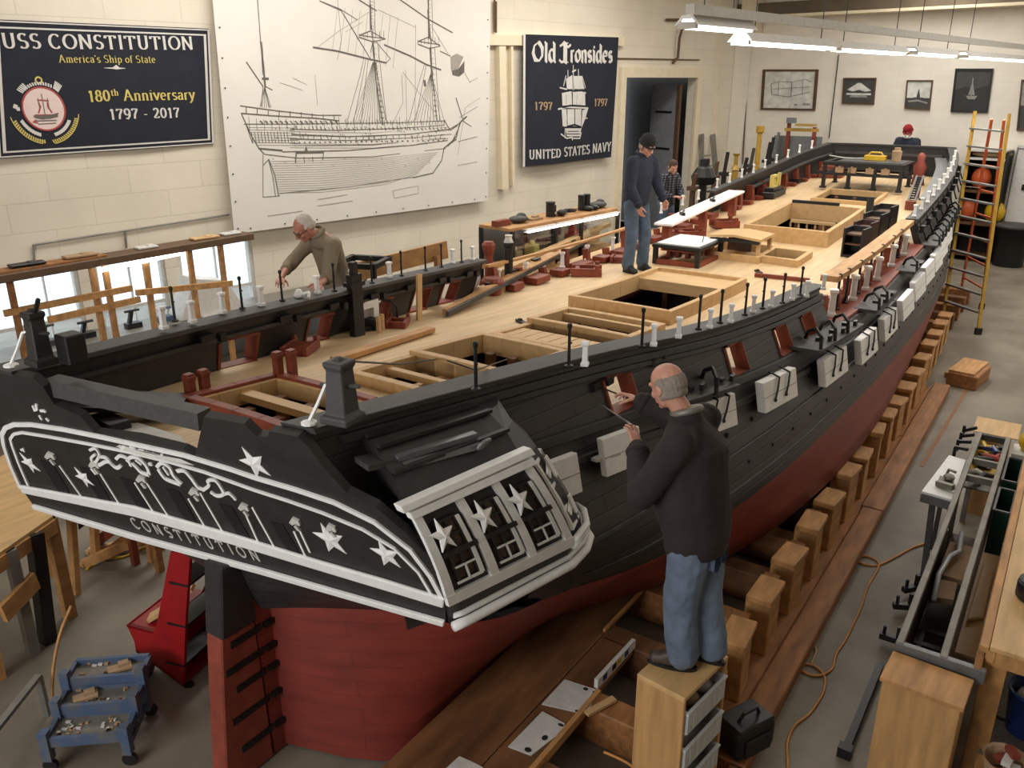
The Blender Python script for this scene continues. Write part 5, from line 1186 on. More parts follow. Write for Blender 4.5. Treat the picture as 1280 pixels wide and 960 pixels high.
# ---- gun port lids and channels on the starboard side
lids = [(4.02, 2.10, 0.27, 0), (4.70, 2.08, 0.24, 0), (5.90, 1.99, 0.30, 1), (6.98, 1.90, 0.42, 1), (8.32, 1.77, 0.44, 1), (9.42, 1.71, 0.42, 1), (10.5, 1.70, 0.42, 1), (11.6, 1.70, 0.42, 0), (12.6, 1.74, 0.42, 0), (13.5, 1.78, 0.40, 0), (14.4, 1.81, 0.40, 0), (15.3, 1.85, 0.38, 0), (16.3, 1.9, 0.38, 0)]
for k, (s, z, w, irons) in enumerate(lids):
    c = side_c(s, z - 0.1) + 0.10; m = MB(); hh = 0.13; tilt = 0.05; w *= 1.72
    sl = (hr(s + 0.2) - hr(s - 0.2)) / 0.4
    def lf(u, v, h): return (c + h + sl * u - tilt * v / hh * 0.5, s + u, z - 0.03 + v + (deckz(s + 0.2) - deckz(s - 0.2)) / 0.4 * u)
    m.prism([(-w / 2, -hh), (w / 2, -hh), (w / 2, hh), (-w / 2, hh)], lf, -0.045 if k < 3 else -0.075, 0.0)
    lo = m.build('gunport_lid', M_['white'], ship, bev=0.004)
    m = MB(); m.prism([(-w / 2, -0.002), (w / 2, -0.002), (w / 2, 0.002), (-w / 2, 0.002)], lf, -0.001, 0.002); m.build('lid_seam', M_['grey'], lo)
    if irons:
        m = MB()
        for uu in (-w * 0.18, w * 0.15):
            m.tube([lf(uu - 0.04, -0.04, 0.012), lf(uu, 0.03, 0.02), lf(uu + 0.06, hh, 0.02), lf(uu + 0.08, hh + 0.03, -0.08)], 0.009, 6); m.ell(lf(uu - 0.04, -0.05, 0.012), (0.014, 0.014, 0.02), 6, 5)
        m.build('lid_strap', M_['iron'], lo)
def channel(s0, s1, zf, out=0.34):
    n = max(3, int((s1 - s0) / 0.25)); R = []; m = MB()
    for i in range(n + 1):
        s = s0 + (s1 - s0) * i / n; z = zf(s); c = side_c(s, z) - 0.03
        R.append([(c, s, z), (c + out, s, z), (c + out, s, z + 0.035), (c, s, z + 0.035)])
    m.grid(R, close=True); m.add(R[0], [(0, 1, 2, 3)]); m.add(R[-1], [(3, 2, 1, 0)]); o = m.build('channel', M_['darkgrey'], ship, bev=0.004)
    m = MB()
    for i in range(int((s1 - s0) / 0.42)):
        s = s0 + 0.2 + 0.42 * i; z = zf(s) + 0.03; c = side_c(s, z)
        m.tube([(c + 0.24, s - 0.12, z), (c + 0.22, s - 0.08, z + 0.12), (c + 0.14, s + 0.02, z + 0.16), (c + 0.05, s + 0.10, z + 0.10), (c + 0.02, s + 0.14, z + 0.02)], 0.018, 6)
        m.box((c + 0.14, s + 0.2, z + 0.015), (0.07, 0.05, 0.03)); m.box((c + 0.22, s + 0.28, z + 0.02), (0.03, 0.08, 0.05))
    m.build('channel_iron', M_['iron'], o)
    return o
zc1 = lambda s: deckz(s) + 0.02
channel(5.25, 6.15, zc1, 0.26); channel(7.75, 9.2, zc1, 0.28); channel(9.9, 11.1, zc1, 0.24); channel(12.3, 13.1, zc1, 0.24); channel(14.2, 17.6, zc1, 0.24)
# dark fittings and chain plates forward
m = MB()
for k in range(10):
    s = 14.4 + 0.62 * k; z = railz(s) - 0.05; c = side_c(s, z); m.tube([(c + 0.03, s, z), (c + 0.10, s + 0.08, z - 0.16), (c + 0.16, s + 0.12, z - 0.32)], 0.013, 6); m.box((c + 0.08, s, z - 0.1), (0.08, 0.12, 0.1))
build_each(m, 'chain_plate', M_['iron'], ship)
# white fittings on the side under the port the man works at
c = side_c(4.75, 1.98) + 0.04
m = MB(); q = sz(775, 569, 2.0)
for k, (x, y, L) in enumerate([(750, 570, 0.16), (765, 566, 0.10)]):
    q = sz(x, y, 2.06); m.bar((q[0], q[1] - L / 2, 2.06), (q[0] + 0.02, q[1] + L / 2, 2.05), 0.05, 0.02); m.box((q[0], q[1] + 0.03, 2.085), (0.03, 0.04, 0.04))
m.build('port_fitting', M_['offwhite'], ship)
m = MB()
for (x, y) in [(702, 497), (712, 488), (810, 465), (705, 452)]:
    q = sz(x, y, 2.3); cc = side_c(q[1], 2.45); m.box((cc, q[1], 2.44), (0.05, 0.09, 0.06))
for s in np.arange(5.2, 19.5, 0.45): m.box((side_c(s, 1.72) + 0.005, s, 1.72), (0.02, 0.03, 0.035)); m.box((side_c(s + 0.2, 1.45) + 0.004, s + 0.2, 1.45), (0.015, 0.02, 0.03))
build_each(m, 'side_bolt', M_['iron'], ship)
# iron rail cable from the pedestal across the hatches
p0 = np.array(on_rail(429, 526, 1)) + np.array([0, 0, 0.31]); p1 = np.array(sz(545, 449, 2.36)); p2 = np.array(on_rail(595, 488, 1)) + np.array([0, 0, 0.12]); p3 = np.array(sz(634, 449, 2.33))
m = MB(); m.tube([tuple(p0), tuple((p0 + p1) / 2 - np.array([0, 0, 0.03])), tuple(p1)], 0.006, 5); m.tube([tuple(p2 + np.array([-0.2, 0, 0.02])), tuple(p2), tuple(p3)], 0.005, 5); m.build('stay_wire', M_['iron'], ship)
# ---------------------------------------------------------------- cradle and things on the shop floor
cr = thing('ship_cradle', 'heavy timber cradle of long floor beams and cross timbers the ship model rests on', 'cradle', SHIPM)
def wob(p, k=0.02, s=1.0): return k * noise.noise(Vector((p[0] * s, p[1] * s, 0.3)))
b = MB()
for (c0, c1, s0, s1, h) in [(2.745, 2.84, 2.6, 4.45, 0.13), (2.64, 2.84, 4.47, 8.7, 0.13), (2.62, 2.84, 8.72, 13.4, 0.13), (2.36, 2.63, 4.47, 11.0, 0.10), (2.36, 2.61, 11.02, 13.2, 0.10)]:
    b = MB(); b.box(((c0 + c1) / 2, (s0 + s1) / 2, h / 2 + 0.001), (c1 - c0, s1 - s0, h)); b.build('floor_beam', M_['oak'], cr, bev=0.01)
for k in range(22):
    s = 3.55 + 0.76 * k; b = MB(); b.box((1.72, s, 0.15), (1.28, 0.2, 0.29)); b.build('cross_timber', M_['oak'] if k % 2 else M_['brown'], cr, bev=0.012)
for k in range(10):
    s = 6.5 + 1.4 * k; b = MB(); b.box((-1.7, s, 0.15), (1.5, 0.2, 0.29)); b.build('cross_timber', M_['oak'], cr, bev=0.012)
for c0, c1, s0, s1, h in [(0.98, 1.50, 2.0, 7.4, 0.31), (1.5, 1.78, 2.2, 4.95, 0.305), (1.0, 1.3, 7.42, 12, 0.30)]:
    b = MB(); b.box(((c0 + c1) / 2, (s0 + s1) / 2, h - 0.02), (c1 - c0 - 0.006, s1 - s0, 0.05)); b.build('platform_board', M_['brown'], cr, bev=0.006)
b = MB(); b.bar((1.785, 2.6, 0.30), (1.79, 4.38, 0.30), 0.035, 0.07); b.bar((1.50, 5.0, 0.335), (1.52, 7.0, 0.335), 0.02, 0.03); b.build('platform_edge', M_['oakpale'], cr)
# row of stepped blocks under the bilge
blk = thing('cradle_block', 'stepped wooden block in the row along the floor beam under the red hull', 'block', SHIPM, 'stepped cradle blocks')
def block_parts(t):
    b = MB(); b.box((0, 0.0, 0.25), (0.20, 0.26, 0.50)); b.build('block_post', M_['oakpale'], t, bev=0.008)
    b = MB(); b.box((0.02, -0.02, 0.53), (0.20, 0.36, 0.06)); b.build('block_cap', M_['oakpale'], t, bev=0.008)
    b = MB(); b.box((-0.04, 0.24, 0.43), (0.13, 0.26, 0.07)); b.box((-0.03, 0.27, 0.20), (0.16, 0.16, 0.40)); b.build('block_wedge', M_['oak'], t, bev=0.006)
block_parts(blk)
blks = [blk] + [copy_tree(blk) for _ in range(17)]
rg = random.Random(11)
for k, o in enumerate(blks):
    s = 4.55 + 0.64 * k if k < 12 else 12.25 + 0.7 * (k - 12); c = 2.47 if s < 12 else 2.47 - 0.035 * (s - 12)
    o.matrix_world = SHIPM @ T(c, s, 0.10) @ RZ(rg.uniform(-6, 6)) @ Matrix.Diagonal((1, 1, rg.uniform(0.9, 1.04), 1))
# plates, level and batten lying on the platform
def plate(pts, label, holes):
    P_ = [sz(x, y, 0.325) for x, y in pts]; z = 0.312
    t = MB(); t.prism([(p[0], p[1]) for p in P_], lambda u, v, h: (u, v, h), z, z + 0.006)
    o = t.build('metal_plate', M_['offwhite'], M=SHIPM); tag(o, label, 'plate')
    t = MB()
    for x, y, w, h in holes:
        q = sz(x, y, 0.32); t.prism([(q[0] + w * math.cos(a), q[1] + h * math.sin(a)) for a in np.linspace(0, 6.28, 10)[:-1]], lambda u, v, h_: (u, v, h_), z + 0.0065, z + 0.008)
    t.build('plate_cutout', M_['dark'], o)
plate([(706, 848), (749, 862), (748, 868), (741, 876), (737, 884), (730, 891), (677, 879)], 'grey metal plate with notched edge on the brown platform, beside the spirit level', [(732, 861, 0.02, 0.015), (743, 865, 0.014, 0.014), (733, 883, 0.015, 0.02), (722, 889, 0.02, 0.012)])
plate([(678, 888), (706, 903), (704, 912), (664, 943), (635, 932)], 'grey metal plate lying nearest the plywood stand, second of the notched plates', [(701, 906, 0.022, 0.012), (681, 922, 0.02, 0.025), (660, 937, 0.025, 0.02)])
plate([(574, 944), (588, 950), (604, 958), (590, 972), (550, 966)], 'grey metal plate cut off by the bottom edge, third of the notched plates', [])
p, q = sz(745, 857, 0.33), sz(792, 806, 0.33)
sl = thing('spirit_level', 'long pale spirit level lying on the platform edge beside a metal plate', 'level', SHIPM)
b = MB(); b.bar((p[0], p[1], 0.347), (q[0], q[1], 0.347), 0.03, 0.075); b.build('level_body', M_['offwhite'], sl)
for k, cl_ in ((0.18, 'bluebk'), (0.42, 'iron'), (0.55, 'yellow'), (0.75, 'bluebk')):
    m_ = p * (1 - k) + q * k; b = MB(); d_ = (q - p) / np.linalg.norm(q - p)
    b.bar((m_[0] - d_[0] * 0.03, m_[1] - d_[1] * 0.03, 0.347), (m_[0] + d_[0] * 0.03, m_[1] + d_[1] * 0.03, 0.347), 0.033, 0.05); b.build('level_vial', M_[cl_], sl)
b = MB(); p, q = sz(733, 890, 0.34), sz(768, 871, 0.34); b.bar((p[0], p[1], 0.325), (q[0], q[1], 0.325), 0.05, 0.02); tag(b.build('wood_strip', M_['wood'], M=SHIPM), 'short pale strip of wood lying across the platform corner beside the plate', 'wood strip')
# plywood stand with bins, under the man in the dark jacket
bx = thing('shelf_stand', 'tall plywood shelf box with plastic bins that the man in the dark jacket stands on', 'shelf box', SHIPM @ T(2.545, 3.97, -0.33) @ RZ(-8))
def bpart(name, c, d, m): b = MB(); b.box(c, d); b.build(name, m, bx, bev=0.004)
bpart('top_board', (0, 0, 1.465), (0.32, 0.50, 0.03), M_['plytop']); bpart('side_panel', (0, -0.238, 0.89), (0.32, 0.024, 1.12), M_['ply']); bpart('side_panel', (0, 0.238, 0.89), (0.32, 0.024, 1.12), M_['ply']); bpart('back_panel', (-0.15, 0, 0.89), (0.02, 0.452, 1.12), M_['ply'])
for z in (1.20, 0.94, 0.68, 0.36): bpart('shelf_board', (0.01, 0, z), (0.30, 0.452, 0.018), M_['ply'])
def bin_(z, label, junk):
    t = thing('plastic_bin', label, 'bin', bx.matrix_world @ T(0.035, 0, z))
    b = MB(); w, l, h = 0.27, 0.43, 0.15
    for x in (-w / 2, w / 2): b.box((x, 0, h / 2), (0.008, l, h))
    for y in (-l / 2, l / 2): b.box((0, y, h / 2), (w, 0.008, h))
    b.box((0, 0, 0.005), (w, l, 0.008)); b.build('bin_body', M_['plastic'], t)
    b = MB()
    b.stroke([(-w / 2, -l / 2), (w / 2, -l / 2), (w / 2, l / 2), (-w / 2, l / 2)], 0.02, lambda u, v, h_: (u, v, h_), h - 0.01, h + 0.004, closed=True); b.build('bin_rim', M_['plastic'], t)
    b = MB()
    for k in range(5): b.box((w / 2 + 0.006, -0.15 + 0.075 * k, 0.07), (0.006, 0.012, 0.10))
    b.build('bin_rib', M_['offwhite'], t)
    r_ = random.Random(int(z * 100))
    for k, (kind, m_) in enumerate(junk):
        b = MB(); y = -0.16 + 0.32 * k / max(1, len(junk) - 1)
        if kind == 'cloth': b.ell((0, 0, 0.05), (0.09, 0.07, 0.045), 12, 7)
        elif kind == 'handle': b.tube([(-0.08, -0.02, 0.03), (0.0, 0.0, 0.09), (0.06, 0.04, 0.11)], [0.02, 0.025, 0.016], 8)
        else: b.lathe([(0.04, 0), (0.042, 0.06), (0.03, 0.09)], 12)
        tag(b.build({'cloth': 'folded_rag', 'handle': 'hand_tool', 'tin': 'small_tin'}[kind], M_[m_], M=t.matrix_world @ T(0, y, 0.012), smooth=kind == 'cloth'), {'cloth': 'folded %s rag in the %s', 'handle': '%s tool handle in the %s', 'tin': '%s tin in the %s'}[kind] % ({'offwhite': 'pale', 'tan': 'tan', 'iron': 'black', 'yellow': 'yellow', 'red': 'red', 'orange': 'orange', 'steel': 'grey', 'darkgrey': 'dark grey'}[m_], label), {'cloth': 'rag', 'handle': 'tool', 'tin': 'tin'}[kind])
bin_(1.209, 'topmost clear plastic bin of the plywood stand', [('cloth', 'darkgrey'), ('cloth', 'tan'), ('cloth', 'offwhite')])
bin_(0.949, 'second clear plastic bin of the plywood stand', [('tin', 'steel'), ('handle', 'iron'), ('handle', 'orange')])
bin_(0.689, 'third clear plastic bin of the plywood stand', [('cloth', 'steel'), ('handle', 'yellow')])
# black bag
bg = thing('tool_bag', 'soft black tool bag beside the plywood stand', 'bag', SHIPM @ T(2.76, 4.66, 0.132) @ RZ(-25))
b = MB(); b.box((0, 0, 0.12), (0.24, 0.36, 0.24)); o = b.build('bag_body', M_['blackpl'], bg, bev=0.05, seg=3)
b = MB(); b.box((0, 0.0, 0.235), (0.22, 0.33, 0.03)); b.build('bag_flap', M_['blackpl'], bg, bev=0.012)
b = MB(); b.tube([(0.02, -0.1, 0.24), (0.03, -0.06, 0.31), (0.03, 0.06, 0.31), (0.02, 0.1, 0.24)], 0.012, 8); b.build('bag_handle', M_['blackpl'], bg)
b = MB(); b.box((0.125, 0, 0.10), (0.02, 0.24, 0.14)); b.build('bag_pocket', M_['blackpl'], bg, bev=0.008)
# cords on the floor
def floor_cord(pts, r, m, label, z=0.008):
    P_ = [tuple(sz(x, y, z)) for x, y in pts]; P_ = [(p[0], p[1], z + 0.004 * (k % 2)) for k, p in enumerate(P_)]
    b = MB(); b.tube(spline(P_), r, 6); return tag(b.build('extension_cord', m, M=SHIPM, smooth=True), label, 'cord')
floor_cord([(983, 990), (985, 958), (984, 930), (993, 908), (1012, 892), (1028, 868), (1031, 847), (1020, 834), (1005, 830), (1000, 835), (1008, 842), (1024, 845), (1040, 836), (1045, 818), (1058, 798), (1076, 760), (1084, 735), (1097, 712), (1097, 702), (1085, 696), (1073, 697), (1076, 704), (1095, 707), (1115, 699), (1136, 687), (1152, 681), (1172, 676)], 0.010, M_['cord'], 'orange extension cord looping across the concrete floor between cradle and benches')
floor_cord([(1025, 780), (1020, 795), (1017, 803), (1020, 815), (1014, 830)], 0.008, M_['wood'], 'short pale cord end on the floor beside the floor beam')
floor_cord([(755, 940), (772, 948), (790, 958), (800, 975)], 0.010, M_['cord'], 'orange cord under the cross timbers left of the plywood stand', z=0.31)
b = MB(); p, q = sz(1152, 583, 0.004), sz(1230, 450, 0.004); b.bar((p[0], p[1], 0.003), (q[0], q[1], 0.003), 0.045, 0.004); tag(b.build('floor_stripe', mat('stripe_paint', (140, 98, 66), 0.7), M=SHIPM), 'faded brown painted stripe on the concrete floor', 'floor stripe', kind='structure')
# loose block by the cradle
lb = thing('timber_crate', 'low wooden crate block alone on the concrete near the bow', 'crate', SHIPM @ T(3.0, 14.1, 0) @ RZ(-8))
b = MB(); b.box((0, 0, 0.11), (0.42, 0.75, 0.22)); b.build('crate_body', M_['oak'], lb, bev=0.012); b = MB(); b.box((-0.03, 0.05, 0.235), (0.36, 0.8, 0.03)); b.build('crate_lid', M_['oakpale'], lb, bev=0.006)
b = MB(); b.box((-0.28, 0.25, 0.04), (0.12, 0.5, 0.08)); b.build('crate_skid', M_['oakpale'], lb)
# iron bars on the floor beside the benches
b = MB(); p, q = sz(1056, 940, 0.03), sz(1100, 832, 0.03); b.bar(p, q, 0.05, 0.05); b.box((p[0], p[1], 0.04), (0.09, 0.08, 0.08)); tag(b.build('iron_bar', M_['iron'], M=SHIPM), 'dark iron bar lying on the floor left of the plywood cabinet', 'bar')
b = MB(); p, q = sz(1092, 955, 0.02), sz(1165, 690, 0.02); b.bar(p, q, 0.08, 0.04); tag(b.build('steel_rail', M_['steel'], M=SHIPM), 'long flat steel rail on the floor along the bench frame', 'rail')
for k, (x, y, lab_) in enumerate([(1112, 800, 'small black clamp nearest the plywood cabinet corner'), (1128, 760, 'black clamp on the floor rail, second from the cabinet'), (1138, 738, 'black clamp on the floor rail, third from the cabinet'), (1120, 842, 'small black bracket beside the cabinet side')]):
    q = sz(x, y, 0.05); b = MB(); b.box((0, 0, 0.03), (0.16, 0.05, 0.05)); b.bar((0.06, 0, 0.05), (0.06, 0, 0.16), 0.035, 0.035); b.tube([(-0.05, 0, 0.05), (-0.05, 0.0, 0.13)], 0.015, 6); tag(b.build('clamp', M_['iron'], M=SHIPM @ T(q[0], q[1], 0.041) @ RZ(25 * k)), lab_, 'clamp')
# steel bench frame (long open trough) running away from the cabinet
bf = thing('steel_bench', 'long narrow open steel bench frame with cross bars, right of the orange cord', 'bench frame', SHIPM)
for c, m_ in ((3.545, 'steel'), (3.80, 'steel'), (3.99, 'oak')):
    b = MB(); b.box((c, 7.2, 0.975), (0.045, 4.15, 0.06)); b.build('long_rail', M_[m_], bf, bev=0.004)
for c in (3.53, 3.815):
    b = MB(); b.box((c, 6.7, 0.62), (0.015, 3.1, 0.64)); b.build('side_panel', M_['dkwood'], bf)
b = MB(); b.box((3.78, 5.14, 0.95), (0.52, 0.045, 0.10)); b.build('end_bar', M_['grey'], bf, bev=0.004)
for s, m_ in ((8.12, 'steel'), (8.55, 'steel'), (9.25, 'darkgrey')):
    b = MB(); b.box((3.67, s, 0.965), (0.24, 0.04, 0.06)); b.build('cross_bar', M_[m_], bf)
for s in (5.2, 7.0, 9.2):
    for c in (3.55, 3.8, 3.99): b = MB(); b.box((c, s, 0.475), (0.05, 0.05, 0.95)); b.build('leg', M_['steel'], bf)
b = MB(); b.box((3.67, 6.7, 0.30), (0.26, 3.1, 0.02)); b.build('bottom_tray', M_['dkwood'], bf)
b = MB(); b.box((3.67, 8.86, 0.88), (0.24, 0.70, 0.015)); b.build('tool_tray', M_['yellow'], bf)
b = MB(); b.box((3.67, 8.33, 0.85), (0.24, 0.36, 0.015)); b.build('tool_tray', M_['steel'], bf)
for k, s in enumerate((5.55, 5.75, 5.95, 6.15)):
    b = MB(); b.box((3.67, s, 0.50), (0.22, 0.05, 0.03)); b.box((3.60, s + 0.08, 0.50), (0.03, 0.2, 0.025)); b.build('slide_rung', M_['darkgrey'], bf)
b = MB(); b.box((3.68, 6.95, 0.70), (0.18, 0.6, 0.05)); b.prism([(3.60, 6.3), (3.74, 6.35), (3.73, 6.62), (3.62, 6.6)], lambda u, v, h: (u, v, h), 0.66, 0.71); tag(b.build('hide_offcut', M_['tan'], M=SHIPM), 'tan offcut boards lying inside the bench frame', 'offcut')
b = MB(); b.tube([(3.62, 6.2, 0.74), (3.60, 6.5, 0.80), (3.63, 6.8, 0.82), (3.68, 7.0, 0.78), (3.66, 7.3, 0.80)], 0.02, 8); tag(b.build('hose', M_['plastic'], M=SHIPM, smooth=True), 'grey hose curled inside the steel bench frame', 'hose')
b = MB(); b.box((3.90, 6.6, 0.62), (0.13, 1.6, 0.02)); b.prism([(3.86, 6.2), (3.95, 6.3), (3.94, 7.1), (3.87, 7.2)], lambda u, v, h: (u, v, h), 0.66, 0.68); tag(b.build('board_offcut', M_['wood'], M=SHIPM), 'shaped pale board in the narrow right bay of the bench frame', 'offcut')
for c, s, lab_, dy in ((3.905, 8.0, 'green crate in the right bay of the bench frame', 0.5), (3.905, 8.75, 'dark green crate behind the other green crate in the bench frame', 0.6)):
    t = thing('green_crate', lab_, 'crate', SHIPM @ T(c, s, 0.45))
    b = MB(); w, h = 0.13, 0.42
    for x in (-w / 2, w / 2): b.box((x, 0, h / 2), (0.008, dy, h))
    for y in (-dy / 2, dy / 2): b.box((0, y, h / 2), (w, 0.01, h))
    b.box((0, 0, 0.01), (w, dy, 0.02)); b.build('crate_wall', M_['green'], t); b = MB(); b.stroke([(-w / 2, -dy / 2), (w / 2, -dy / 2), (w / 2, dy / 2), (-w / 2, dy / 2)], 0.02, lambda u, v, h_: (u, v, h_), h, h + 0.015, closed=True); b.build('crate_rim', M_['grey'], t)
b = MB(); b.box((0, 0, 0.004), (0.42, 0.42, 0.008)); tag(b.build('plywood_sheet', M_['plytop'], M=SHIPM @ T(3.67, 9.68, 0.93) @ RX(3)), 'small plywood sheet at the far end of the bench frame', 'board')
b = MB(); b.box((3.67, 9.6, 0.46), (0.30, 0.3, 0.92)); tag(b.build('wood_pedestal', M_['ply'], M=SHIPM), 'plywood pedestal under the sheet at the far end of the bench frame', 'pedestal')
# power tools and bits in the tray
def drill(cc, ss_, rz, colr, lab_):
    t = thing('cordless_drill', lab_, 'drill', SHIPM @ T(cc, ss_, 0.895) @ RZ(rz) @ RY(90))
    b = MB(); b.tube([(-0.035, -0.08, 0.0), (-0.035, 0.07, 0)], [0.03, 0.032], 10); b.bar((-0.035, -0.03, 0), (-0.035 + 0.0, -0.05, 0.12), 0.04, 0.035); b.build('drill_body', M_[colr], t, bev=0.004)
    b = MB(); b.tube([(-0.035, 0.07, 0), (-0.035, 0.12, 0)], [0.022, 0.014], 8); b.build('drill_chuck', M_['iron'], t); b = MB(); b.box((-0.035, -0.05, 0.14), (0.06, 0.09, 0.045)); b.build('drill_battery', M_['blackpl'], t, bev=0.004)
drill(3.61, 9.10, 20, 'yellow', 'yellow cordless drill at the far end of the bench tray'); drill(3.72, 9.02, 200, 'bluebk', 'blue cordless drill lying across the bench tray'); drill(3.70, 8.82, 80, 'redprint', 'red cordless drill in the middle of the bench tray'); drill(3.62, 8.72, 300, 'darkgrey', 'grey cordless drill at the near end of the bench tray')
b = MB(); b.tube([(3.60 + 0.07 * math.cos(a), 8.90 + 0.07 * math.sin(a), 0.905 + 0.002 * a) for a in np.linspace(0, 12, 30)], 0.009, 6); tag(b.build('coiled_lead', M_['yellow'], M=SHIPM, smooth=True), 'coiled yellow lead among the drills in the bench tray', 'cord')
b = MB(); b.lathe([(0.05, 0), (0.055, 0.02), (0.02, 0.03), (0.012, 0.05)], 14, (3.68, 8.62, 0.889)); tag(b.build('sanding_disc', M_['iron'], M=SHIPM), 'black sanding disc at the near edge of the yellow tray', 'disc')
for k, (c, s, m_) in enumerate([(3.62, 8.42, 'offwhite'), (3.70, 8.38, 'darkgrey'), (3.66, 8.24, 'steel')]):
    b = MB(); b.tube([(-0.08, -0.03, 0.03), (0.0, 0.02, 0.05), (0.09, 0.0, 0.03)], [0.02, 0.03, 0.015], 8); tag(b.build('sander', M_[m_], M=SHIPM @ T(c, s, 0.865) @ RZ(40 * k)), '%s hand sander in the grey bench tray' % ['white', 'dark', 'grey'][k], 'sander')
b = MB(); b.ell((0, 0, 0.10), (0.08, 0.11, 0.10), 14, 9); b.lathe([(0.05, 0), (0.05, 0.03)], 10); tag(b.build('hard_hat', M_['yellow'], M=SHIPM @ T(3.97, 9.2, 0.93), smooth=True), 'yellow hard hat at the far right end of the bench frame', 'hat')
b = MB(); b.box((3.97, 9.2, 0.46), (0.22, 0.3, 0.93)); tag(b.build('white_carton', M_['offwhite'], M=SHIPM), 'pale carton under the yellow hard hat', 'box')
# white side shelf with a bandsaw arm
ws = thing('side_shelf', 'white shelf jutting from the left of the bench frame', 'shelf', SHIPM)
P_ = [sz(x, y, 0.92) for x, y in [(1152, 615), (1186, 570), (1207, 576), (1190, 626)]]
b = MB(); b.prism([(p[0], p[1]) for p in P_], lambda u, v, h: (u, v, h), 0.90, 0.93); b.build('shelf_top', M_['white'], ws); b = MB(); b.bar(P_[0] - np.array([0, 0, 0.05]), P_[3] - np.array([0, 0, 0.05]), 0.03, 0.08); b.build('shelf_lip', M_['grey'], ws)
b = MB(); b.bar((3.36, 7.74, 0.90), (3.42, 7.6, 0.0), 0.05, 0.05); b.bar((3.38, 8.4, 0.90), (3.38, 8.4, 0.0), 0.04, 0.04); b.build('shelf_leg', M_['darkgrey'], ws)
b = MB(); b.bar((3.36, 7.85, 0.96), (3.50, 7.78, 0.98), 0.05, 0.05); b.tube([(3.40, 8.05, 0.94), (3.42, 8.05, 1.03), (3.48, 8.02, 1.03)], 0.015, 6); b.box((3.42, 7.95, 0.95), (0.12, 0.12, 0.04)); b.ell((3.44, 7.95, 1.0), (0.05, 0.06, 0.03), 10, 6); tag(b.build('bench_vise', M_['steel'], M=SHIPM), 'grey bench vise on the white side shelf', 'vise')
for k in range(4):
    s = 8.75 + 0.22 * k; b = MB(); b.bar((3.50, s, 0.99), (3.38, s + 0.02, 0.98 - 0.02 * k), 0.035, 0.03); b.bar((3.385, s + 0.02, 0.98), (3.385, s + 0.02, 0.86), 0.03, 0.03); tag(b.build('clamp', M_['iron'], M=SHIPM), 'black clamp hung on the left edge of the bench frame, %s from the near end' % ['first', 'second', 'third', 'fourth'][k], 'clamp')
# plywood cabinet at the near end
cb = thing('plywood_cabinet', 'closed plywood cabinet at the near end of the steel bench frame', 'cabinet', SHIPM @ T(3.745, 4.93, 0) @ RZ(-3))
b = MB(); b.box((0, 0, 0.46), (0.44, 0.30, 0.92)); b.build('cabinet_body', M_['ply'], cb, bev=0.005); b = MB(); b.box((0, 0.0, 0.935), (0.47, 0.32, 0.03)); b.build('cabinet_top', M_['oakpale'], cb, bev=0.004)
# workbench at the right edge
wb = thing('workbench', 'plywood-topped workbench at the right edge of the photo', 'workbench', SHIPM)
b = MB(); b.box((4.62, 6.9, 1.085), (1.18, 3.3, 0.03)); b.build('bench_top', M_['plytop'], wb, bev=0.003)
b = MB(); b.box((4.045, 6.9, 1.03), (0.04, 3.3, 0.08)); b.box((4.6, 5.28, 1.02), (1.1, 0.04, 0.11)); b.box((4.0, 6.9, 1.07), (0.05, 3.3, 0.04)); b.build('bench_apron', M_['oakpale'], wb)
b = MB(); b.box((4.08, 5.32, 0.53), (0.13, 0.10, 1.05)); b.build('leg', M_['oakpale'], wb, bev=0.004)
b = MB(); b.box((4.08, 8.45, 0.53), (0.10, 0.10, 1.05)); b.build('leg', M_['oakpale'], wb, bev=0.004)
for s in (5.32, 8.45): b = MB(); b.box((5.1, s, 0.53), (0.10, 0.10, 1.05)); b.build('leg', M_['oakpale'], wb)
b = MB(); b.box((4.6, 5.9, 0.32), (1.0, 1.3, 0.025)); b.build('bench_shelf', M_['steel'], wb)
pt = thing('black_pot', 'round black lidded pot on the plywood workbench', 'pot', SHIPM @ T(4.20, 5.98, 1.10))
b = MB(); b.lathe([(0.085, 0), (0.10, 0.02), (0.10, 0.12), (0.092, 0.13)], 20); b.build('pot_body', M_['blackpl'], pt, smooth=True); b = MB(); b.lathe([(0.094, 0.13), (0.094, 0.145), (0.05, 0.155), (0.02, 0.158)], 20); b.build('pot_lid', M_['darkgrey'], pt)
bk = thing('blue_bucket', 'blue plastic bucket under the right workbench', 'bucket', SHIPM @ T(4.34, 5.62, 0.335))
b = MB(); b.lathe([(0.13, 0), (0.155, 0.30), (0.165, 0.30), (0.165, 0.32), (0.148, 0.32), (0.12, 0.03)], 20, cap=False); b.lathe([(0.125, 0.02), (0.01, 0.021)], 20, cap=False); b.build('bucket_body', M_['bluebk'], bk, smooth=True)
b = MB(); b.tube([(0, -0.165, 0.29), (0.08, -0.12, 0.22), (0.15, 0, 0.19), (0.08, 0.12, 0.22), (0, 0.165, 0.29)], 0.005, 6); b.build('bucket_handle', M_['alu'], bk); b = MB(); b.ell((0, 0, 0.26), (0.11, 0.10, 0.05), 12, 6); b.build('bucket_rags', M_['offwhite'], bk, smooth=True)
b = MB(); b.lathe([(0.14, 0), (0.16, 0.28), (0.168, 0.30)], 20); tag(b.build('blue_bucket', M_['bluebk'], M=SHIPM @ T(4.55, 5.56, 0.0)), 'second blue bucket on the floor below the workbench shelf', 'bucket')
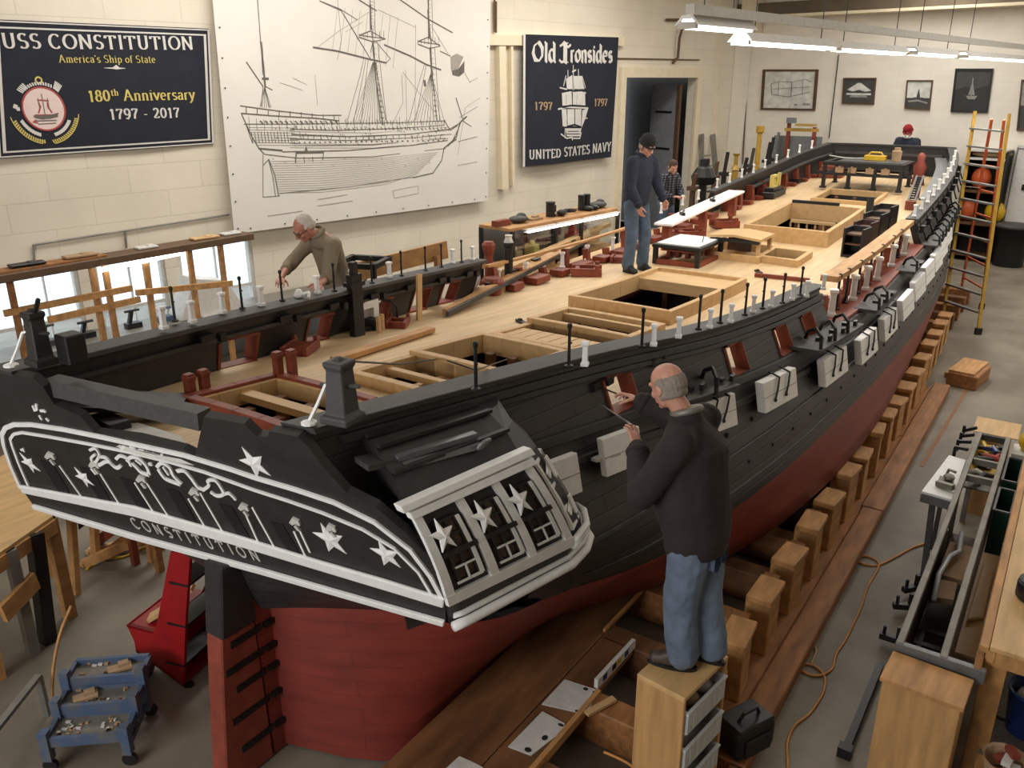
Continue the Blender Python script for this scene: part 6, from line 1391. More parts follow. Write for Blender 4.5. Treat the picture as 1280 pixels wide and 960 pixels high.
b = MB(); P_ = [sz(1227, 838, 0.9), sz(1234, 850, 0.8), sz(1232, 870, 0.62), sz(1245, 895, 0.45), sz(1275, 905, 0.4)]; b.tube(spline([tuple(p) for p in P_]), 0.012, 6); tag(b.build('power_lead', M_['blackpl'], M=SHIPM, smooth=True), 'black power lead hanging down the workbench leg', 'cord')
sc_ = thing('scrap_basket', 'small basket of reddish offcuts at the bottom right corner', 'basket', SHIPM @ T(4.24, 4.92, 0.45))
b = MB(); b.lathe([(0.10, 0), (0.13, 0.14), (0.135, 0.15), (0.12, 0.14), (0.09, 0.02)], 14, cap=False); b.build('basket_body', M_['tan'], sc_)
for k in range(4): b = MB(); b.box((0.03 * math.cos(k * 1.7), 0.03 * math.sin(k * 1.7), 0.10 + 0.03 * k), (0.09, 0.05, 0.03), RZ(40 * k)); b.build('offcut', M_['red'] if k % 2 else M_['offwhite'], sc_)
b = MB(); b.box((4.24, 4.92, 0.225), (0.3, 0.3, 0.45)); tag(b.build('wooden_stool_box', M_['oakpale'], M=SHIPM, bev=0.01), 'pale wooden box under the scrap basket at the bottom right', 'box')
# yellow and orange stepladder
def lad(x, y, z): return to_wall(atz(x, y, z))
F0 = np.array(atz(1179, 402, 0.0)); F1 = np.array(atz(1222, 418, 0.0)); T0 = np.array(hit(1219, 139, F0 + np.array([0.35, 0.9, 0]), [0.05, 1, 0])); T1 = np.array(hit(1262, 142, F1 + np.array([0.35, 0.9, 0]), [0.05, 1, 0]))
R1 = np.array(atz(1238, 392, 0.0)) + np.array([0.0, 0.35, 0]); R0 = np.array(atz(1206, 372, 0.0)) + np.array([0, 0.2, 0])
F0[0] -= 0.02
sl = thing('stepladder', 'tall yellow and orange stepladder standing beside the bow', 'ladder', Matrix.Identity(4))
for A_, B_ in ((F0, T0), (F1, T1)):
    b = MB(); b.bar(A_, B_, 0.055, 0.03, up=(0, 1, 0)); b.build('front_rail', M_['ladyel'], sl); b = MB(); b.box((A_[0], A_[1], 0.06), (0.11, 0.07, 0.12)); b.build('rubber_foot', M_['blackpl'], sl)
tops = [T0 * 0.97 + F0 * 0.03, T1 * 0.97 + F1 * 0.03]
for A_, B_ in ((R0, tops[0] * 0.35 + tops[1] * 0.65 + np.array([0, 0.15, 0])), (R1, tops[1] + np.array([0, 0.15, 0]))):
    b = MB(); b.bar(A_, B_, 0.045, 0.03, up=(0, 1, 0)); b.build('rear_rail', M_['orange'], sl); b = MB(); b.box((A_[0], A_[1], 0.06), (0.09, 0.07, 0.12)); b.build('rubber_foot', M_['blackpl'], sl)
for k in range(11):
    t = 0.10 + 0.082 * k; A_, B_ = F0 * (1 - t) + T0 * t, F1 * (1 - t) + T1 * t; b = MB(); b.bar(A_ + np.array([0, 0.04, 0]), B_ + np.array([0, 0.04, 0]), 0.10, 0.03); b.build('tread', M_['alu'], sl)
Q0, Q1 = tops[0] * 0.35 + tops[1] * 0.65 + np.array([0, 0.15, 0]), tops[1] + np.array([0, 0.15, 0])
for k in range(6):
    t = 0.12 + 0.13 * k; A_, B_ = R0 * (1 - t) + Q0 * t, R1 * (1 - t) + Q1 * t; b = MB(); b.bar(A_, B_, 0.035, 0.03); b.build('rear_rung', M_['orange'], sl)
b = MB(); A_, B_ = F0 * 0.35 + T0 * 0.65, R0 * 0.35 + Q0 * 0.65; b.bar(A_, B_, 0.03, 0.015); A_, B_ = F1 * 0.35 + T1 * 0.65, R1 * 0.35 + Q1 * 0.65; b.bar(A_, B_, 0.03, 0.015); b.build('spreader', M_['alu'], sl)
# trash can, dark shelf with coats and white locker at the far wall
p = wz(1268, 326, 0.0)
tc_ = thing('trash_can', 'round black trash can standing against the far wall at the right edge', 'trash can', WALLM @ T(min(p[0], AW - 0.55), p[1], 0))
b = MB(); b.lathe([(0.34, 0), (0.40, 0.95), (0.43, 0.95), (0.43, 1.0), (0.38, 1.0), (0.32, 0.05)], 22, cap=False); b.lathe([(0.33, 0.04), (0.01, 0.041)], 22, cap=False); b.build('can_body', M_['blackpl'], tc_, smooth=True)
b = MB(); b.lathe([(0.435, 0.96), (0.44, 1.0), (0.40, 1.04), (0.1, 1.06)], 22); b.build('can_rim', M_['darkgrey'], tc_)
q0, q1 = fw(1199, 330), fw(1250, 330); zt_ = fw(1225, 186)[1]
ds = thing('storage_rack', 'dark open storage rack behind the stepladder', 'rack', WALLM)
om = (q0[0] + q1[0]) / 2; wd = abs(q0[0] - q1[0]) - 0.1; om += 0.15
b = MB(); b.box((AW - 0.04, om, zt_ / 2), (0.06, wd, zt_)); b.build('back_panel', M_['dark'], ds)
for o_ in (om - wd / 2, om + wd / 2): b = MB(); b.box((AW - 0.33, o_, zt_ / 2), (0.62, 0.06, zt_)); b.build('side_panel', M_['blackpl'], ds)
for z in (0.15, 0.95, 1.75, 2.55, zt_): b = MB(); b.box((AW - 0.33, om, z), (0.62, wd, 0.05)); b.build('shelf_board', M_['offwhite'] if z > 2 else M_['dkwood'], ds)
for z, do, m_, k, lab_ in [(1.775, 0.1, 'orange', 0, 'orange coat folded on the storage rack behind the ladder'), (0.975, 0.3, 'orange', 1, 'orange bundle on a lower shelf of the storage rack'), (0.975, -0.35, 'yellow', 2, 'yellow-green bundle on the lower shelf of the storage rack'), (2.575, 0.0, 'tan', 3, 'tan roll on the top shelf of the storage rack')]:
    b = MB(); b.ell((0, 0, 0.28 if k < 3 else 0.1), (0.2, 0.24 if k < 3 else 0.5, 0.28 if k < 3 else 0.1), 12, 8); tag(b.build('coat_bundle', M_[m_], M=WALLM @ T(AW - 0.33, om + do, z), smooth=True), lab_, 'bundle')
q0, q1 = fw(1251, 300), fw(1300, 300); zt_ = fw(1265, 180)[1]
lk = thing('white_locker', 'tall white locker against the far wall right of the stepladder', 'locker', WALLM)
b = MB(); om = (q0[0] + q1[0]) / 2; wd = abs(q0[0] - q1[0]); b.box((AW - 0.12, om, zt_ / 2), (0.22, wd, zt_)); b.build('locker_body', M_['offwhite'], lk, bev=0.01)
b = MB(); b.box((AW - 0.245, q0[0] - 0.42, 1.9), (0.04, 0.28, 0.14)); b.build('locker_latch', M_['blackpl'], lk)
b = MB(); b.box((AW - 0.236, q0[0] - 0.03, zt_ / 2), (0.012, 0.03, zt_ * 0.96)); b.box((AW - 0.236, om, zt_ * 0.97), (0.012, wd * 0.94, 0.03)); b.build('door_edge', M_['grey'], lk)
# ---------------------------------------------------------------- loose things lying on the deck
def on_deck(x, y, h=0.0):
    z = 2.1
    for _ in range(14):
        q = sz(x, y, z); z = dz(float(q[0]), float(q[1])) + h
    return float(q[0]), float(q[1]), z
def deck_bar(name, pa, pb, w, h, m, label, cat, lift=0.004, bev=0.003):
    A_, B_ = on_deck(*pa), on_deck(*pb); b = MB(); d = Vector(B_) - Vector(A_)
    n = max(1, int(d.length / 1.2)); pts = []
    for k in range(n + 1):
        t = k / n; c, s = A_[0] + (B_[0] - A_[0]) * t, A_[1] + (B_[1] - A_[1]) * t; pts.append((c, s, max(A_[2] + (B_[2] - A_[2]) * t, dz(c, s)) + lift + h / 2))
    b.bar(pts[0], pts[-1], w, h); return tag(b.build(name, m, M=SHIPM, bev=bev), label, cat)
deck_bar('plank', (419, 455), (539, 416), 0.10, 0.045, M_['oakpale'], 'long loose plank lying on the deck beside the stern hatches', 'plank', lift=0.012)
t = thing('spar_plank', 'long dark-edged shaped plank laid diagonally along the port side of the deck', 'plank', SHIPM)
A_ = on_deck(556, 396); B_ = on_deck(735, 306); B_ = (B_[0], B_[1], B_[2] + 0.10); b = MB()
b.bar((A_[0], A_[1], A_[2] + 0.05), (B_[0], B_[1], B_[2] + 0.03), 0.06, 0.06, w1=0.22, h1=0.05); b.build('plank_body', M_['oakpale'], t)
b = MB(); b.bar((A_[0] + 0.05, A_[1] - 0.02, A_[2] + 0.045), (B_[0] + 0.10, B_[1], B_[2] + 0.02), 0.035, 0.05, h1=0.04); b.build('plank_edge', M_['darkgrey'], t)
b = MB()
for k in (0.25, 0.4, 0.55, 0.7, 0.85): b.box((A_[0] * (1 - k) + B_[0] * k - 0.04, A_[1] * (1 - k) + B_[1] * k, A_[2] * (1 - k) + B_[2] * k + 0.085), (0.06, 0.16, 0.02))
b.build('plank_cleat', M_['iron'], t)
c, s, z = (A_[0] + B_[0]) / 2, (A_[1] + B_[1]) / 2, 0
for k in (0.3, 0.66, 0.97): c, s = A_[0] * (1 - k) + B_[0] * k - 0.03, A_[1] * (1 - k) + B_[1] * k; b = MB(); zt_ = A_[2] * (1 - k) + B_[2] * k + 0.02; b.box((c, s, (dz(c, s) + zt_) / 2), (0.08, 0.12, max(0.02, zt_ - dz(c, s)))); b.build('plank_chock', M_['wood'], t)
t = thing('plank', 'long pale timber resting along the port edge left of the man in navy', 'plank', SHIPM)
A_ = on_deck(640, 345); B_ = on_deck(737, 305); b = MB(); b.bar((A_[0] - 0.05, A_[1], A_[2] + 0.1), (B_[0], B_[1] + 0.6, B_[2] + 0.24), 0.12, 0.06); b.build('plank_body', M_['wood'], t); b = MB(); b.box((B_[0], B_[1], B_[2] + 0.1), (0.08, 0.5, 0.2)); b.box((A_[0] - 0.04, A_[1] + 0.2, A_[2] + 0.04), (0.1, 0.1, 0.08)); b.build('plank_support', M_['wood'], t)
c, s, z = on_deck(524, 400); b = MB(); b.bar((c, s, z), (c - 0.03, s + 0.06, z + 0.46), 0.07, 0.025, up=(1, 0, 0)); tag(b.build('upright_board', M_['wood'], M=SHIPM), 'pale board standing upright against the port bulwark', 'board')
deck_bar('red_batten', (943, 346), (1012, 353), 0.05, 0.05, M_['brick'], 'red-brown batten lying across the deck near the starboard rail', 'batten')
def cradle_piece(x, y, rz, k, label, v=0):
    c, s, z = on_deck(x, y); t = MB(); L, w = 0.34 * k, 0.22 * k
    for sx in (-w / 2, w / 2): t.box((sx, 0, 0.05 * k), (0.04 * k, L, 0.09 * k)); t.box((sx, L * 0.35, 0.11 * k), (0.04 * k, 0.05 * k, 0.05 * k))
    t.box((0, -L * 0.3, 0.045 * k), (w, 0.05 * k, 0.08 * k)); t.box((0, L * 0.3, 0.04 * k), (w, 0.05 * k, 0.07 * k)); t.box((0, 0, 0.012 * k), (w, L, 0.02 * k))
    if v: t.box((0.0, 0.0, 0.06), (w * 0.7, L * 0.5, 0.04))
    return tag(t.build('gun_carriage', M_['brick'], M=SHIPM @ T(c, s, z + 0.003) @ RZ(rz), bev=0.004), label, 'gun carriage')
cradle_piece(733, 344, -62, 1.2, 'red-brown model gun carriage on the deck behind the diagonal dark plank')
cradle_piece(775, 327, 20, 1.0, 'red-brown model gun carriage at the left of the man in navy', 1)
cradle_piece(846, 301, -30, 1.0, 'low red-brown carriage frame nearest the right leg of the man in navy', 1)
cradle_piece(862, 297, -50, 1.3, 'flat red-brown carriage behind the white-topped frame')
cradle_piece(905, 292 - 8, -50, 1.3, 'red-brown carriage beneath the long white plank', 1)
cradle_piece(376, 441, 25, 0.9, 'red-brown carriage at the second port-side gunport', 1); cradle_piece(497, 408, 30, 0.8, 'small red-brown carriage with an arched iron near the upright board')
c, s, z = on_deck(497, 405); b = MB(); b.tube([(c, s, z + 0.05), (c, s, z + 0.18), (c - 0.03, s - 0.06, z + 0.25), (c - 0.08, s - 0.12, z + 0.26)], 0.014, 6); tag(b.build('arched_iron', M_['iron'], M=SHIPM), 'arched black iron rod above the small carriage', 'iron')
for x, y, lab_ in ((474, 416, 'short pale peg standing on the deck by the white gunport panel'), (478, 413, 'taller pale peg standing on the deck by the white gunport panel')):
    c, s, z = on_deck(x, y); b = MB(); b.box((0, 0, 0.08), (0.035, 0.035, 0.16)); tag(b.build('wood_peg', M_['wood'], M=SHIPM @ T(c, s, z)), lab_, 'peg')
for x, y, rz, lab_ in ((620, 424, 30, 'dark offcut lying left of the middle hatch'), (652, 404, 62, 'dark strip lying beside the middle hatch'), (872, 318, 10, 'small dark clip on the deck right of the white-topped frame'), (934, 311, 20, 'little black cleat on the deck in front of the companionway'), (948, 341, 40, 'dark disc at the end of the red batten')):
    c, s, z = on_deck(x, y); b = MB(); b.box((0, 0, 0.012), (0.05, 0.18 if rz > 25 else 0.10, 0.024)); b.box((0.0, 0.03, 0.03), (0.03, 0.04, 0.02)); tag(b.build('offcut', M_['iron'], M=SHIPM @ T(c, s, z + 0.002) @ RZ(rz)), lab_, 'offcut')
# white-topped frame (skylight) on the deck
c, s, z = on_deck(862, 327); c -= 0.05
sk_ = thing('skylight_frame', 'low black frame with a white top standing on the deck beside the man in navy', 'skylight', SHIPM @ T(c, s + 0.05, z) @ RZ(0))
w, L, h = 0.72, 0.95, 0.26
b = MB(); b.box((0, 0, h), (w, L, 0.05)); b.build('frame_top', M_['iron'], sk_, bev=0.006); b = MB(); b.box((0, 0, h + 0.03), (w - 0.1, L - 0.12, 0.015)); b.build('white_panel', M_['white'], sk_)
for x in (-w / 2 + 0.04, w / 2 - 0.04):
    for y in (-L / 2 + 0.05, L / 2 - 0.05): b = MB(); b.box((x, y, h / 2), (0.06, 0.06, h)); b.build('leg', M_['iron'], sk_)
b = MB(); b.stroke([(-w / 2 + 0.04, -L / 2 + 0.05), (w / 2 - 0.04, -L / 2 + 0.05), (w / 2 - 0.04, L / 2 - 0.05), (-w / 2 + 0.04, L / 2 - 0.05)], 0.05, lambda u, v, h_: (u, v, h_), 0.0, 0.07, closed=True); b.build('base_frame', M_['brick'], sk_)
b = MB()
for k in range(4): b.box((-0.2 + 0.14 * k, -0.2, 0.12), (0.05, 0.10, 0.09)); b.box((-0.15 + 0.12 * k, 0.2, 0.12), (0.05, 0.10, 0.10))
b.box((0, 0, 0.19), (0.5, 0.7, 0.02)); b.build('inner_block', M_['brick'], sk_); b = MB(); b.bar((w / 2 - 0.12, -0.1, h + 0.05), (w / 2 - 0.16, 0.05, h + 0.12), 0.012, 0.012); b.build('latch', M_['iron'], sk_)
# row of dark boxes (bitts) near the starboard side
def dark_box(x, y, k, label, m):
    c, s, z = on_deck(x, y); t = thing('deck_locker', label, 'locker', SHIPM @ T(c, s, z) @ RZ(-6), 'dark upright lockers on the deck')
    b = MB(); w, L, h = 0.26 * k, 0.36 * k, 0.42 * k
    b.box((-w / 2, 0, h / 2), (0.03, L, h)); b.box((w / 2, 0, h / 2), (0.03, L, h)); b.box((0, L / 2, h / 2), (w, 0.03, h)); b.box((0, 0, 0.02), (w, L, 0.03)); b.build('locker_body', m, t, bev=0.003)
    b = MB(); b.box((0, 0.02, h * 0.78), (w, L * 0.8, 0.025)); b.box((0, -L * 0.2, h * 0.45), (w, L * 0.4, 0.02)); b.build('locker_shelf', M_['dkwood'], t)
    return t
dark_box(1068, 320, 0.0001 + 1.0, 'dark upright deck locker nearest the batten rail', M_['blackpl']); dark_box(1079, 309, 0.95, 'dark deck locker with reddish front, second from the rail end', mat('dark_maroon', (58, 28, 26), 0.5)); dark_box(1091, 299, 1.0, 'dark deck locker, third from the rail end', M_['blackpl']); dark_box(1103, 290, 1.05, 'dark deck locker farthest from the rail end, by a black post', M_['blackpl'])
c, s, z = on_deck(1084, 281); b = MB(); b.box((c, s, z + 0.2), (0.10, 0.10, 0.45)); b.lathe([(0.05, 0), (0.04, 0.05)], 8, (c, s, z + 0.42)); tag(b.build('deck_post', M_['iron'], M=SHIPM), 'round-headed black post behind the dark deck lockers', 'post')
# black open table near the bow, with tools on it
bt = thing('bow_table', 'black open-framed table on the foredeck with tools on top', 'table', SHIPM @ T(0.05, 19.25, dz(0, 19.25)))
w, L, h = 1.5, 1.0, 0.52
for x in (-w / 2, -w / 6, w / 6, w / 2):
    for y in (-L / 2, L / 2):
        if abs(x) < w / 3 and y > 0: continue
        b = MB(); b.box((x, y, h / 2), (0.07, 0.07, h)); b.box((x, y, 0.02), (0.12, 0.12, 0.04)); b.build('leg', M_['iron'], bt)
for z in (0.30, 0.52):
    b = MB(); b.stroke([(-w / 2, -L / 2), (w / 2, -L / 2), (w / 2, L / 2), (-w / 2, L / 2)], 0.09, lambda u, v, h_: (u, v, h_), z - 0.025, z + 0.025, closed=True); b.build('table_frame', M_['iron'], bt, bev=0.004)
b = MB(); b.box((0.1, 0, 0.55), (w * 0.85, L * 0.9, 0.02)); b.build('table_top', M_['darkgrey'], bt)
b = MB(); b.bar((-0.95, -0.3, 0.30), (0.95, -0.42, 0.30), 0.05, 0.06); b.build('table_bar', M_['iron'], bt)
BT = bt.matrix_world
for k, (x, y) in enumerate(((-0.45, -0.36), (-0.2, -0.36), (0.15, -0.36), (0.45, -0.36))):
    b = MB(); b.box((0, 0, 0.06), (0.16, 0.07, 0.11)); b.box((0, 0, 0.12), (0.05, 0.09, 0.03)); tag(b.build('model_block', M_['tan'], M=BT @ T(x, -L / 2, 0.326)), 'tan block on the lower frame of the bow table, %s from the left' % ['first', 'second', 'third', 'fourth'][k], 'block')
b = MB(); b.box((0, 0, 0.05), (0.42, 0.2, 0.10)); b.tube([(-0.15, 0, 0.1), (-0.1, 0, 0.16), (0.1, 0, 0.16), (0.15, 0, 0.1)], 0.02, 6); tag(b.build('power_planer', M_['yellow'], M=BT @ T(0.1, 0.1, 0.56), bev=0.015), 'yellow power planer on the bow table', 'tool')
b = MB(); b.lathe([(0.09, 0), (0.10, 0.2), (0.06, 0.22), (0.06, 0.27)], 14); tag(b.build('glue_jar', M_['tan'], M=BT @ T(0.5, 0.15, 0.56)), 'tall tan jar on the right of the bow table', 'jar')
b = MB(); b.tube(spline([(-0.9, 0.35, 0.60), (-0.6, 0.3, 0.57), (-0.3, 0.28, 0.57), (-0.05, 0.2, 0.60)]), 0.012, 6); tag(b.build('tool_lead', M_['offwhite'], M=BT, smooth=True), 'pale tool lead trailing left over the bow table', 'cord')
b = MB(); b.box((0, 0, 0.1), (0.5, 0.3, 0.2)); b.box((0, -0.1, 0.24), (0.45, 0.08, 0.06)); tag(b.build('wood_stack', M_['brick'], M=SHIPM @ T(-0.95, 20.4, dz(-0.9, 20.4)), bev=0.01), 'red-brown timber chest at the port bow corner', 'chest')
c, s, z = on_deck(994, 228); b = MB(); b.box((0, 0, 0.03), (0.28, 0.5, 0.06)); b.box((0.02, 0, 0.07), (0.2, 0.3, 0.03)); tag(b.build('dark_chock', M_['iron'], M=SHIPM @ T(c, s, z)), 'flat dark chock on the deck along the port bow side', 'chock')
c, s, z = on_deck(973, 246); t = thing('yellow_vise_stand', 'black block with a gold square bracket by the port bow bulwark', 'bracket', SHIPM @ T(c - 0.1, s, z))
b = MB(); b.box((0, 0, 0.06), (0.25, 0.8, 0.12)); b.box((-0.03, 0.05, 0.16), (0.18, 0.6, 0.08)); b.build('block_base', M_['iron'], t, bev=0.01); b = MB(); b.stroke([(-0.2, 0.2), (-0.2, 0.42), (0.05, 0.42), (0.05, 0.2)], 0.05, lambda u, v, h_: (0.0 + h_, u, v), -0.04, 0.04, closed=True); b.bar((0, 0.25, 0.2), (0, 0.25, 0.46), 0.06, 0.06); b.build('gold_bracket', M_['gold'], t)
# ladder-like black rail and a figure-shaped red fitting on the starboard bow
t = thing('black_rack', 'tall narrow black slotted rack leaning by the starboard bow rail', 'rack', SHIPM)
A_ = on_deck(1137, 262); B_ = (1.18, 18.6, dz(1.2, 18.6) + 0.42); b = MB()
for e in (-0.06, 0.06): b.bar((A_[0] + e, A_[1], A_[2] + 0.1), (B_[0] + e, B_[1], B_[2]), 0.035, 0.05)
b.build('rack_rail', M_['iron'], t); b = MB()
for k in range(12): q = k / 12.0 + 0.04; b.box((A_[0] * (1 - q) + B_[0] * q, A_[1] * (1 - q) + B_[1] * q, (A_[2] + 0.1) * (1 - q) + B_[2] * q), (0.12, 0.04, 0.03))
b.build('rack_rung', M_['iron'], t); b = MB(); b.box((A_[0], A_[1], A_[2] + 0.08), (0.16, 0.14, 0.16)); b.box((B_[0], B_[1], (B_[2] + dz(1.2, 18.6)) / 2), (0.08, 0.08, B_[2] - dz(1.2, 18.6))); b.build('rack_base', M_['brick'], t)
b = MB(); b.lathe([(0.14, 0), (0.1, 0.2), (0.13, 0.38), (0.07, 0.5), (0.09, 0.6), (0.03, 0.66)], 10); tag(b.build('carved_figure', M_['red'], M=SHIPM @ T(0.92, 20.1, dz(0.9, 20.1)), smooth=True), 'red-brown carved figure fitting near the starboard bow corner', 'carving')
# long white plank on the port rail with small black tools
t = MB(); A_, B_ = np.array(sz(829, 281, 2.34)), np.array(sz(921, 239, 2.46)); t.bar(A_, B_, 0.30, 0.035); wp = t.build('white_plank', M_['white'], M=SHIPM, bev=0.004); tag(wp, 'long white painted plank laid along the port rail beside the man in navy', 'plank')
for k, q in enumerate((0.22, 0.62)):
    p = A_ * (1 - q) + B_ * q; b = MB(); b.box((0, 0, 0.02), (0.05, 0.16, 0.04)); b.bar((0, 0, 0.03), (0.06, 0.1, 0.06), 0.03, 0.02); tag(b.build('hand_clamp', M_['iron'], M=SHIPM @ T(p[0], p[1], p[2] + 0.02) @ RZ(40)), ['black hand clamp lying on the near end of the white plank', 'small black clip farther along the white plank'][k], 'clamp')
b = MB()
for q in (0.05, 0.5, 0.95):
    p = A_ * (1 - q) + B_ * q; zb_ = deckz(p[1]) - 0.02; b.box((p[0], p[1], (zb_ + p[2] - 0.02) / 2), (0.12, 0.12, p[2] - 0.02 - zb_))
b.build('plank_trestle', M_['brick'], wp)
wp.children[0].matrix_world = SHIPM
# cut-out white/wood piece, red capstan part and pale pieces in the port waist
c, s, z = on_deck(603, 372); b = MB(); b.box((0, 0, 0.13), (0.10, 0.34, 0.26)); b.ell((0, 0.2, 0.15), (0.08, 0.16, 0.12), 12, 8); tag(b.build('hull_pattern', M_['offwhite'], M=SHIPM @ T(c - 0.25, s, z) @ RZ(10), bev=0.02), 'white rounded pattern piece at the aft end of the port waist', 'pattern')
c, s, z = on_deck(616, 372); b = MB(); b.lathe([(0.10, 0), (0.10, 0.12), (0.13, 0.13), (0.13, 0.16), (0.1, 0.2)], 14); tag(b.build('capstan_drum', M_['brick'], M=SHIPM @ T(c - 0.1, s + 0.15, z)), 'round red-brown drum beside the white pattern piece', 'drum')
c, s, z = on_deck(640, 352); b = MB(); b.box((0, 0, 0.09), (0.12, 0.26, 0.18)); b.box((0, 0.2, 0.05), (0.10, 0.2, 0.10)); tag(b.build('wood_knee', M_['wood'], M=SHIPM @ T(c - 0.1, s, z) @ RZ(8), bev=0.01), 'pale wood knee in the port waist behind the red drum', 'knee')
t = thing('black_column', 'stout black column standing in the port waist', 'column', SHIPM @ T(-(hr(8.6) + 0.02), 8.6, deckz(8.6)))
b = MB(); b.lathe([(0.075, 0.0), (0.07, 0.05), (0.055, 0.06), (0.055, 0.46), (0.07, 0.48), (0.07, 0.52)], 12, (0, 0, 0.045)); b.build('column_body', M_['iron'], t); b = MB(); b.lathe([(0.06, 0), (0.04, 0.06), (0.05, 0.09)], 10, (0, 0, 0.565)); b.build('column_cap', M_['offwhite'], t)
# ---------------------------------------------------------------- port side: staging, rack, lit display case
def staging(c0, c1, s0, s1, z, label):
    t = thing('staging', label, 'staging', SHIPM)
    n = max(2, int(round((c1 - c0) / 0.26)))
    for k in range(n): b = MB(); w = (c1 - c0) / n; b.box((c0 + w * (k + 0.5), (s0 + s1) / 2, z - 0.02), (w - 0.01, s1 - s0, 0.04)); b.build('staging_board', M_['steel'], t)
    for s in (s0 + 0.2, s1 - 0.2):
        for c in (c0 + 0.06, c1 - 0.06): b = MB(); b.box((c, s, (z - 0.04) / 2), (0.09, 0.09, z - 0.04)); b.build('staging_leg', M_['oak'], t)
        b = MB(); b.bar((c0 + 0.1, s, 0.3), (c1 - 0.1, s, z - 0.2), 0.03, 0.09); b.box(((c0 + c1) / 2, s + 0.06, z - 0.09), (c1 - c0, 0.04, 0.1)); b.build('staging_brace', M_['oak'], t)
    return t
staging(-3.15, -2.50, 5.5, 7.3, 1.42, 'timber staging along the port side under the man in beige')
staging(-3.4, -2.50, 12.4, 16.2, 1.50, 'timber staging along the port side under the person in plaid')
staging(-0.8, 0.9, 22.55, 23.6, 1.42, 'timber staging ahead of the bow under the person in the red hat')
# long rack in front of the windows
A_, B_ = np.array(wz(-12, 348, 2.2)), np.array(wz(309, 294, 2.2))
rk = thing('timber_rack', 'long wooden rack with slim posts standing in front of the windows', 'rack', WALLM)
b = MB(); b.bar(A_, B_, 0.34, 0.10); b.build('rack_beam', M_['pipe'], rk, bev=0.01)
b = MB(); b.bar(A_ + np.array([0, 0, 0.06]), A_ * 0.62 + B_ * 0.38 + np.array([0, 0, 0.06]), 0.26, 0.03); b.build('rack_board', M_['oak'], rk)
for x, y0, y1 in [(12, 345, 460), (148, 338, 408), (168, 336, 416), (213, 325, 400), (258, 312, 390), (288, 303, 385)]:
    q = wz(x, y1, 0.9); t_ = np.array(wz(x, y0, 2.2)); a_ = A_[0] + (B_[0] - A_[0]) * max(0, min(1, (t_[0] - A_[0]) / (B_[0] - A_[0]))); k = (a_ - A_[0]) / (B_[0] - A_[0]); p = A_ * (1 - k) + B_ * k
    b = MB(); b.box((p[0], p[1], 1.08), (0.07, 0.06, 2.15)); b.build('rack_post', M_['oakpale'] if x > 100 else M_['oak'], rk)
for x0, y0, x1, y1 in [(5, 392, 165, 360), (60, 400, 175, 374), (170, 366, 290, 354)]:
    p, q = hit(x0, y0, WALLM @ Vector(A_), NW), hit(x1, y1, WALLM @ Vector(A_), NW); b = MB(); b.bar(to_wall(p), to_wall(q), 0.05, 0.08); b.build('rack_rail', M_['oakpale'], rk)
p, q = wz(126, 337, 2.1), wz(234, 319, 2.1); b = MB(); b.tube([(p[0], A_[1] - 0.02 + (q[1] - p[1]) * 0, 2.10), (q[0], B_[1] - 0.08, 2.10)], 0.03, 8); tag(b.build('tube_lamp', M_['tube'], M=WALLM), 'bright fluorescent tube fixed under the long rack by the windows', 'lamp')
for k, (q, m_, sh) in enumerate([(0.30, 'tan', 0), (0.55, 'offwhite', 1), (0.80, 'wood', 0), (0.92, 'offwhite', 1), (0.12, 'iron', 0)]):
    p = A_ * (1 - q) + B_ * q; b = MB(); b.box((0, 0, 0.015), (0.28 if sh else 0.4, 0.16, 0.03)); b.box((0.06, 0, 0.035), (0.1, 0.1, 0.015)); tag(b.build('offcut', M_[m_], M=WALLM @ T(p[0], p[1], p[2] + (0.085 if q < 0.4 else 0.055)), bev=0.01), '%s offcut lying on the rack beam, %s from the left' % (['tan', 'white', 'pale', 'white', 'dark'][k], ['second', 'third', 'fourth', 'last', 'first'][k]), 'offcut')
# bench with machine hood under the windows
wbn = thing('window_bench', 'grey bench under the windows behind the rack', 'bench', WALLM)
a0, a1 = 2.2, 9.2
b = MB(); b.box(((a0 + a1) / 2, DW - 0.42, 0.86), (a1 - a0, 0.7, 0.06)); b.build('bench_top', M_['steel'], wbn)
b = MB(); b.box(((a0 + a1) / 2, DW - 0.1, 0.42), (a1 - a0, 0.08, 0.82)); b.build('bench_back', M_['grey'], wbn)
for a in np.linspace(a0 + 0.2, a1 - 0.2, 5): b = MB(); b.box((a, DW - 0.7, 0.42), (0.09, 0.09, 0.82)); b.build('bench_leg', M_['oak'], wbn)
p = wz(238, 372, 0.95); b = MB(); b.prism([(-0.55, 0), (0.55, 0), (0.3, 0.50), (-0.25, 0.62)], lambda u, v, h: (u, h, v), -0.22, 0.22); b.prism([(-0.2, 0.0), (0.2, 0), (0.2, -0.02), (-0.2, -0.02)], lambda u, v, h: (u, h, v), -0.3, 0.3); tag(b.build('machine_hood', M_['offwhite'], M=WALLM @ T(lw(240, 370)[0], DW - 0.42, 0.892), bev=0.03, seg=2), 'pale slanted machine hood on the bench under the right window', 'machine')
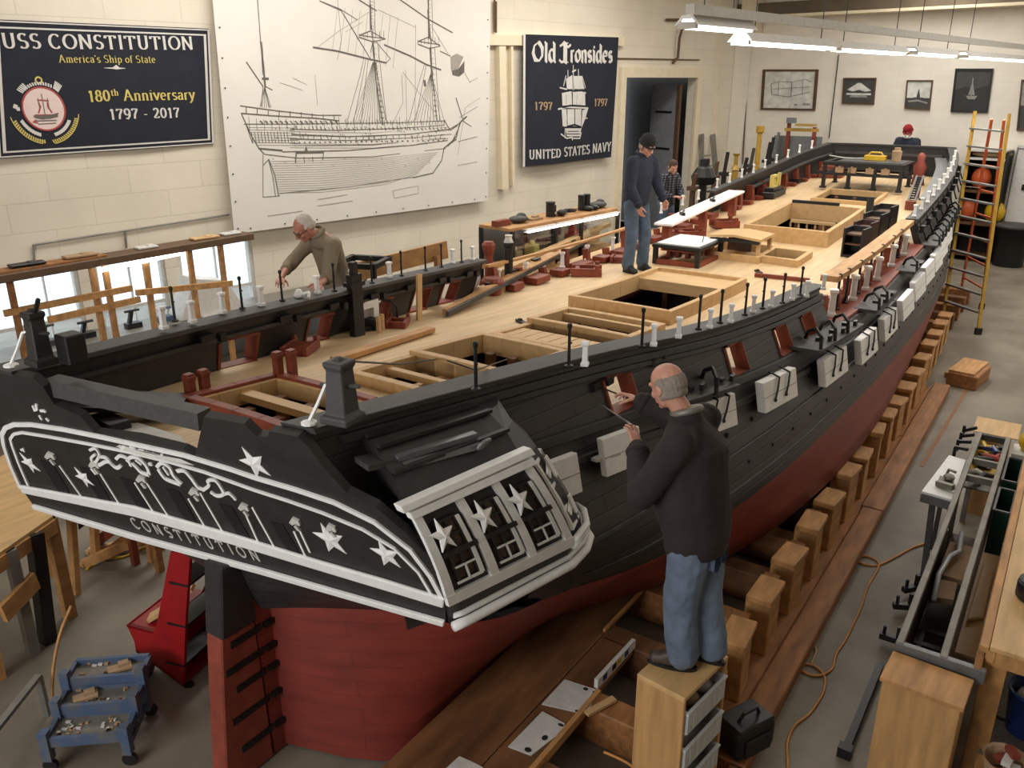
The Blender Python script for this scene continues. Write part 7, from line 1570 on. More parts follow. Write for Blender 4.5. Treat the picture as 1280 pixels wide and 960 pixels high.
for k, (x, h_, m_) in enumerate([(150, 0.18, 'iron'), (190, 0.12, 'blue'), (40, 0.2, 'darkgrey'), (90, 0.15, 'iron')]):
    b = MB(); b.box((0, 0, 0.04), (0.22, 0.14, 0.08)); b.bar((-0.05, 0, 0.08), (0.0, 0, 0.08 + h_), 0.06, 0.05); b.tube([(-0.1, 0, 0.08 + h_), (0.12, 0, 0.08 + h_)], 0.02, 6); tag(b.build('bench_vise', M_[m_], M=WALLM @ T(lw(x, 395)[0], DW - 0.42, 0.892)), ['black bench vise on the window bench beneath the middle window', 'blue bench vise on the window bench left of the machine hood', 'grey vise at the left end of the window bench', 'black vise on the window bench under the left window'][k], 'vise')
# lit display case beyond the port waist
A_, B_ = np.array(sz(638, 288, 2.42)), np.array(sz(772, 262, 2.42))
cs_ = thing('display_case', 'long glass display case lit by a tube, standing beyond the port side', 'display case', SHIPM)
d = (B_ - A_); Lc = float(np.linalg.norm(d)); e1 = d / Lc; e2 = np.array([-e1[1], e1[0], 0])
def cf(u, v, z): return tuple(A_ + e1 * u + e2 * v + np.array([0, 0, z - A_[2]]))
b = MB(); b.hexa([cf(0, 0, 2.40), cf(Lc, 0, 2.40), cf(Lc, 0.6, 2.40), cf(0, 0.6, 2.40), cf(0, 0, 2.44), cf(Lc, 0, 2.44), cf(Lc, 0.6, 2.44), cf(0, 0.6, 2.44)]); b.build('case_top', M_['oakpale'], cs_)
b = MB(); b.hexa([cf(0, 0, 1.80), cf(Lc, 0, 1.80), cf(Lc, 0.6, 1.80), cf(0, 0.6, 1.80), cf(0, 0, 1.86), cf(Lc, 0, 1.86), cf(Lc, 0.6, 1.86), cf(0, 0.6, 1.86)]); b.build('case_floor', M_['oakpale'], cs_)
b = MB(); b.hexa([cf(0, 0.58, 1.86), cf(Lc, 0.58, 1.86), cf(Lc, 0.6, 1.86), cf(0, 0.6, 1.86), cf(0, 0.58, 2.4), cf(Lc, 0.58, 2.4), cf(Lc, 0.6, 2.4), cf(0, 0.6, 2.4)]); b.build('case_back', M_['grey'], cs_)
b = MB(); b.hexa([cf(0.02, 0.0, 1.86), cf(Lc, 0.0, 1.86), cf(Lc, 0.008, 1.86), cf(0.02, 0.008, 1.86), cf(0.02, 0.0, 2.36), cf(Lc, 0.0, 2.36), cf(Lc, 0.008, 2.36), cf(0.02, 0.008, 2.36)]); b.build('case_glass', M_['glass'], cs_)
b = MB(); b.tube([cf(0.35, -0.03, 2.36), cf(Lc - 0.05, -0.03, 2.36)], 0.022, 8); b.build('case_tube', M_['tube'], cs_)
b = MB(); b.hexa([cf(0.3, -0.06, 2.38), cf(Lc, -0.06, 2.38), cf(Lc, 0.03, 2.38), cf(0.3, 0.03, 2.38), cf(0.3, -0.05, 2.40), cf(Lc, -0.05, 2.40), cf(Lc, 0.03, 2.40), cf(0.3, 0.03, 2.40)]); b.build('tube_reflector', M_['white'], cs_)
b = MB()
for u in (0.02, Lc * 0.38, Lc * 0.62, Lc - 0.02): b.bar(cf(u, -0.02, 0), cf(u, -0.02, 2.4), 0.05, 0.05); b.bar(cf(u, 0.58, 0), cf(u, 0.58, 2.4), 0.05, 0.05)
b.build('case_leg', M_['iron'], cs_)
for k, (u, kind, lab_) in enumerate([(0.12, 'bar', 'reddish timber offcut on the left end of the display case'), (0.5, 'rag', 'crumpled grey rag on top of the display case'), (0.85, 'flat', 'flat tan tool tray on the display case'), (1.25, 'mug', 'black mug-like can on the display case, left of the boots'), (1.45, 'flat', 'pale dish on the display case beside the black can'), (1.75, 'ring', 'coiled black strap on the display case'), (2.15, 'boot', 'pair of black boots standing on the display case'), (2.5, 'rag', 'dark crumpled cloth at the right end of the display case')]):
    if u > Lc - 0.1: u = Lc - 0.15
    b = MB(); mt = M_['iron']
    if kind == 'bar': b.box((0, 0, 0.04), (0.3, 0.10, 0.08)); mt = M_['brick']
    elif kind == 'rag': b.ell((0, 0, 0.05), (0.18, 0.13, 0.05), 10, 6); b.ell((0.1, 0.03, 0.07), (0.08, 0.08, 0.06), 8, 6); mt = M_['darkgrey']
    elif kind == 'flat': b.box((0, 0, 0.015), (0.26, 0.16, 0.03)); b.box((0.04, 0, 0.04), (0.12, 0.06, 0.03)); mt = M_['tan']
    elif kind == 'mug': b.lathe([(0.07, 0), (0.07, 0.2), (0.08, 0.22)], 12); b.tube([(0.07, 0, 0.05), (0.13, 0, 0.07), (0.13, 0, 0.15), (0.07, 0, 0.17)], 0.012, 6); b.ell((0.15, -0.1, 0.05), (0.08, 0.07, 0.05), 8, 6)
    elif kind == 'ring': b.tube([(0.12 * math.cos(a), 0.08 * math.sin(a), 0.02 + 0.003 * a) for a in np.linspace(0, 12, 28)], 0.015, 6)
    else:
        for dx in (-0.07, 0.08): b.lathe([(0.06, 0), (0.055, 0.15), (0.06, 0.24)], 10, (dx, 0.03, 0)); b.ell((dx + 0.02, -0.08, 0.04), (0.055, 0.12, 0.045), 10, 6)
    p = cf(u, 0.28, 2.442); tag(b.build({'bar': 'offcut', 'rag': 'rag', 'flat': 'tool_tray', 'mug': 'can', 'ring': 'strap', 'boot': 'boots'}[kind], mt, M=SHIPM @ T(*p) @ RZ(math.degrees(math.atan2(e1[1], e1[0]))), smooth=kind in ('rag',)), lab_, {'bar': 'offcut', 'rag': 'rag', 'flat': 'tray', 'mug': 'can', 'ring': 'strap', 'boot': 'boots'}[kind])
for k, (u, m_, h) in enumerate([(0.5, 'tan', 0.16), (0.9, 'gold', 0.2), (1.4, 'darkgrey', 0.25), (1.9, 'redprint', 0.3), (2.3, 'offwhite', 0.34)]):
    if u > Lc - 0.2: continue
    b = MB(); b.box((0, 0, h / 2), (0.18, 0.16, h)); b.lathe([(0.06, 0), (0.03, 0.06)], 10, (0, 0, h)); p = cf(u, 0.35, 1.862); tag(b.build('stored_part', M_[m_], M=SHIPM @ T(*p), bev=0.02), '%s part inside the lit display case, %s from the left' % (['tan', 'gold', 'dark', 'reddish', 'white'][k], ['first', 'second', 'third', 'fourth', 'fifth'][k]), 'part')
# black metal stool frame behind the man in beige
st2 = thing('stool_frame', 'black metal stool frame behind the man in beige', 'stool', SHIPM @ T(-2.85, 7.05, 1.42) @ RZ(20))
w, h = 0.46, 1.02
for x in (-w / 2, w / 2):
    for y in (-w / 2, w / 2): b = MB(); b.box((x, y, h / 2), (0.05, 0.05, h)); b.build('leg', M_['iron'], st2)
b = MB(); b.stroke([(-w / 2, -w / 2), (w / 2, -w / 2), (w / 2, w / 2), (-w / 2, w / 2)], 0.06, lambda u, v, h_: (u, v, h_), h - 0.06, h, closed=True); b.stroke([(-w / 2, -w / 2), (w / 2, -w / 2), (w / 2, w / 2), (-w / 2, w / 2)], 0.03, lambda u, v, h_: (u, v, h_), 0.5, 0.54, closed=True); b.build('seat_frame', M_['iron'], st2)
# board leaning along the port rail, red post, and clutter by the port bow
A_, B_ = sz(478, 343, 2.30), sz(598, 312, 2.42); b = MB(); b.bar(A_ + np.array([-0.5, 0, -0.05]), B_ + np.array([-0.5, 0, -0.05]), 0.04, 0.22); b.bar(A_ + np.array([-0.5, 0.2, -0.1]), (A_[0] - 0.5, A_[1] + 0.2, 0), 0.06, 0.06, up=(1, 0, 0)); b.bar(B_ + np.array([-0.5, -0.2, -0.1]), (B_[0] - 0.5, B_[1] - 0.2, 0), 0.06, 0.06, up=(1, 0, 0)); tag(b.build('trestle_board', M_['oakpale'], M=SHIPM), 'brown board on trestles beyond the port rail, right of the man in beige', 'board')
q = sz(611, 325, 2.3); b = MB(); b.lathe([(0.09, 0), (0.055, 0.06), (0.05, 0.3), (0.075, 0.38), (0.085, 0.44), (0.06, 0.48)], 12, (q[0], q[1], 2.05)); b.box((q[0], q[1], 1.03), (0.16, 0.16, 2.04)); tag(b.build('carved_post', M_['red'], M=SHIPM, smooth=False), 'red-brown turned post standing outside the end of the port rail', 'post')
# aluminium ladder leaning by the doorway, far left corner clutter
la = thing('aluminium_ladder', 'aluminium ladder leaning on the wall right of the doorway', 'ladder', WALLM)
P0, P1 = lw(878, 232, DW - 0.5), lw(876, 168, DW - 0.05); Q0, Q1 = lw(897, 232, DW - 0.5), lw(890, 168, DW - 0.05)
for (p, q) in ((P0, P1), (Q0, Q1)):
    b = MB(); k = p[1] / max(0.1, (q[1] - p[1])); b.bar((p[0] - (q[0] - p[0]) * k, DW - 0.9, 0.0), (q[0], DW - 0.07, q[1]), 0.16, 0.05, up=(1, 0, 0)); b.build('ladder_rail', M_['alu'], la)
b = MB()
for k in range(8):
    t = 0.1 + 0.1 * k; y = DW - 0.9 + 0.83 * t; z = P1[1] * t; b.bar((P1[0] + (P0[0] - P1[0]) * (1 - t), y, z), (Q1[0] + (Q0[0] - Q1[0]) * (1 - t), y, z), 0.04, 0.03)
b.build('ladder_rung', M_['alu'], la)
def stand(name, x, y, z, prof, m, label, cat, n=10):
    q = sz(x, y, z); b = MB(); b.lathe(prof, n, (q[0], q[1], z)); b.box((q[0], q[1], z / 2 - 0.01), (0.12, 0.12, z - 0.02)); return tag(b.build(name, m, M=SHIPM), label, cat)
stand('yellow_post', 946, 207, 2.45, [(0.06, 0), (0.06, 0.75), (0.10, 0.78), (0.10, 0.92)], M_['ladyel'], 'yellow upright clamp post beyond the port bow rail', 'post')
stand('yellow_post', 919, 212, 2.45, [(0.10, 0), (0.05, 0.1), (0.05, 0.3), (0.09, 0.36)], M_['ladyel'], 'short yellow clamp head on a post right of the aluminium ladder', 'post')
stand('drill_press', 879, 230, 2.4, [(0.22, 0), (0.26, 0.15), (0.16, 0.32), (0.10, 0.36), (0.10, 0.5)], M_['iron'], 'black drill-press head behind the port rail beside the ladder', 'machine', 12)
t = thing('wooden_easel', 'brown and yellow wooden stand behind the port bow, below the second framed print', 'stand', SHIPM @ T(*np.array(sz(1000, 180, 2.75) * np.array([1, 1, 0]))))
for x in (-0.35, 0.35): b = MB(); b.box((x, 0, 1.65), (0.09, 0.09, 3.3 if x < 0 else 3.1)); b.build('stand_leg', M_['brick'], t)
b = MB(); b.box((0, 0, 3.12), (0.9, 0.12, 0.08)); b.box((0.1, 0.0, 3.25), (0.5, 0.3, 0.05)); b.build('stand_bar', M_['ladyel'], t); b = MB(); b.box((-0.3, 0, 3.36), (0.22, 0.2, 0.14)); b.build('stand_box', M_['grey'], t); b = MB(); b.box((-0.1, 0.1, 2.6), (1.3, 0.05, 0.7)); b.build('stand_panel', M_['grey'], t)
for k, (x, y, hh, m_) in enumerate([(893, 222, 0.35, 'dkwood'), (905, 218, 0.5, 'iron'), (930, 213, 0.3, 'iron'), (938, 208, 0.45, 'darkgrey'), (958, 202, 0.5, 'iron'), (962, 200, 0.6, 'iron'), (968, 198, 0.7, 'grey'), (866, 236, 0.3, 'dkwood')]):
    q = sz(x, y, 2.35); b = MB(); b.bar((q[0], q[1], 2.35), (q[0] + 0.05, q[1], 2.35 + hh), 0.08, 0.06, up=(1, 0, 0)); b.box((q[0], q[1], 2.36), (0.2, 0.16, 0.08)); b.box((q[0], q[1], 1.16), (0.09, 0.09, 2.3)); tag(b.build('bar_clamp', M_[m_], M=SHIPM), 'dark bar clamp in the row standing beyond the port bow rail', 'clamp', 'bar clamps beyond the port rail')
# ---------------------------------------------------------------- left foreground: workbench, trestle, cart, step stand
lb_ = thing('plywood_workbench', 'plywood-topped workbench on two-by-four legs at the left edge under the stern', 'workbench', SHIPM)
P_ = [sz(x, y, 1.0) for x, y in [(-90, 585), (30, 590), (58, 655), (-60, 755)]]
P_[1] = np.array(sz(20, 560, 1.0)); P_[2] = np.array(sz(66, 645, 1.0)); P_[3] = np.array(sz(-40, 718, 1.0)); P_[0] = P_[1] + (P_[3] - P_[2])
b = MB(); b.prism([(p[0], p[1]) for p in P_], lambda u, v, h: (u, v, h), 0.97, 1.0); b.build('bench_top', M_['plytop'], lb_)
b = MB(); b.bar(P_[2] - np.array([0, 0, 0.09]), P_[3] - np.array([0, 0, 0.09]), 0.04, 0.12); b.bar(P_[1] - np.array([0, 0, 0.09]), P_[2] - np.array([0, 0, 0.09]), 0.04, 0.12); b.build('bench_apron', M_['oakpale'], lb_)
ctr = sum(P_) / 4.0
for k, p in enumerate(P_): q = p * 0.93 + ctr * 0.07; b = MB(); b.box((q[0], q[1], 0.485), (0.09, 0.09, 0.97)); b.build('leg', M_['oakpale'], lb_)
b = MB(); q = P_[2] * 0.75 + P_[3] * 0.25; b.bar((q[0], q[1], 0.97), (q[0] + 0.05, q[1] - 0.1, 0.0), 0.10, 0.12, up=(1, 0, 0)); b.build('dark_post', M_['blackpl'], lb_)
b = MB(); q = P_[2] * 0.45 + P_[3] * 0.55; b.box((q[0], q[1], 0.485), (0.08, 0.08, 0.97)); b.build('steel_post', M_['steel'], lb_)
b = MB(); b.bar(P_[2] * 0.2 + P_[3] * 0.8 + np.array([0.05, 0, -0.45]), P_[2] * 0.62 + P_[3] * 0.38 + np.array([0.05, 0, -0.38]), 0.04, 0.16); b.build('brace', M_['oakpale'], lb_)
# a wooden trestle and the clutter behind it
tr_ = thing('sawhorse', 'wooden trestle frame standing on the floor under the port quarter', 'trestle', SHIPM)
for x, y, X, Y in [(95, 742, 78, 640), (120, 700, 88, 640), (60, 720, 62, 650)]:
    p = np.array(sz(x, y, 0.0)); q = p + np.array([0.0, 0.12, 0.98]); b = MB(); b.bar(p, q, 0.09, 0.05); b.build('leg', M_['oakpale'], tr_)
p = np.array(sz(95, 742, 0)); b = MB(); b.bar(p + np.array([0, 0.1, 0.98]), p + np.array([-0.7, 0.5, 0.98]), 0.10, 0.06); b.build('top_rail', M_['oakpale'], tr_)
for k, (x0, y0, x1, y1, z0, z1) in enumerate([(105, 705, 185, 668, 0.02, 0.3), (112, 690, 200, 672, 0.02, 0.12), (118, 680, 160, 648, 0.05, 0.5), (135, 690, 190, 650, 0.05, 0.55)]):
    p, q = sz(x0, y0, z0), sz(x1, y1, z1); b = MB(); b.bar(p, q, 0.06, 0.09); b.box((q[0], q[1], z1 / 2), (0.06, 0.06, z1)); b.box((p[0], p[1], z0 / 2 + 0.01), (0.06, 0.06, z0 + 0.02)); tag(b.build('timber_offcut', M_[['oakpale', 'wood', 'brick', 'oak'][k]], M=SHIPM), ['pale timber leaning low behind the trestle, nearest the camera', 'thin pale timber flat on the floor behind the trestle', 'red-brown timber propped steeply behind the trestle', 'brown timber propped behind the red-brown one'][k], 'timber')
b = MB(); b.tube(spline([tuple(sz(x, y, 0.012)) for x, y in [(108, 712), (125, 700), (140, 698), (155, 696), (172, 688), (190, 680)]]), 0.012, 6); tag(b.build('extension_cord', M_['yellow'], M=SHIPM, smooth=True), 'yellow cord on the floor under the port quarter', 'cord')
# red wheeled cart
def at_D(x, y, D): d = ray(x, y); return EYE + D / d[1] * d
rc = thing('red_cart', 'red steel cart with a tall slanted back on black casters, under the stern', 'cart', Matrix.Identity(4))
CP = at_D(200, 850, 5.35); n_ = np.array([0.35, 1.0, 0.0]); n_ /= np.linalg.norm(n_)
def cp(x, y): return np.array(hit(x, y, CP, n_))
side = [cp(*p) for p in [(213, 690), (238, 690), (232, 770), (229, 858), (170, 815), (168, 802), (158, 781), (192, 790), (196, 780)]]
dep = n_ * 0.55
b = MB(); N = len(side); b.v = [tuple(p) for p in side] + [tuple(p + n_ * 0.03) for p in side]; b.f = [tuple(range(N)), tuple(range(N, 2 * N))[::-1]] + [(i, (i + 1) % N, N + (i + 1) % N, N + i) for i in range(N)]; b.m = [0] * len(b.f); b.build('side_panel', M_['cartred'], rc)
b = MB(); b.v = [tuple(p + dep) for p in side] + [tuple(p + dep + n_ * 0.03) for p in side]; b.f = [tuple(range(N)), tuple(range(N, 2 * N))[::-1]] + [(i, (i + 1) % N, N + (i + 1) % N, N + i) for i in range(N)]; b.m = [0] * len(b.f); b.build('side_panel', M_['cartred'], rc)
b = MB(); b.hexa([side[3], side[4], side[4] + dep, side[3] + dep] + [p + np.array([0, 0, 0.03]) for p in (side[3], side[4], side[4] + dep, side[3] + dep)]); b.hexa([side[5], side[6], side[6] + dep, side[5] + dep] + [p + np.array([0.02, 0, 0.01]) for p in (side[5], side[6], side[6] + dep, side[5] + dep)]); b.hexa([side[6], side[7], side[7] + dep, side[6] + dep] + [p + np.array([0, 0, -0.02]) for p in (side[6], side[7], side[7] + dep, side[6] + dep)]); b.build('cart_front', M_['cartred'], rc)
b = MB()
for k in (0.15, 0.45, 0.75):
    A_ = side[3] * (1 - k) + side[1] * k; B_ = A_ + dep; w_ = np.array([-0.16, 0.05, 0]); b.hexa([A_, A_ + w_, B_ + w_, B_] + [p + np.array([0, 0, 0.02]) for p in (A_, A_ + w_, B_ + w_, B_)])
build_each(b, 'cart_shelf', M_['iron'], rc)
for k, (p, e) in enumerate([(side[3], 0.03), (side[3], 0.5), (side[4], 0.03), (side[4], 0.5)]):
    q = p + n_ * e + np.array([0.02 if k < 2 else 0.05, 0, 0]); b = MB(); r = float(q[2]) * 0.5 - 0.002
    b.lathe([(r, -0.02), (r, 0.02)], 14, M=T(q[0], q[1], r + 0.002) @ RY(90)); b.box((q[0], q[1], q[2] - 0.02), (0.05, 0.05, 0.06)); b.bar((q[0] + 0.03, q[1], q[2]), (q[0] + 0.03, q[1], r), 0.02, 0.03); b.bar((q[0] - 0.03, q[1], q[2]), (q[0] - 0.03, q[1], r), 0.02, 0.03); b.build('caster', M_['iron'], rc)
for k in range(3):
    q = side[7] * 0.6 + side[6] * 0.4 + n_ * (0.12 + 0.13 * k); b = MB(); b.bar(q + np.array([-0.03, 0, 0.02 + 0.0 * k]), q + np.array([0.14, 0.02, 0.12]), 0.10, 0.03); tag(b.build('wood_scrap', M_['wood'], M=Matrix.Identity(4)), 'pale wood scrap sticking out of the red cart, %s from the near side' % ['first', 'second', 'third'][k], 'scrap')
# blue step stand with trays
def blue_stand():
    t = thing('step_stand', 'blue rolling step stand with grimy tray steps at the bottom left', 'step stand', Matrix.Identity(4))
    Z = [0.62, 0.80, 0.97]
    q = [[(64, 902), (157, 894)], [(82, 858), (163, 852)], [(92, 832), (172, 826)]]
    f = [np.array(atz(57, 928, 0.24)), np.array(atz(157, 920, 0.24))]
    ex = f[1] - f[0]; Lx = np.linalg.norm(ex); ex /= Lx; ey = np.array([-ex[1], ex[0], 0]); Wd = 0.42
    def P(u, v, z): return np.array([f[0][0], f[0][1], 0]) + ex * u * Lx + ey * v + np.array([0, 0, z])
    steps = [(0.0, 0.24), (0.23, 0.31), (0.43, 0.38)]
    for k, (v, z) in enumerate(steps):
        d = 0.24 if k == 0 else 0.20
        b = MB(); b.hexa([P(0.03, v, z - 0.02), P(0.97, v, z - 0.02), P(0.97, v + d, z - 0.02), P(0.03, v + d, z - 0.02), P(0.03, v, z), P(0.97, v, z), P(0.97, v + d, z), P(0.03, v + d, z)]); b.build('tray_step', M_['steel'], t)
        b = MB(); b.bar(P(0, v, z), P(1, v, z), 0.03, 0.07); b.bar(P(0, v + d, z + 0.01), P(1, v + d, z + 0.01), 0.03, 0.06); b.bar(P(0, v, z), P(0, v + d, z), 0.03, 0.06); b.bar(P(1, v, z), P(1, v + d, z), 0.03, 0.06); b.build('step_frame', M_['blue'], t)
        for u in (0, 1): b = MB(); b.bar(P(u, v, 0.1 if k in (0, 2) else z - 0.12), P(u, v, z + 0.09), 0.06, 0.06, up=(1, 0, 0)); b.build('leg', M_['blue'], t)
    for u in (0, 1):
        b = MB(); b.bar(P(u, 0.0, 0.20), P(u, 0.56, 0.34), 0.025, 0.05); b.bar(P(u, 0, 0.14), P(u, 0.5, 0.14), 0.025, 0.04); b.build('side_brace', M_['blue'], t)
        for v in (0, 0.48): b = MB(); c_ = P(u, v, 0.05); b.lathe([(0.05, -0.015), (0.05, 0.015)], 12, M=T(*c_) @ RX(90)); b.build('caster', M_['iron'], t)
    rs = random.Random(4)
    b = MB()
    for k in range(46):
        v, z = steps[rs.choice((0, 0, 0, 1, 2))]; p = P(rs.uniform(0.1, 0.9), v + rs.uniform(0.03, 0.19), z + 0.006); b.box(tuple(p), (rs.uniform(0.01, 0.04), rs.uniform(0.01, 0.03), 0.012), mi=rs.choice((0, 0, 1, 2)))
    o = b.build('shaving', [M_['tan'], M_['dkwood'], M_['offwhite']], t); o['kind'] = 'stuff'
    return P
BP = blue_stand()
for k, (u, v, z, m_) in enumerate([(0.3, 0.33, 0.312, 'tan'), (0.65, 0.53, 0.382, 'tan')]):
    b = MB(); p = BP(u, v, z); b.box((0, 0, 0.012), (0.16, 0.08, 0.02)); b.box((0.03, 0.02, 0.03), (0.07, 0.05, 0.018)); tag(b.build('offcut', M_[m_], M=T(*p) @ RZ(30)), ['tan offcut on the middle tray of the blue step stand', 'tan offcut on the top tray of the blue step stand'][k], 'offcut')
# aluminium channel on the floor and the bent lath beside the stand
b = MB(); p, q = atz(-20, 930, 0.35), atz(48, 845, 0.35); b.bar(p, q, 0.05, 0.03); b.bar(p, (p[0], p[1], 0), 0.04, 0.04, up=(1, 0, 0)); b.bar(q, (q[0], q[1], 0), 0.04, 0.04, up=(1, 0, 0)); tag(b.build('aluminium_rail', M_['alu'], M=Matrix.Identity(4)), 'slotted aluminium rail at the bottom left beside the step stand', 'rail')
b = MB(); p = np.array(atz(62, 905, 0.0)); b.tube(spline([tuple(p + np.array([0, 0.05, 0])), tuple(p + np.array([0.0, 0.15, 0.3])), tuple(p + np.array([0.03, 0.28, 0.55])), tuple(p + np.array([0.08, 0.42, 0.72]))]), 0.012, 6); tag(b.build('bent_lath', M_['oakpale'], M=Matrix.Identity(4), smooth=True), 'thin bent wooden lath standing left of the blue step stand', 'lath')
# ---------------------------------------------------------------- people
def nrm(v): v = np.array(v, float); return v / np.linalg.norm(v)
def frame(r, f, u): return Matrix(((r[0], f[0], u[0]), (r[1], f[1], u[1]), (r[2], f[2], u[2]))).to_4x4()
def capsule(b, p0, p1, r0, r1, n=14):
    p0, p1 = np.array(p0, float), np.array(p1, float); t = p1 - p0; L = np.linalg.norm(t)
    if L < 1e-5: return b.ell(tuple(p0), (r0, r0, r0), n, 8)
    t = t / L; pts, rs = [], []
    for a in (90, 66, 42, 20): pts.append(p0 - t * r0 * math.sin(math.radians(a))); rs.append(max(r0 * math.cos(math.radians(a)), r0 * 0.02))
    for k in np.linspace(0, 1, 5): pts.append(p0 + t * L * k); rs.append(r0 + (r1 - r0) * k)
    for a in (20, 42, 66, 90): pts.append(p1 + t * r1 * math.sin(math.radians(a))); rs.append(max(r1 * math.cos(math.radians(a)), r1 * 0.02))
    return b.tube([tuple(p) for p in pts], rs, n)
def fuse(b, name, voxel, m, parent, smooth=4, fold=0.0, fscale=9.0, seed=0.0, fz=0.45):
    me = bpy.data.meshes.new(name); me.from_pydata(b.v, [], b.f)
    bm = bmesh.new(); bm.from_mesh(me); bmesh.ops.remove_doubles(bm, verts=bm.verts, dist=1e-6); bmesh.ops.recalc_face_normals(bm, faces=bm.faces); bm.to_mesh(me); bm.free()
    o = bpy.data.objects.new(name, me); COL.objects.link(o)
    r = o.modifiers.new('r', 'REMESH'); r.mode = 'VOXEL'; r.voxel_size = voxel; r.use_smooth_shade = True
    s = o.modifiers.new('s', 'SMOOTH'); s.iterations = smooth; s.factor = 0.5
    dg = bpy.context.evaluated_depsgraph_get(); ev = o.evaluated_get(dg); nm = bpy.data.meshes.new_from_object(ev)
    bpy.data.objects.remove(o); bpy.data.meshes.remove(me)
    if fold:
        n = len(nm.vertices); co = np.zeros(n * 3); no = np.zeros(n * 3); nm.vertices.foreach_get('co', co); nm.vertices.foreach_get('normal', no); co = co.reshape(-1, 3); no = no.reshape(-1, 3)
        for i in range(n):
            x, y, z = co[i]; v = noise.noise(Vector((x * fscale + seed, y * fscale, z * fscale * fz))) + 0.5 * noise.noise(Vector((x * fscale * 2.3, y * fscale * 2.3 + seed, z * fscale * 1.6))); co[i] += no[i] * fold * v
        nm.vertices.foreach_set('co', co.reshape(-1))
    nm.name = name; nm.materials.clear(); nm.materials.append(m); nm.polygons.foreach_set('use_smooth', [True] * len(nm.polygons)); nm.update()
    ob = bpy.data.objects.new(name, nm); COL.objects.link(ob); ob.parent = parent; return ob
def hand(b, w, d, n, side, curl, spread=0.0, k=1.0, grip=0.0):
    """w wrist, d direction of the palm, n palm normal (side the fingers bend to), side = +1 thumb toward d x n"""
    w = np.array(w, float); d = nrm(d); n = nrm(np.array(n) - np.dot(n, d) * d); e = np.cross(d, n) * side
    R = frame(e, d, n)
    b.ell(tuple(w + d * 0.048 * k), (0.040 * k, 0.052 * k, 0.015 * k), 14, 9, M=R.to_3x3())
    capsule(b, w - d * 0.02 * k, w + d * 0.02 * k, 0.025 * k, 0.024 * k)
    for i, (off, L) in enumerate(((0.033, 0.072), (0.011, 0.082), (-0.011, 0.076), (-0.032, 0.058))):
        p = w + (d * (0.088 - 0.004 * abs(i - 1)) + e * off) * k; c = curl * (1 + 0.12 * i); a = 0.35 * c; dd = nrm(d + e * off * (2 + 6 * spread))
        capsule(b, w + (d * 0.05 + e * off * 0.9) * k, p, 0.0100 * k, 0.0095 * k, 10)
        for sg, fr in enumerate((0.46, 0.32, 0.24)):
            v = dd * math.cos(a) + n * math.sin(a); q = p + v * L * fr * k; r = (0.0088, 0.0080, 0.0072)[sg] * k; capsule(b, p, q, r, r * 0.92, 10); p = q; a += c * (0.75 if sg == 0 else 0.6)
    p = w + (d * 0.022 + e * 0.026) * k; v = nrm(d * 0.62 + e * 0.70 + n * (0.25 + grip)); q = p + v * 0.045 * k; capsule(b, p, q, 0.0135 * k, 0.0115 * k, 10)
    v2 = nrm(d * 0.85 + e * (0.30 - 0.3 * grip) + n * (0.35 + grip)); q2 = q + v2 * 0.032 * k; capsule(b, q, q2, 0.0108 * k, 0.009 * k, 10); capsule(b, q2, q2 + nrm(v2 + n * 0.2) * 0.022 * k, 0.009 * k, 0.0078 * k, 10)
SKIN = mat('skin', (196, 142, 120), 0.5, var=0.10, scale=18); SKIN2 = mat('skin_ruddy', (190, 128, 106), 0.5, var=0.12, scale=16)
def head_prims(b, h, f, u, k=1.0):
    f = nrm(f); u = nrm(np.array(u) - np.dot(u, f) * f); r = np.cross(f, u); R3 = frame(r, f, u).to_3x3(); h = np.array(h, float)
    def P(x, y, z): return h + (r * x + f * y + u * z) * k
    def E(x, y, z, a, c, e): b.ell(tuple(P(x, y, z)), (a * k, c * k, e * k), 16, 11, M=R3)
    E(0, -0.015, 0.038, 0.077, 0.098, 0.084); E(0, 0.028, -0.018, 0.063, 0.066, 0.088); E(0, 0.03, -0.072, 0.050, 0.055, 0.042); E(0, 0.072, -0.096, 0.024, 0.020, 0.018)
    capsule(b, P(0, 0.088, 0.018), P(0, 0.112, -0.026), 0.009 * k, 0.0145 * k); E(0, 0.108, -0.030, 0.019, 0.014, 0.011)
    capsule(b, P(-0.036, 0.080, 0.030), P(0.036, 0.080, 0.030), 0.012 * k, 0.012 * k); E(0.036, 0.066, -0.026, 0.024, 0.020, 0.024); E(-0.036, 0.066, -0.026, 0.024, 0.020, 0.024)
    capsule(b, P(-0.020, 0.088, -0.060), P(0.020, 0.088, -0.060), 0.0075 * k, 0.0075 * k); capsule(b, P(-0.017, 0.087, -0.072), P(0.017, 0.087, -0.072), 0.008 * k, 0.008 * k)
    for s in (-1, 1): E(s * 0.079, -0.012, -0.004, 0.011, 0.022, 0.033); E(s * 0.082, -0.006, -0.026, 0.009, 0.012, 0.014)
    return P, R3
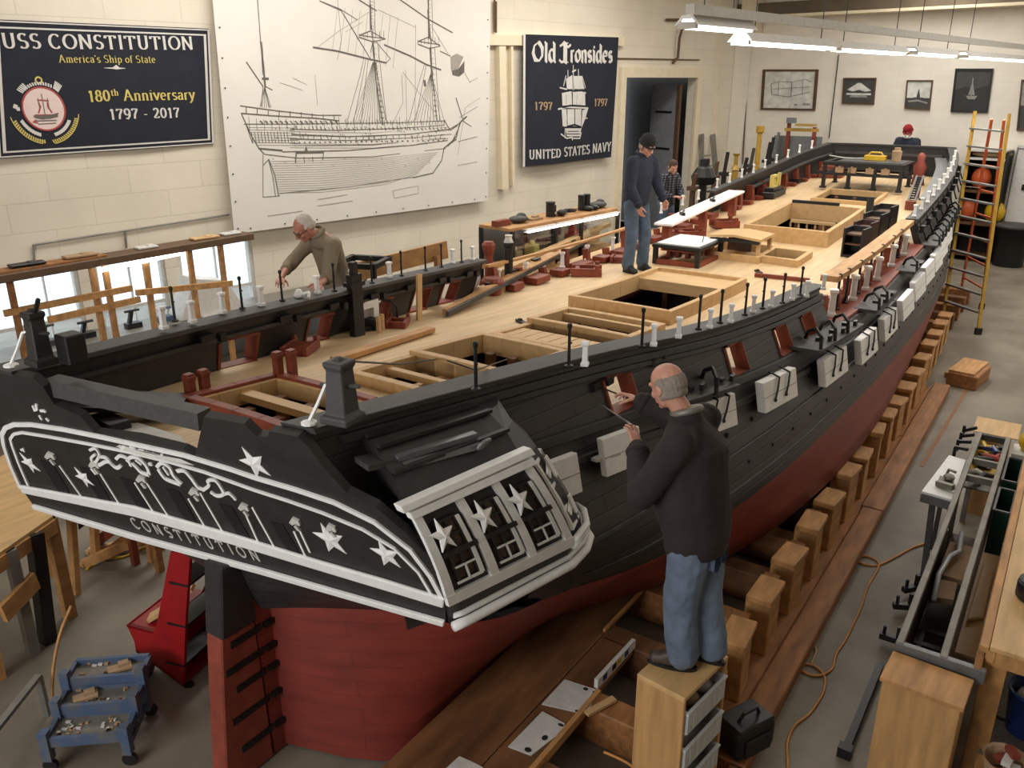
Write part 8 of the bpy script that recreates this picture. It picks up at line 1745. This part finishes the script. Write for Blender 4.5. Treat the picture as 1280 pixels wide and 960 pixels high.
def person(label, M, J, col, o):
    root = thing('person', label, 'person', M)
    A = {k: np.array(v, float) for k, v in J.items()}; f = nrm(A['fwd']); k = o.get('k', 1.0); vx = o.get('voxel', 0.006); g = o.get('girth', 1.0)
    up = nrm(A['chest'] - A['pelvis']); rt = nrm(np.cross(f, up)); ff = np.cross(up, rt); R3 = frame(rt, ff, up).to_3x3()
    rt0 = nrm(np.cross(f, [0, 0, 1])); R0 = frame(rt0, nrm(np.cross([0, 0, 1], rt0)), np.array([0, 0, 1.0])).to_3x3()
    sk = o.get('skin', SKIN)
    # body
    b = MB(); P, HR = head_prims(b, A['head'], A['look'], A.get('headup', [0, 0, 1]), k)
    capsule(b, A['head'] - nrm(A.get('headup', np.array([0, 0, 1.0]))) * 0.06 * k - nrm(A['look']) * 0.02, A['neck'] + ff * 0.008, 0.056 * k, 0.054 * k)
    b.ell(tuple(A['chest']), (0.155 * g, 0.10 * g, 0.2), 14, 9, M=R3); b.ell(tuple((A['chest'] + A['pelvis']) / 2), (0.14 * g, 0.10 * g, 0.18), 14, 9, M=R3); b.ell(tuple(A['pelvis']), (0.145 * g, 0.10 * g, 0.12), 14, 9, M=R0)
    capsule(b, A['neck'] - up * 0.05 + ff * 0.012, A['chest'], 0.038, 0.08)
    for s in 'LR':
        capsule(b, A['neck'] * 0.75 + A['sh' + s] * 0.25 - up * 0.055, A['sh' + s] - up * 0.01, 0.04 * k, 0.045 * k); capsule(b, A['sh' + s], A['el' + s], 0.045 * k, 0.037 * k); capsule(b, A['el' + s], A['wr' + s], 0.040 * k, 0.026 * k)
        hand(b, A['wr' + s], A['hd' + s], A['hn' + s], o.get('thumb' + s, 1), o.get('curl' + s, 0.5), 0.0, k, o.get('grip' + s, 0.0))
        capsule(b, A['hip' + s], A['kn' + s], 0.078 * k, 0.052 * k); capsule(b, A['kn' + s], A['an' + s], 0.052 * k, 0.036 * k); capsule(b, A['an' + s] - np.array([0, 0, 0.045]), A['to' + s], 0.030 * k, 0.022 * k)
    fuse(b, 'body', vx, sk, root, smooth=o.get('bsm', 2))
    b = MB()
    for s in (-1, 1): b.ell(tuple(P(s * 0.030, 0.0835, 0.008)), (0.011 * k, 0.008 * k, 0.006 * k), 8, 6, M=HR)
    b.build('eyes', mat('eye_dark', (70, 56, 48), 0.3), root, smooth=True)
    # upper garment
    b = MB(); t = o.get('pad', 0.02)
    hem = A['pelvis'] + np.array([0, 0, o.get('hem', -0.02)]); bl = o.get('belly', 0.0)
    rings = [(hem - np.array([0, 0, 0.06]), 0.158 + t, 0.112 + t, 0), (hem + np.array([0, 0, 0.02]), 0.168 + t, 0.122 + t, 0), (A['pelvis'] * 0.6 + A['chest'] * 0.4 + ff * 0.03 * bl, 0.166 + t + 0.01 * bl, 0.125 + t + 0.03 * bl, 0.4), (A['chest'] - up * 0.04 + ff * 0.01, 0.176 + t, 0.124 + t, 1), (A['chest'] + up * 0.08, 0.180 + t, 0.118 + t, 1), (A['chest'] * 0.35 + A['neck'] * 0.65 - up * 0.02, 0.155 + t, 0.092 + t, 1), (A['neck'] - up * 0.025, 0.108, 0.088, 1), (A['neck'] + up * 0.015, 0.082, 0.080, 1), (A['neck'] + up * 0.045, 0.069, 0.069, 1)]
    rows = []
    for cc, rx, ry, w in rings:
        r_ = nrm(rt0 * (1 - w) + rt * w); f_ = nrm(np.cross([0, 0, 1], rt0) * (1 - w) + ff * w); gg = g if rx > 0.12 else 1
        rows.append([tuple(cc + r_ * rx * gg * math.cos(a) * (1 - 0.0) + f_ * ry * gg * math.sin(a)) for a in np.linspace(0, 2 * math.pi, 25)[:-1]])
    b.grid(rows, close=True); b.add(rows[0], [tuple(range(24))]); b.add(rows[-1], [tuple(range(24))])
    for s in 'LR':
        capsule(b, A['neck'] * 0.7 + A['sh' + s] * 0.3 - up * 0.035, A['sh' + s] - up * 0.005, 0.07 * k, (0.062 + t * 0.6) * k); capsule(b, A['sh' + s], A['el' + s], (0.058 + t) * k, (0.047 + t * 0.9) * k)
        e1 = A['el' + s] * (1 - o.get('sleeve', 0.94)) + A['wr' + s] * o.get('sleeve', 0.94); capsule(b, A['el' + s], e1, (0.048 + t * 0.9) * k, (0.032 + t * 0.8) * k); capsule(b, A['sh' + s] - up * 0.06, A['chest'] - up * 0.02, 0.06, 0.09)
    fuse(b, o.get('topname', 'jacket'), o.get('cvox', 0.012), col['top'], root, smooth=5, fold=o.get('fold', 0.008), seed=o.get('seed', 0))
    b = MB(); c_ = A['neck'] + up * 0.005; rr = 0.068 * k
    
    ring = [tuple(c_ + rt * rr * math.cos(a) + ff * rr * 1.05 * math.sin(a) + up * (0.022 - 0.02 * math.sin(a))) for a in np.linspace(0, 2 * math.pi, 20)[:-1]]
    b.tube(ring, 0.020 * k, 8, closed=True); b.build('collar', col.get('collar', col['top']), root, smooth=True)
    for s in 'LR':
        e0 = A['el' + s] * 0.12 + A['wr' + s] * 0.88 if o.get('sleeve', 0.94) > 0.8 else A['el' + s] * (1 - o['sleeve']) + A['wr' + s] * o['sleeve']; d_ = nrm(A['wr' + s] - A['el' + s])
        b = MB(); b.tube([tuple(e0 - d_ * 0.02), tuple(e0), tuple(e0 + d_ * 0.018)], [(0.036 + t * 0.8) * k, (0.040 + t * 0.8) * k, (0.036 + t * 0.8) * k], 14); b.build('cuff', col.get('cuff', col['top']), root, smooth=True)
    # trousers
    b = MB(); b.ell(tuple(A['pelvis'] + np.array([0, 0, -0.01])), (0.172 * g, 0.130 * g, 0.15), 18, 12, M=R0)
    for s in 'LR':
        lg = o.get('leg', 1.0); capsule(b, A['hip' + s], A['kn' + s], 0.104 * k * lg, 0.084 * k * lg); capsule(b, A['kn' + s], A['an' + s] + np.array([0, 0, 0.0]), 0.083 * k * lg, 0.080 * k * lg); capsule(b, A['hip' + s] + np.array([0, 0, 0.04]), A['pelvis'], 0.10, 0.10)
    fuse(b, 'trousers', o.get('cvox', 0.012), col['trousers'], root, smooth=5, fold=0.009, fscale=11, seed=3 + o.get('seed', 0), fz=0.9)
    for s in 'LR':
        an, to = A['an' + s], A['to' + s]; d_ = nrm((to - an) * np.array([1, 1, 0])); z0 = o.get('ground', 0.0); base = np.array([an[0], an[1], z0]); b = MB()
        capsule(b, base - d_ * 0.03 + np.array([0, 0, 0.05]), base + d_ * 0.15 * k + np.array([0, 0, 0.04]), 0.046 * k, 0.040 * k); capsule(b, base + np.array([0, 0, 0.05]), base + np.array([0, 0, 0.13]), 0.050 * k, 0.052 * k)
        capsule(b, base + d_ * 0.0 + np.array([0, 0, 0.105]), base + d_ * 0.10 * k + np.array([0, 0, 0.055]), 0.046 * k, 0.040 * k)
        sh_ = fuse(b, 'shoe', 0.009, col['shoes'], root, smooth=2)
        b = MB(); pr = np.cross(d_, [0, 0, 1]); ol = []
        for a in np.linspace(0, 2 * math.pi, 20)[:-1]: ol.append((0.055 + 0.145 * math.cos(a), 0.046 * math.sin(a)))
        b.prism(ol, lambda u, v, h: tuple(base + d_ * u * k + pr * v * k + np.array([0, 0, h])), 0.0, 0.022); b.build('sole', M_['blackpl'], sh_)
    # hair / hat
    if o.get('hair') == 'ring':
        b = MB()
        for x in np.linspace(-1, 1, 15):
            a = x * 1.75; b.ell(tuple(P(0.070 * math.sin(a), -0.018 - 0.088 * math.cos(a), 0.012)), (0.017 * k, 0.017 * k, 0.045 * k), 10, 8, M=HR)
            b.ell(tuple(P(0.064 * math.sin(a), -0.016 - 0.080 * math.cos(a), -0.035)), (0.015 * k, 0.015 * k, 0.035 * k), 10, 8, M=HR)
        fuse(b, 'hair', 0.006, col['hair'], root, smooth=2, fold=0.003, fscale=60)
    elif o.get('hair') == 'full':
        b = MB(); b.ell(tuple(P(0, -0.022, 0.052)), (0.082 * k, 0.100 * k, 0.080 * k), 16, 11, M=HR); b.ell(tuple(P(0, -0.055, 0.0)), (0.076 * k, 0.068 * k, 0.075 * k), 16, 11, M=HR)
        for s in (-1, 1): b.ell(tuple(P(s * 0.070, -0.018, 0.030)), (0.016 * k, 0.05 * k, 0.045 * k), 10, 8, M=HR)
        fuse(b, 'hair', 0.007, col['hair'], root, smooth=2, fold=0.004, fscale=50)
    elif o.get('hair') == 'thin':
        b = MB(); b.ell(tuple(P(0, -0.035, 0.050)), (0.081 * k, 0.088 * k, 0.080 * k), 16, 11, M=HR); b.ell(tuple(P(0, -0.06, 0.0)), (0.075 * k, 0.062 * k, 0.065 * k), 16, 11, M=HR)
        for s in (-1, 1): b.ell(tuple(P(s * 0.070, -0.03, 0.022)), (0.016 * k, 0.05 * k, 0.045 * k), 10, 8, M=HR)
        fuse(b, 'hair', 0.007, col['hair'], root, smooth=2, fold=0.004, fscale=50)
    if 'hat' in col:
        b = MB(); b.ell(tuple(P(0, -0.015, 0.072)), (0.090 * k, 0.108 * k, 0.088 * k), 16, 11, M=HR); b.ell(tuple(P(0, -0.018, 0.045)), (0.092 * k, 0.110 * k, 0.05 * k), 16, 11, M=HR)
        hb = fuse(b, 'knit_hat', 0.008, col['hat'], root, smooth=2, fold=0.003, fscale=40)
        b = MB(); b.tube([tuple(P(0.088 * math.cos(a), -0.018 + 0.107 * math.sin(a), 0.022)) for a in np.linspace(0, 2 * math.pi, 24)[:-1]], 0.016 * k, 8, closed=True); b.build('hat_cuff', col['hat'], hb, smooth=True)
    if o.get('glasses'):
        b = MB()
        for s in (-1, 1):
            b.tube([tuple(P(s * 0.032 + 0.024 * math.cos(a), 0.098 - 0.012 * abs(math.cos(a)) * (1 if s * math.cos(a) > 0 else 0), 0.006 + 0.018 * math.sin(a))) for a in np.linspace(0, 2 * math.pi, 16)[:-1]], 0.0028 * k, 6, closed=True)
            b.tube([tuple(P(s * 0.056, 0.09, 0.012)), tuple(P(s * 0.080, 0.03, 0.012)), tuple(P(s * 0.084, -0.02, 0.010))], 0.0026 * k, 6)
        b.tube([tuple(P(-0.009, 0.104, 0.010)), tuple(P(0.009, 0.104, 0.010))], 0.0025 * k, 6); b.build('glasses', M_['iron'], root)
    return root, A, P
denim = mat('denim', (104, 119, 138), 0.8, var=0.28, scale=5, bump=0.15, bscale=140); denim2 = mat('denim_dark', (76, 92, 112), 0.8, var=0.25, scale=6, bump=0.15, bscale=140)
fleece = mat('dark_brown_fleece', (44, 36, 35), 0.9, var=0.15, scale=7, bump=0.2, bscale=90); navyj = mat('navy_jacket', (32, 38, 54), 0.85, var=0.15, scale=6, bump=0.12, bscale=80)
khaki = mat('khaki_shirt', (136, 121, 99), 0.85, var=0.10, scale=8, bump=0.12, bscale=90); plaid = mat('plaid_shirt', (70, 72, 78), 0.85, var=0.1, scale=8)
_nt = plaid.node_tree; _b = _nt.nodes['Principled BSDF']; _tc = [n for n in _nt.nodes if n.type == 'TEX_COORD'][0]; _src = _b.inputs['Base Color'].links[0].from_socket
for _ax, _dir in ((0, 'X'), (1, 'Z')):
    _w = _nt.nodes.new('ShaderNodeTexWave'); _w.bands_direction = _dir; _w.inputs['Scale'].default_value = 6.5; _nt.links.new(_tc.outputs['Object'], _w.inputs['Vector'])
    _r = _nt.nodes.new('ShaderNodeValToRGB'); _r.color_ramp.interpolation = 'CONSTANT'; _r.color_ramp.elements[0].color = (0.22, 0.22, 0.24, 1); _r.color_ramp.elements[1].position = 0.55; _r.color_ramp.elements[1].color = (1.7, 1.7, 1.75, 1)
    _m = _nt.nodes.new('ShaderNodeMix'); _m.data_type = 'RGBA'; _m.blend_type = 'MULTIPLY'; _m.inputs[0].default_value = 0.85; _nt.links.new(_w.outputs['Fac'], _r.inputs[0]); _nt.links.new(_src, _m.inputs[6]); _nt.links.new(_r.outputs[0], _m.inputs[7]); _src = _m.outputs[2]
_nt.links.new(_src, _b.inputs['Base Color'])
shoeb = mat('brown_shoe', (66, 54, 46), 0.55, var=0.2, scale=20); shoek = mat('black_shoe', (26, 25, 25), 0.5)
grey_hair = mat('grey_hair', (140, 128, 118), 0.8, var=0.2, scale=60); white_hair = mat('white_hair', (206, 196, 184), 0.8, var=0.1, scale=60); brown_hair = mat('brown_hair', (72, 50, 38), 0.8, var=0.2, scale=60)
# man on the plywood stand, working at a gun port
G0 = 1.15
fg = dict(fwd=(-0.97, 0.12, 0), look=(-0.86, 0.30, -0.42), headup=(-0.42, 0.10, 0.9), pelvis=(2.555, 3.98, 2.02), chest=(2.50, 4.02, 2.44), neck=(2.425, 4.03, 2.69), head=(2.30, 4.03, 2.835),
          shL=(2.475, 3.82, 2.61), elL=(2.32, 3.74, 2.30), wrL=(2.165, 3.98, 2.46), hdL=(-0.45, 0.45, 0.55), hnL=(-0.75, 0.3, -0.2),
          shR=(2.45, 4.24, 2.61), elR=(2.20, 4.40, 2.48), wrR=(1.99, 4.36, 2.58), hdR=(-0.85, 0.15, 0.12), hnR=(-0.3, -0.35, -0.8),
          hipL=(2.555, 3.885, 1.98), knL=(2.52, 3.90, 1.60), anL=(2.545, 3.94, 1.25), toL=(2.40, 3.90, 1.18), hipR=(2.565, 4.075, 1.98), knR=(2.60, 4.08, 1.60), anR=(2.66, 4.10, 1.25), toR=(2.52, 4.10, 1.18))
pm, A_, P_ = person('bald man in a dark brown pullover and jeans standing on the plywood stand', SHIPM, fg, dict(top=fleece, collar=M_['steel'], cuff=fleece, trousers=denim, shoes=shoeb, hair=grey_hair), dict(hair='ring', voxel=0.0042, girth=1.10, pad=0.034, hem=-0.01, leg=1.16, belly=1.0, ground=G0, curlL=0.45, curlR=0.62, gripL=0.2, gripR=0.5, thumbL=-1, thumbR=1, skin=SKIN, fold=0.008, bsm=2, k=1.02, topname='pullover'))
b = MB(); wr = A_['wrL']; d_ = nrm(A_['wrL'] - A_['elL']); b.tube([tuple(wr - d_ * 0.025 + 0), tuple(wr - d_ * 0.012)], 0.030, 12); b.build('wristwatch', M_['alu'], pm)
b = MB()
for s, (y0, y1) in ((0, (3.90, 3.98)), (1, (4.02, 4.10))):
    b.stroke([(y0, 1.99), (y1, 1.99), (y1, 1.88), ((y0 + y1) / 2, 1.85), (y0, 1.88)], 0.006, lambda u, v, h: (2.705 + 0.0 + h - 0.9 * (u - 4.0) ** 2, u, v), -0.03, 0.004, closed=True)
b.build('back_pocket', denim2, pm)
b = MB(); b.tube([(2.09, 4.06, 2.545), (1.72, 4.45, 2.44), (1.60, 4.58, 2.40)], [0.006, 0.005, 0.004], 6); tag(b.build('scraper', M_['alu'], M=SHIPM), 'thin silver scraper in the left hand of the man in the brown pullover', 'tool')
b = MB(); b.tube([(1.905, 4.37, 2.575), (1.60, 4.72, 2.45), (1.45, 4.90, 2.38)], [0.006, 0.006, 0.004], 6); tag(b.build('paintbrush', M_['dkwood'], M=SHIPM), 'thin brush in the right hand of the man in the brown pullover', 'tool')
# man in navy on the deck
dzm = dz(-0.9, 10.42)
MD = SHIPM @ T(-0.99, 10.36, dzm)
st = dict(fwd=(0.93, -0.36, 0), look=(0.82, -0.28, -0.5), headup=(0.45, -0.15, 0.88), pelvis=(0, 0, 0.95), chest=(0.02, 0, 1.32), neck=(0.06, -0.01, 1.54), head=(0.135, -0.03, 1.665),
          shR=(0.02, -0.20, 1.46), elR=(0.02, -0.24, 1.15), wrR=(0.15, -0.22, 0.92), hdR=(0.25, 0.0, -0.95), hnR=(0.3, 0.9, 0.1), shL=(0.12, 0.17, 1.46), elL=(0.20, 0.22, 1.16), wrL=(0.34, 0.12, 0.98), hdL=(0.4, -0.1, -0.9), hnL=(-0.2, -0.9, 0),
          hipR=(-0.02, -0.09, 0.92), knR=(0.01, -0.10, 0.50), anR=(-0.02, -0.12, 0.10), toR=(0.12, -0.18, 0.03), hipL=(0.03, 0.09, 0.92), knL=(0.10, 0.12, 0.50), anL=(0.07, 0.14, 0.10), toL=(0.20, 0.08, 0.03))
person('man in a navy jacket, jeans and black knit cap standing on the deck', MD, st, dict(top=navyj, trousers=denim2, shoes=shoek, hair=grey_hair, hat=mat('black_knit', (30, 31, 29), 0.95, var=0.2, scale=40)), dict(hair='ring', voxel=0.006, glasses=True, pad=0.026, curlR=0.7, curlL=0.7, thumbR=1, thumbL=-1, seed=4, k=1.03, hem=0.0))
# man in beige beyond the port rail
MBe = SHIPM @ T(-2.42, 6.16, 1.42) @ RZ(-24)
be = dict(fwd=(0.22, -0.97, 0), look=(0.02, -0.80, -0.62), headup=(0.15, -0.55, 0.8), pelvis=(-0.05, 0.05, 0.97), chest=(0.06, -0.06, 1.34), neck=(0.16, -0.20, 1.52), head=(0.20, -0.34, 1.60),
          shL=(0.32, -0.10, 1.42), elL=(0.42, -0.22, 1.13), wrL=(0.66, -0.38, 1.13), hdL=(0.75, -0.6, -0.1), hnL=(-0.2, -0.35, -0.9), shR=(-0.04, -0.20, 1.42), elR=(-0.02, -0.46, 1.20), wrR=(0.34, -0.66, 1.16), hdR=(0.9, -0.35, -0.1), hnR=(0.1, -0.2, -0.95),
          hipL=(0.04, 0.09, 0.93), knL=(0.02, 0.06, 0.50), anL=(0.00, 0.10, 0.10), toL=(0.04, -0.04, 0.03), hipR=(-0.14, 0.05, 0.93), knR=(-0.14, 0.03, 0.50), anR=(-0.16, 0.06, 0.10), toR=(-0.12, -0.08, 0.03))
person('white-haired man with glasses in a beige shirt leaning over the port rail', MBe, be, dict(top=khaki, trousers=denim2, shoes=shoek, hair=white_hair), dict(hair='thin', voxel=0.006, glasses=True, pad=0.018, sleeve=0.35, curlL=0.6, curlR=0.6, thumbL=-1, thumbR=1, seed=9, skin=SKIN2, k=1.06, topname='shirt'))
b = MB(); b.lathe([(0.03, 0), (0.045, 0.02), (0.03, 0.05), (0.02, 0.07)], 10); b.tube([(0.03, 0, 0.03), (0.09, 0.03, 0.05), (0.12, 0.0, 0.02)], 0.015, 6); q = on_rail(374, 372, -1); tag(b.build('white_fitting', M_['white'], M=SHIPM @ T(q[0], q[1], q[2] + 0.001), smooth=True), 'small white fitting on the port rail under the hands of the man in beige', 'fitting')
# person in plaid beyond the port rail, and person in a red hat past the bow
MP = SHIPM @ T(-2.50, 14.75, 1.44)
pl = dict(st); pl.update(fwd=(0.75, -0.66, 0), look=(0.65, -0.6, -0.45), headup=(0.3, -0.3, 0.9), elR=(0.02, -0.28, 1.17), wrR=(0.24, -0.20, 1.08), hdR=(0.8, 0.2, 0.1), elL=(0.26, 0.14, 1.17), wrL=(0.38, -0.04, 1.08), hdL=(0.6, -0.5, 0.1), hnR=(0, 0.2, -0.9), hnL=(0, -0.2, -0.9))
person('brown-haired person in a black and white plaid shirt beyond the port rail', MP @ Matrix.Diagonal((0.88, 0.88, 0.88, 1)), pl, dict(top=plaid, trousers=denim2, shoes=shoek, hair=brown_hair), dict(hair='full', voxel=0.007, pad=0.022, curlL=0.8, curlR=0.8, thumbR=1, thumbL=-1, seed=6, k=1.12, topname='shirt'))
MRh = SHIPM @ T(0.12, 22.95, 1.42) @ Matrix.Diagonal((1.08, 1.08, 1.08, 1))
rh = dict(st); rh.update(fwd=(-0.25, -0.97, 0), look=(-0.2, -0.85, -0.45), headup=(-0.1, -0.4, 0.9), neck=(0, -0.06, 1.54), head=(-0.01, -0.13, 1.665), chest=(0, -0.02, 1.32), shR=(-0.19, -0.0, 1.46), elR=(-0.26, -0.08, 1.17), wrR=(-0.2, -0.3, 1.10), hdR=(0.2, -0.9, 0), hnR=(0, 0, -1), shL=(0.19, -0.06, 1.46), elL=(0.26, -0.14, 1.17), wrL=(0.16, -0.34, 1.10), hdL=(-0.2, -0.9, 0), hnL=(0, 0, -1),
          hipR=(-0.09, 0, 0.92), knR=(-0.1, 0, 0.5), anR=(-0.1, 0.02, 0.1), toR=(-0.12, -0.13, 0.03), hipL=(0.09, 0, 0.92), knL=(0.1, 0, 0.5), anL=(0.1, 0.02, 0.1), toL=(0.1, -0.13, 0.03))
rp, RA, RP = person('person in a red knit hat and dark jacket past the far end of the bow', MRh, rh, dict(top=navyj, collar=M_['white'], trousers=denim2, shoes=shoek, hair=grey_hair, hat=mat('red_knit', (140, 28, 34), 0.95, var=0.15, scale=30)), dict(hair='ring', voxel=0.008, pad=0.03, seed=12, k=1.08, thumbR=1, thumbL=-1))
b = MB(); b.ell(tuple(RP(0, 0.075, -0.055)), (0.062, 0.05, 0.045), 12, 8); b.build('face_mask', M_['white'], rp, smooth=True)
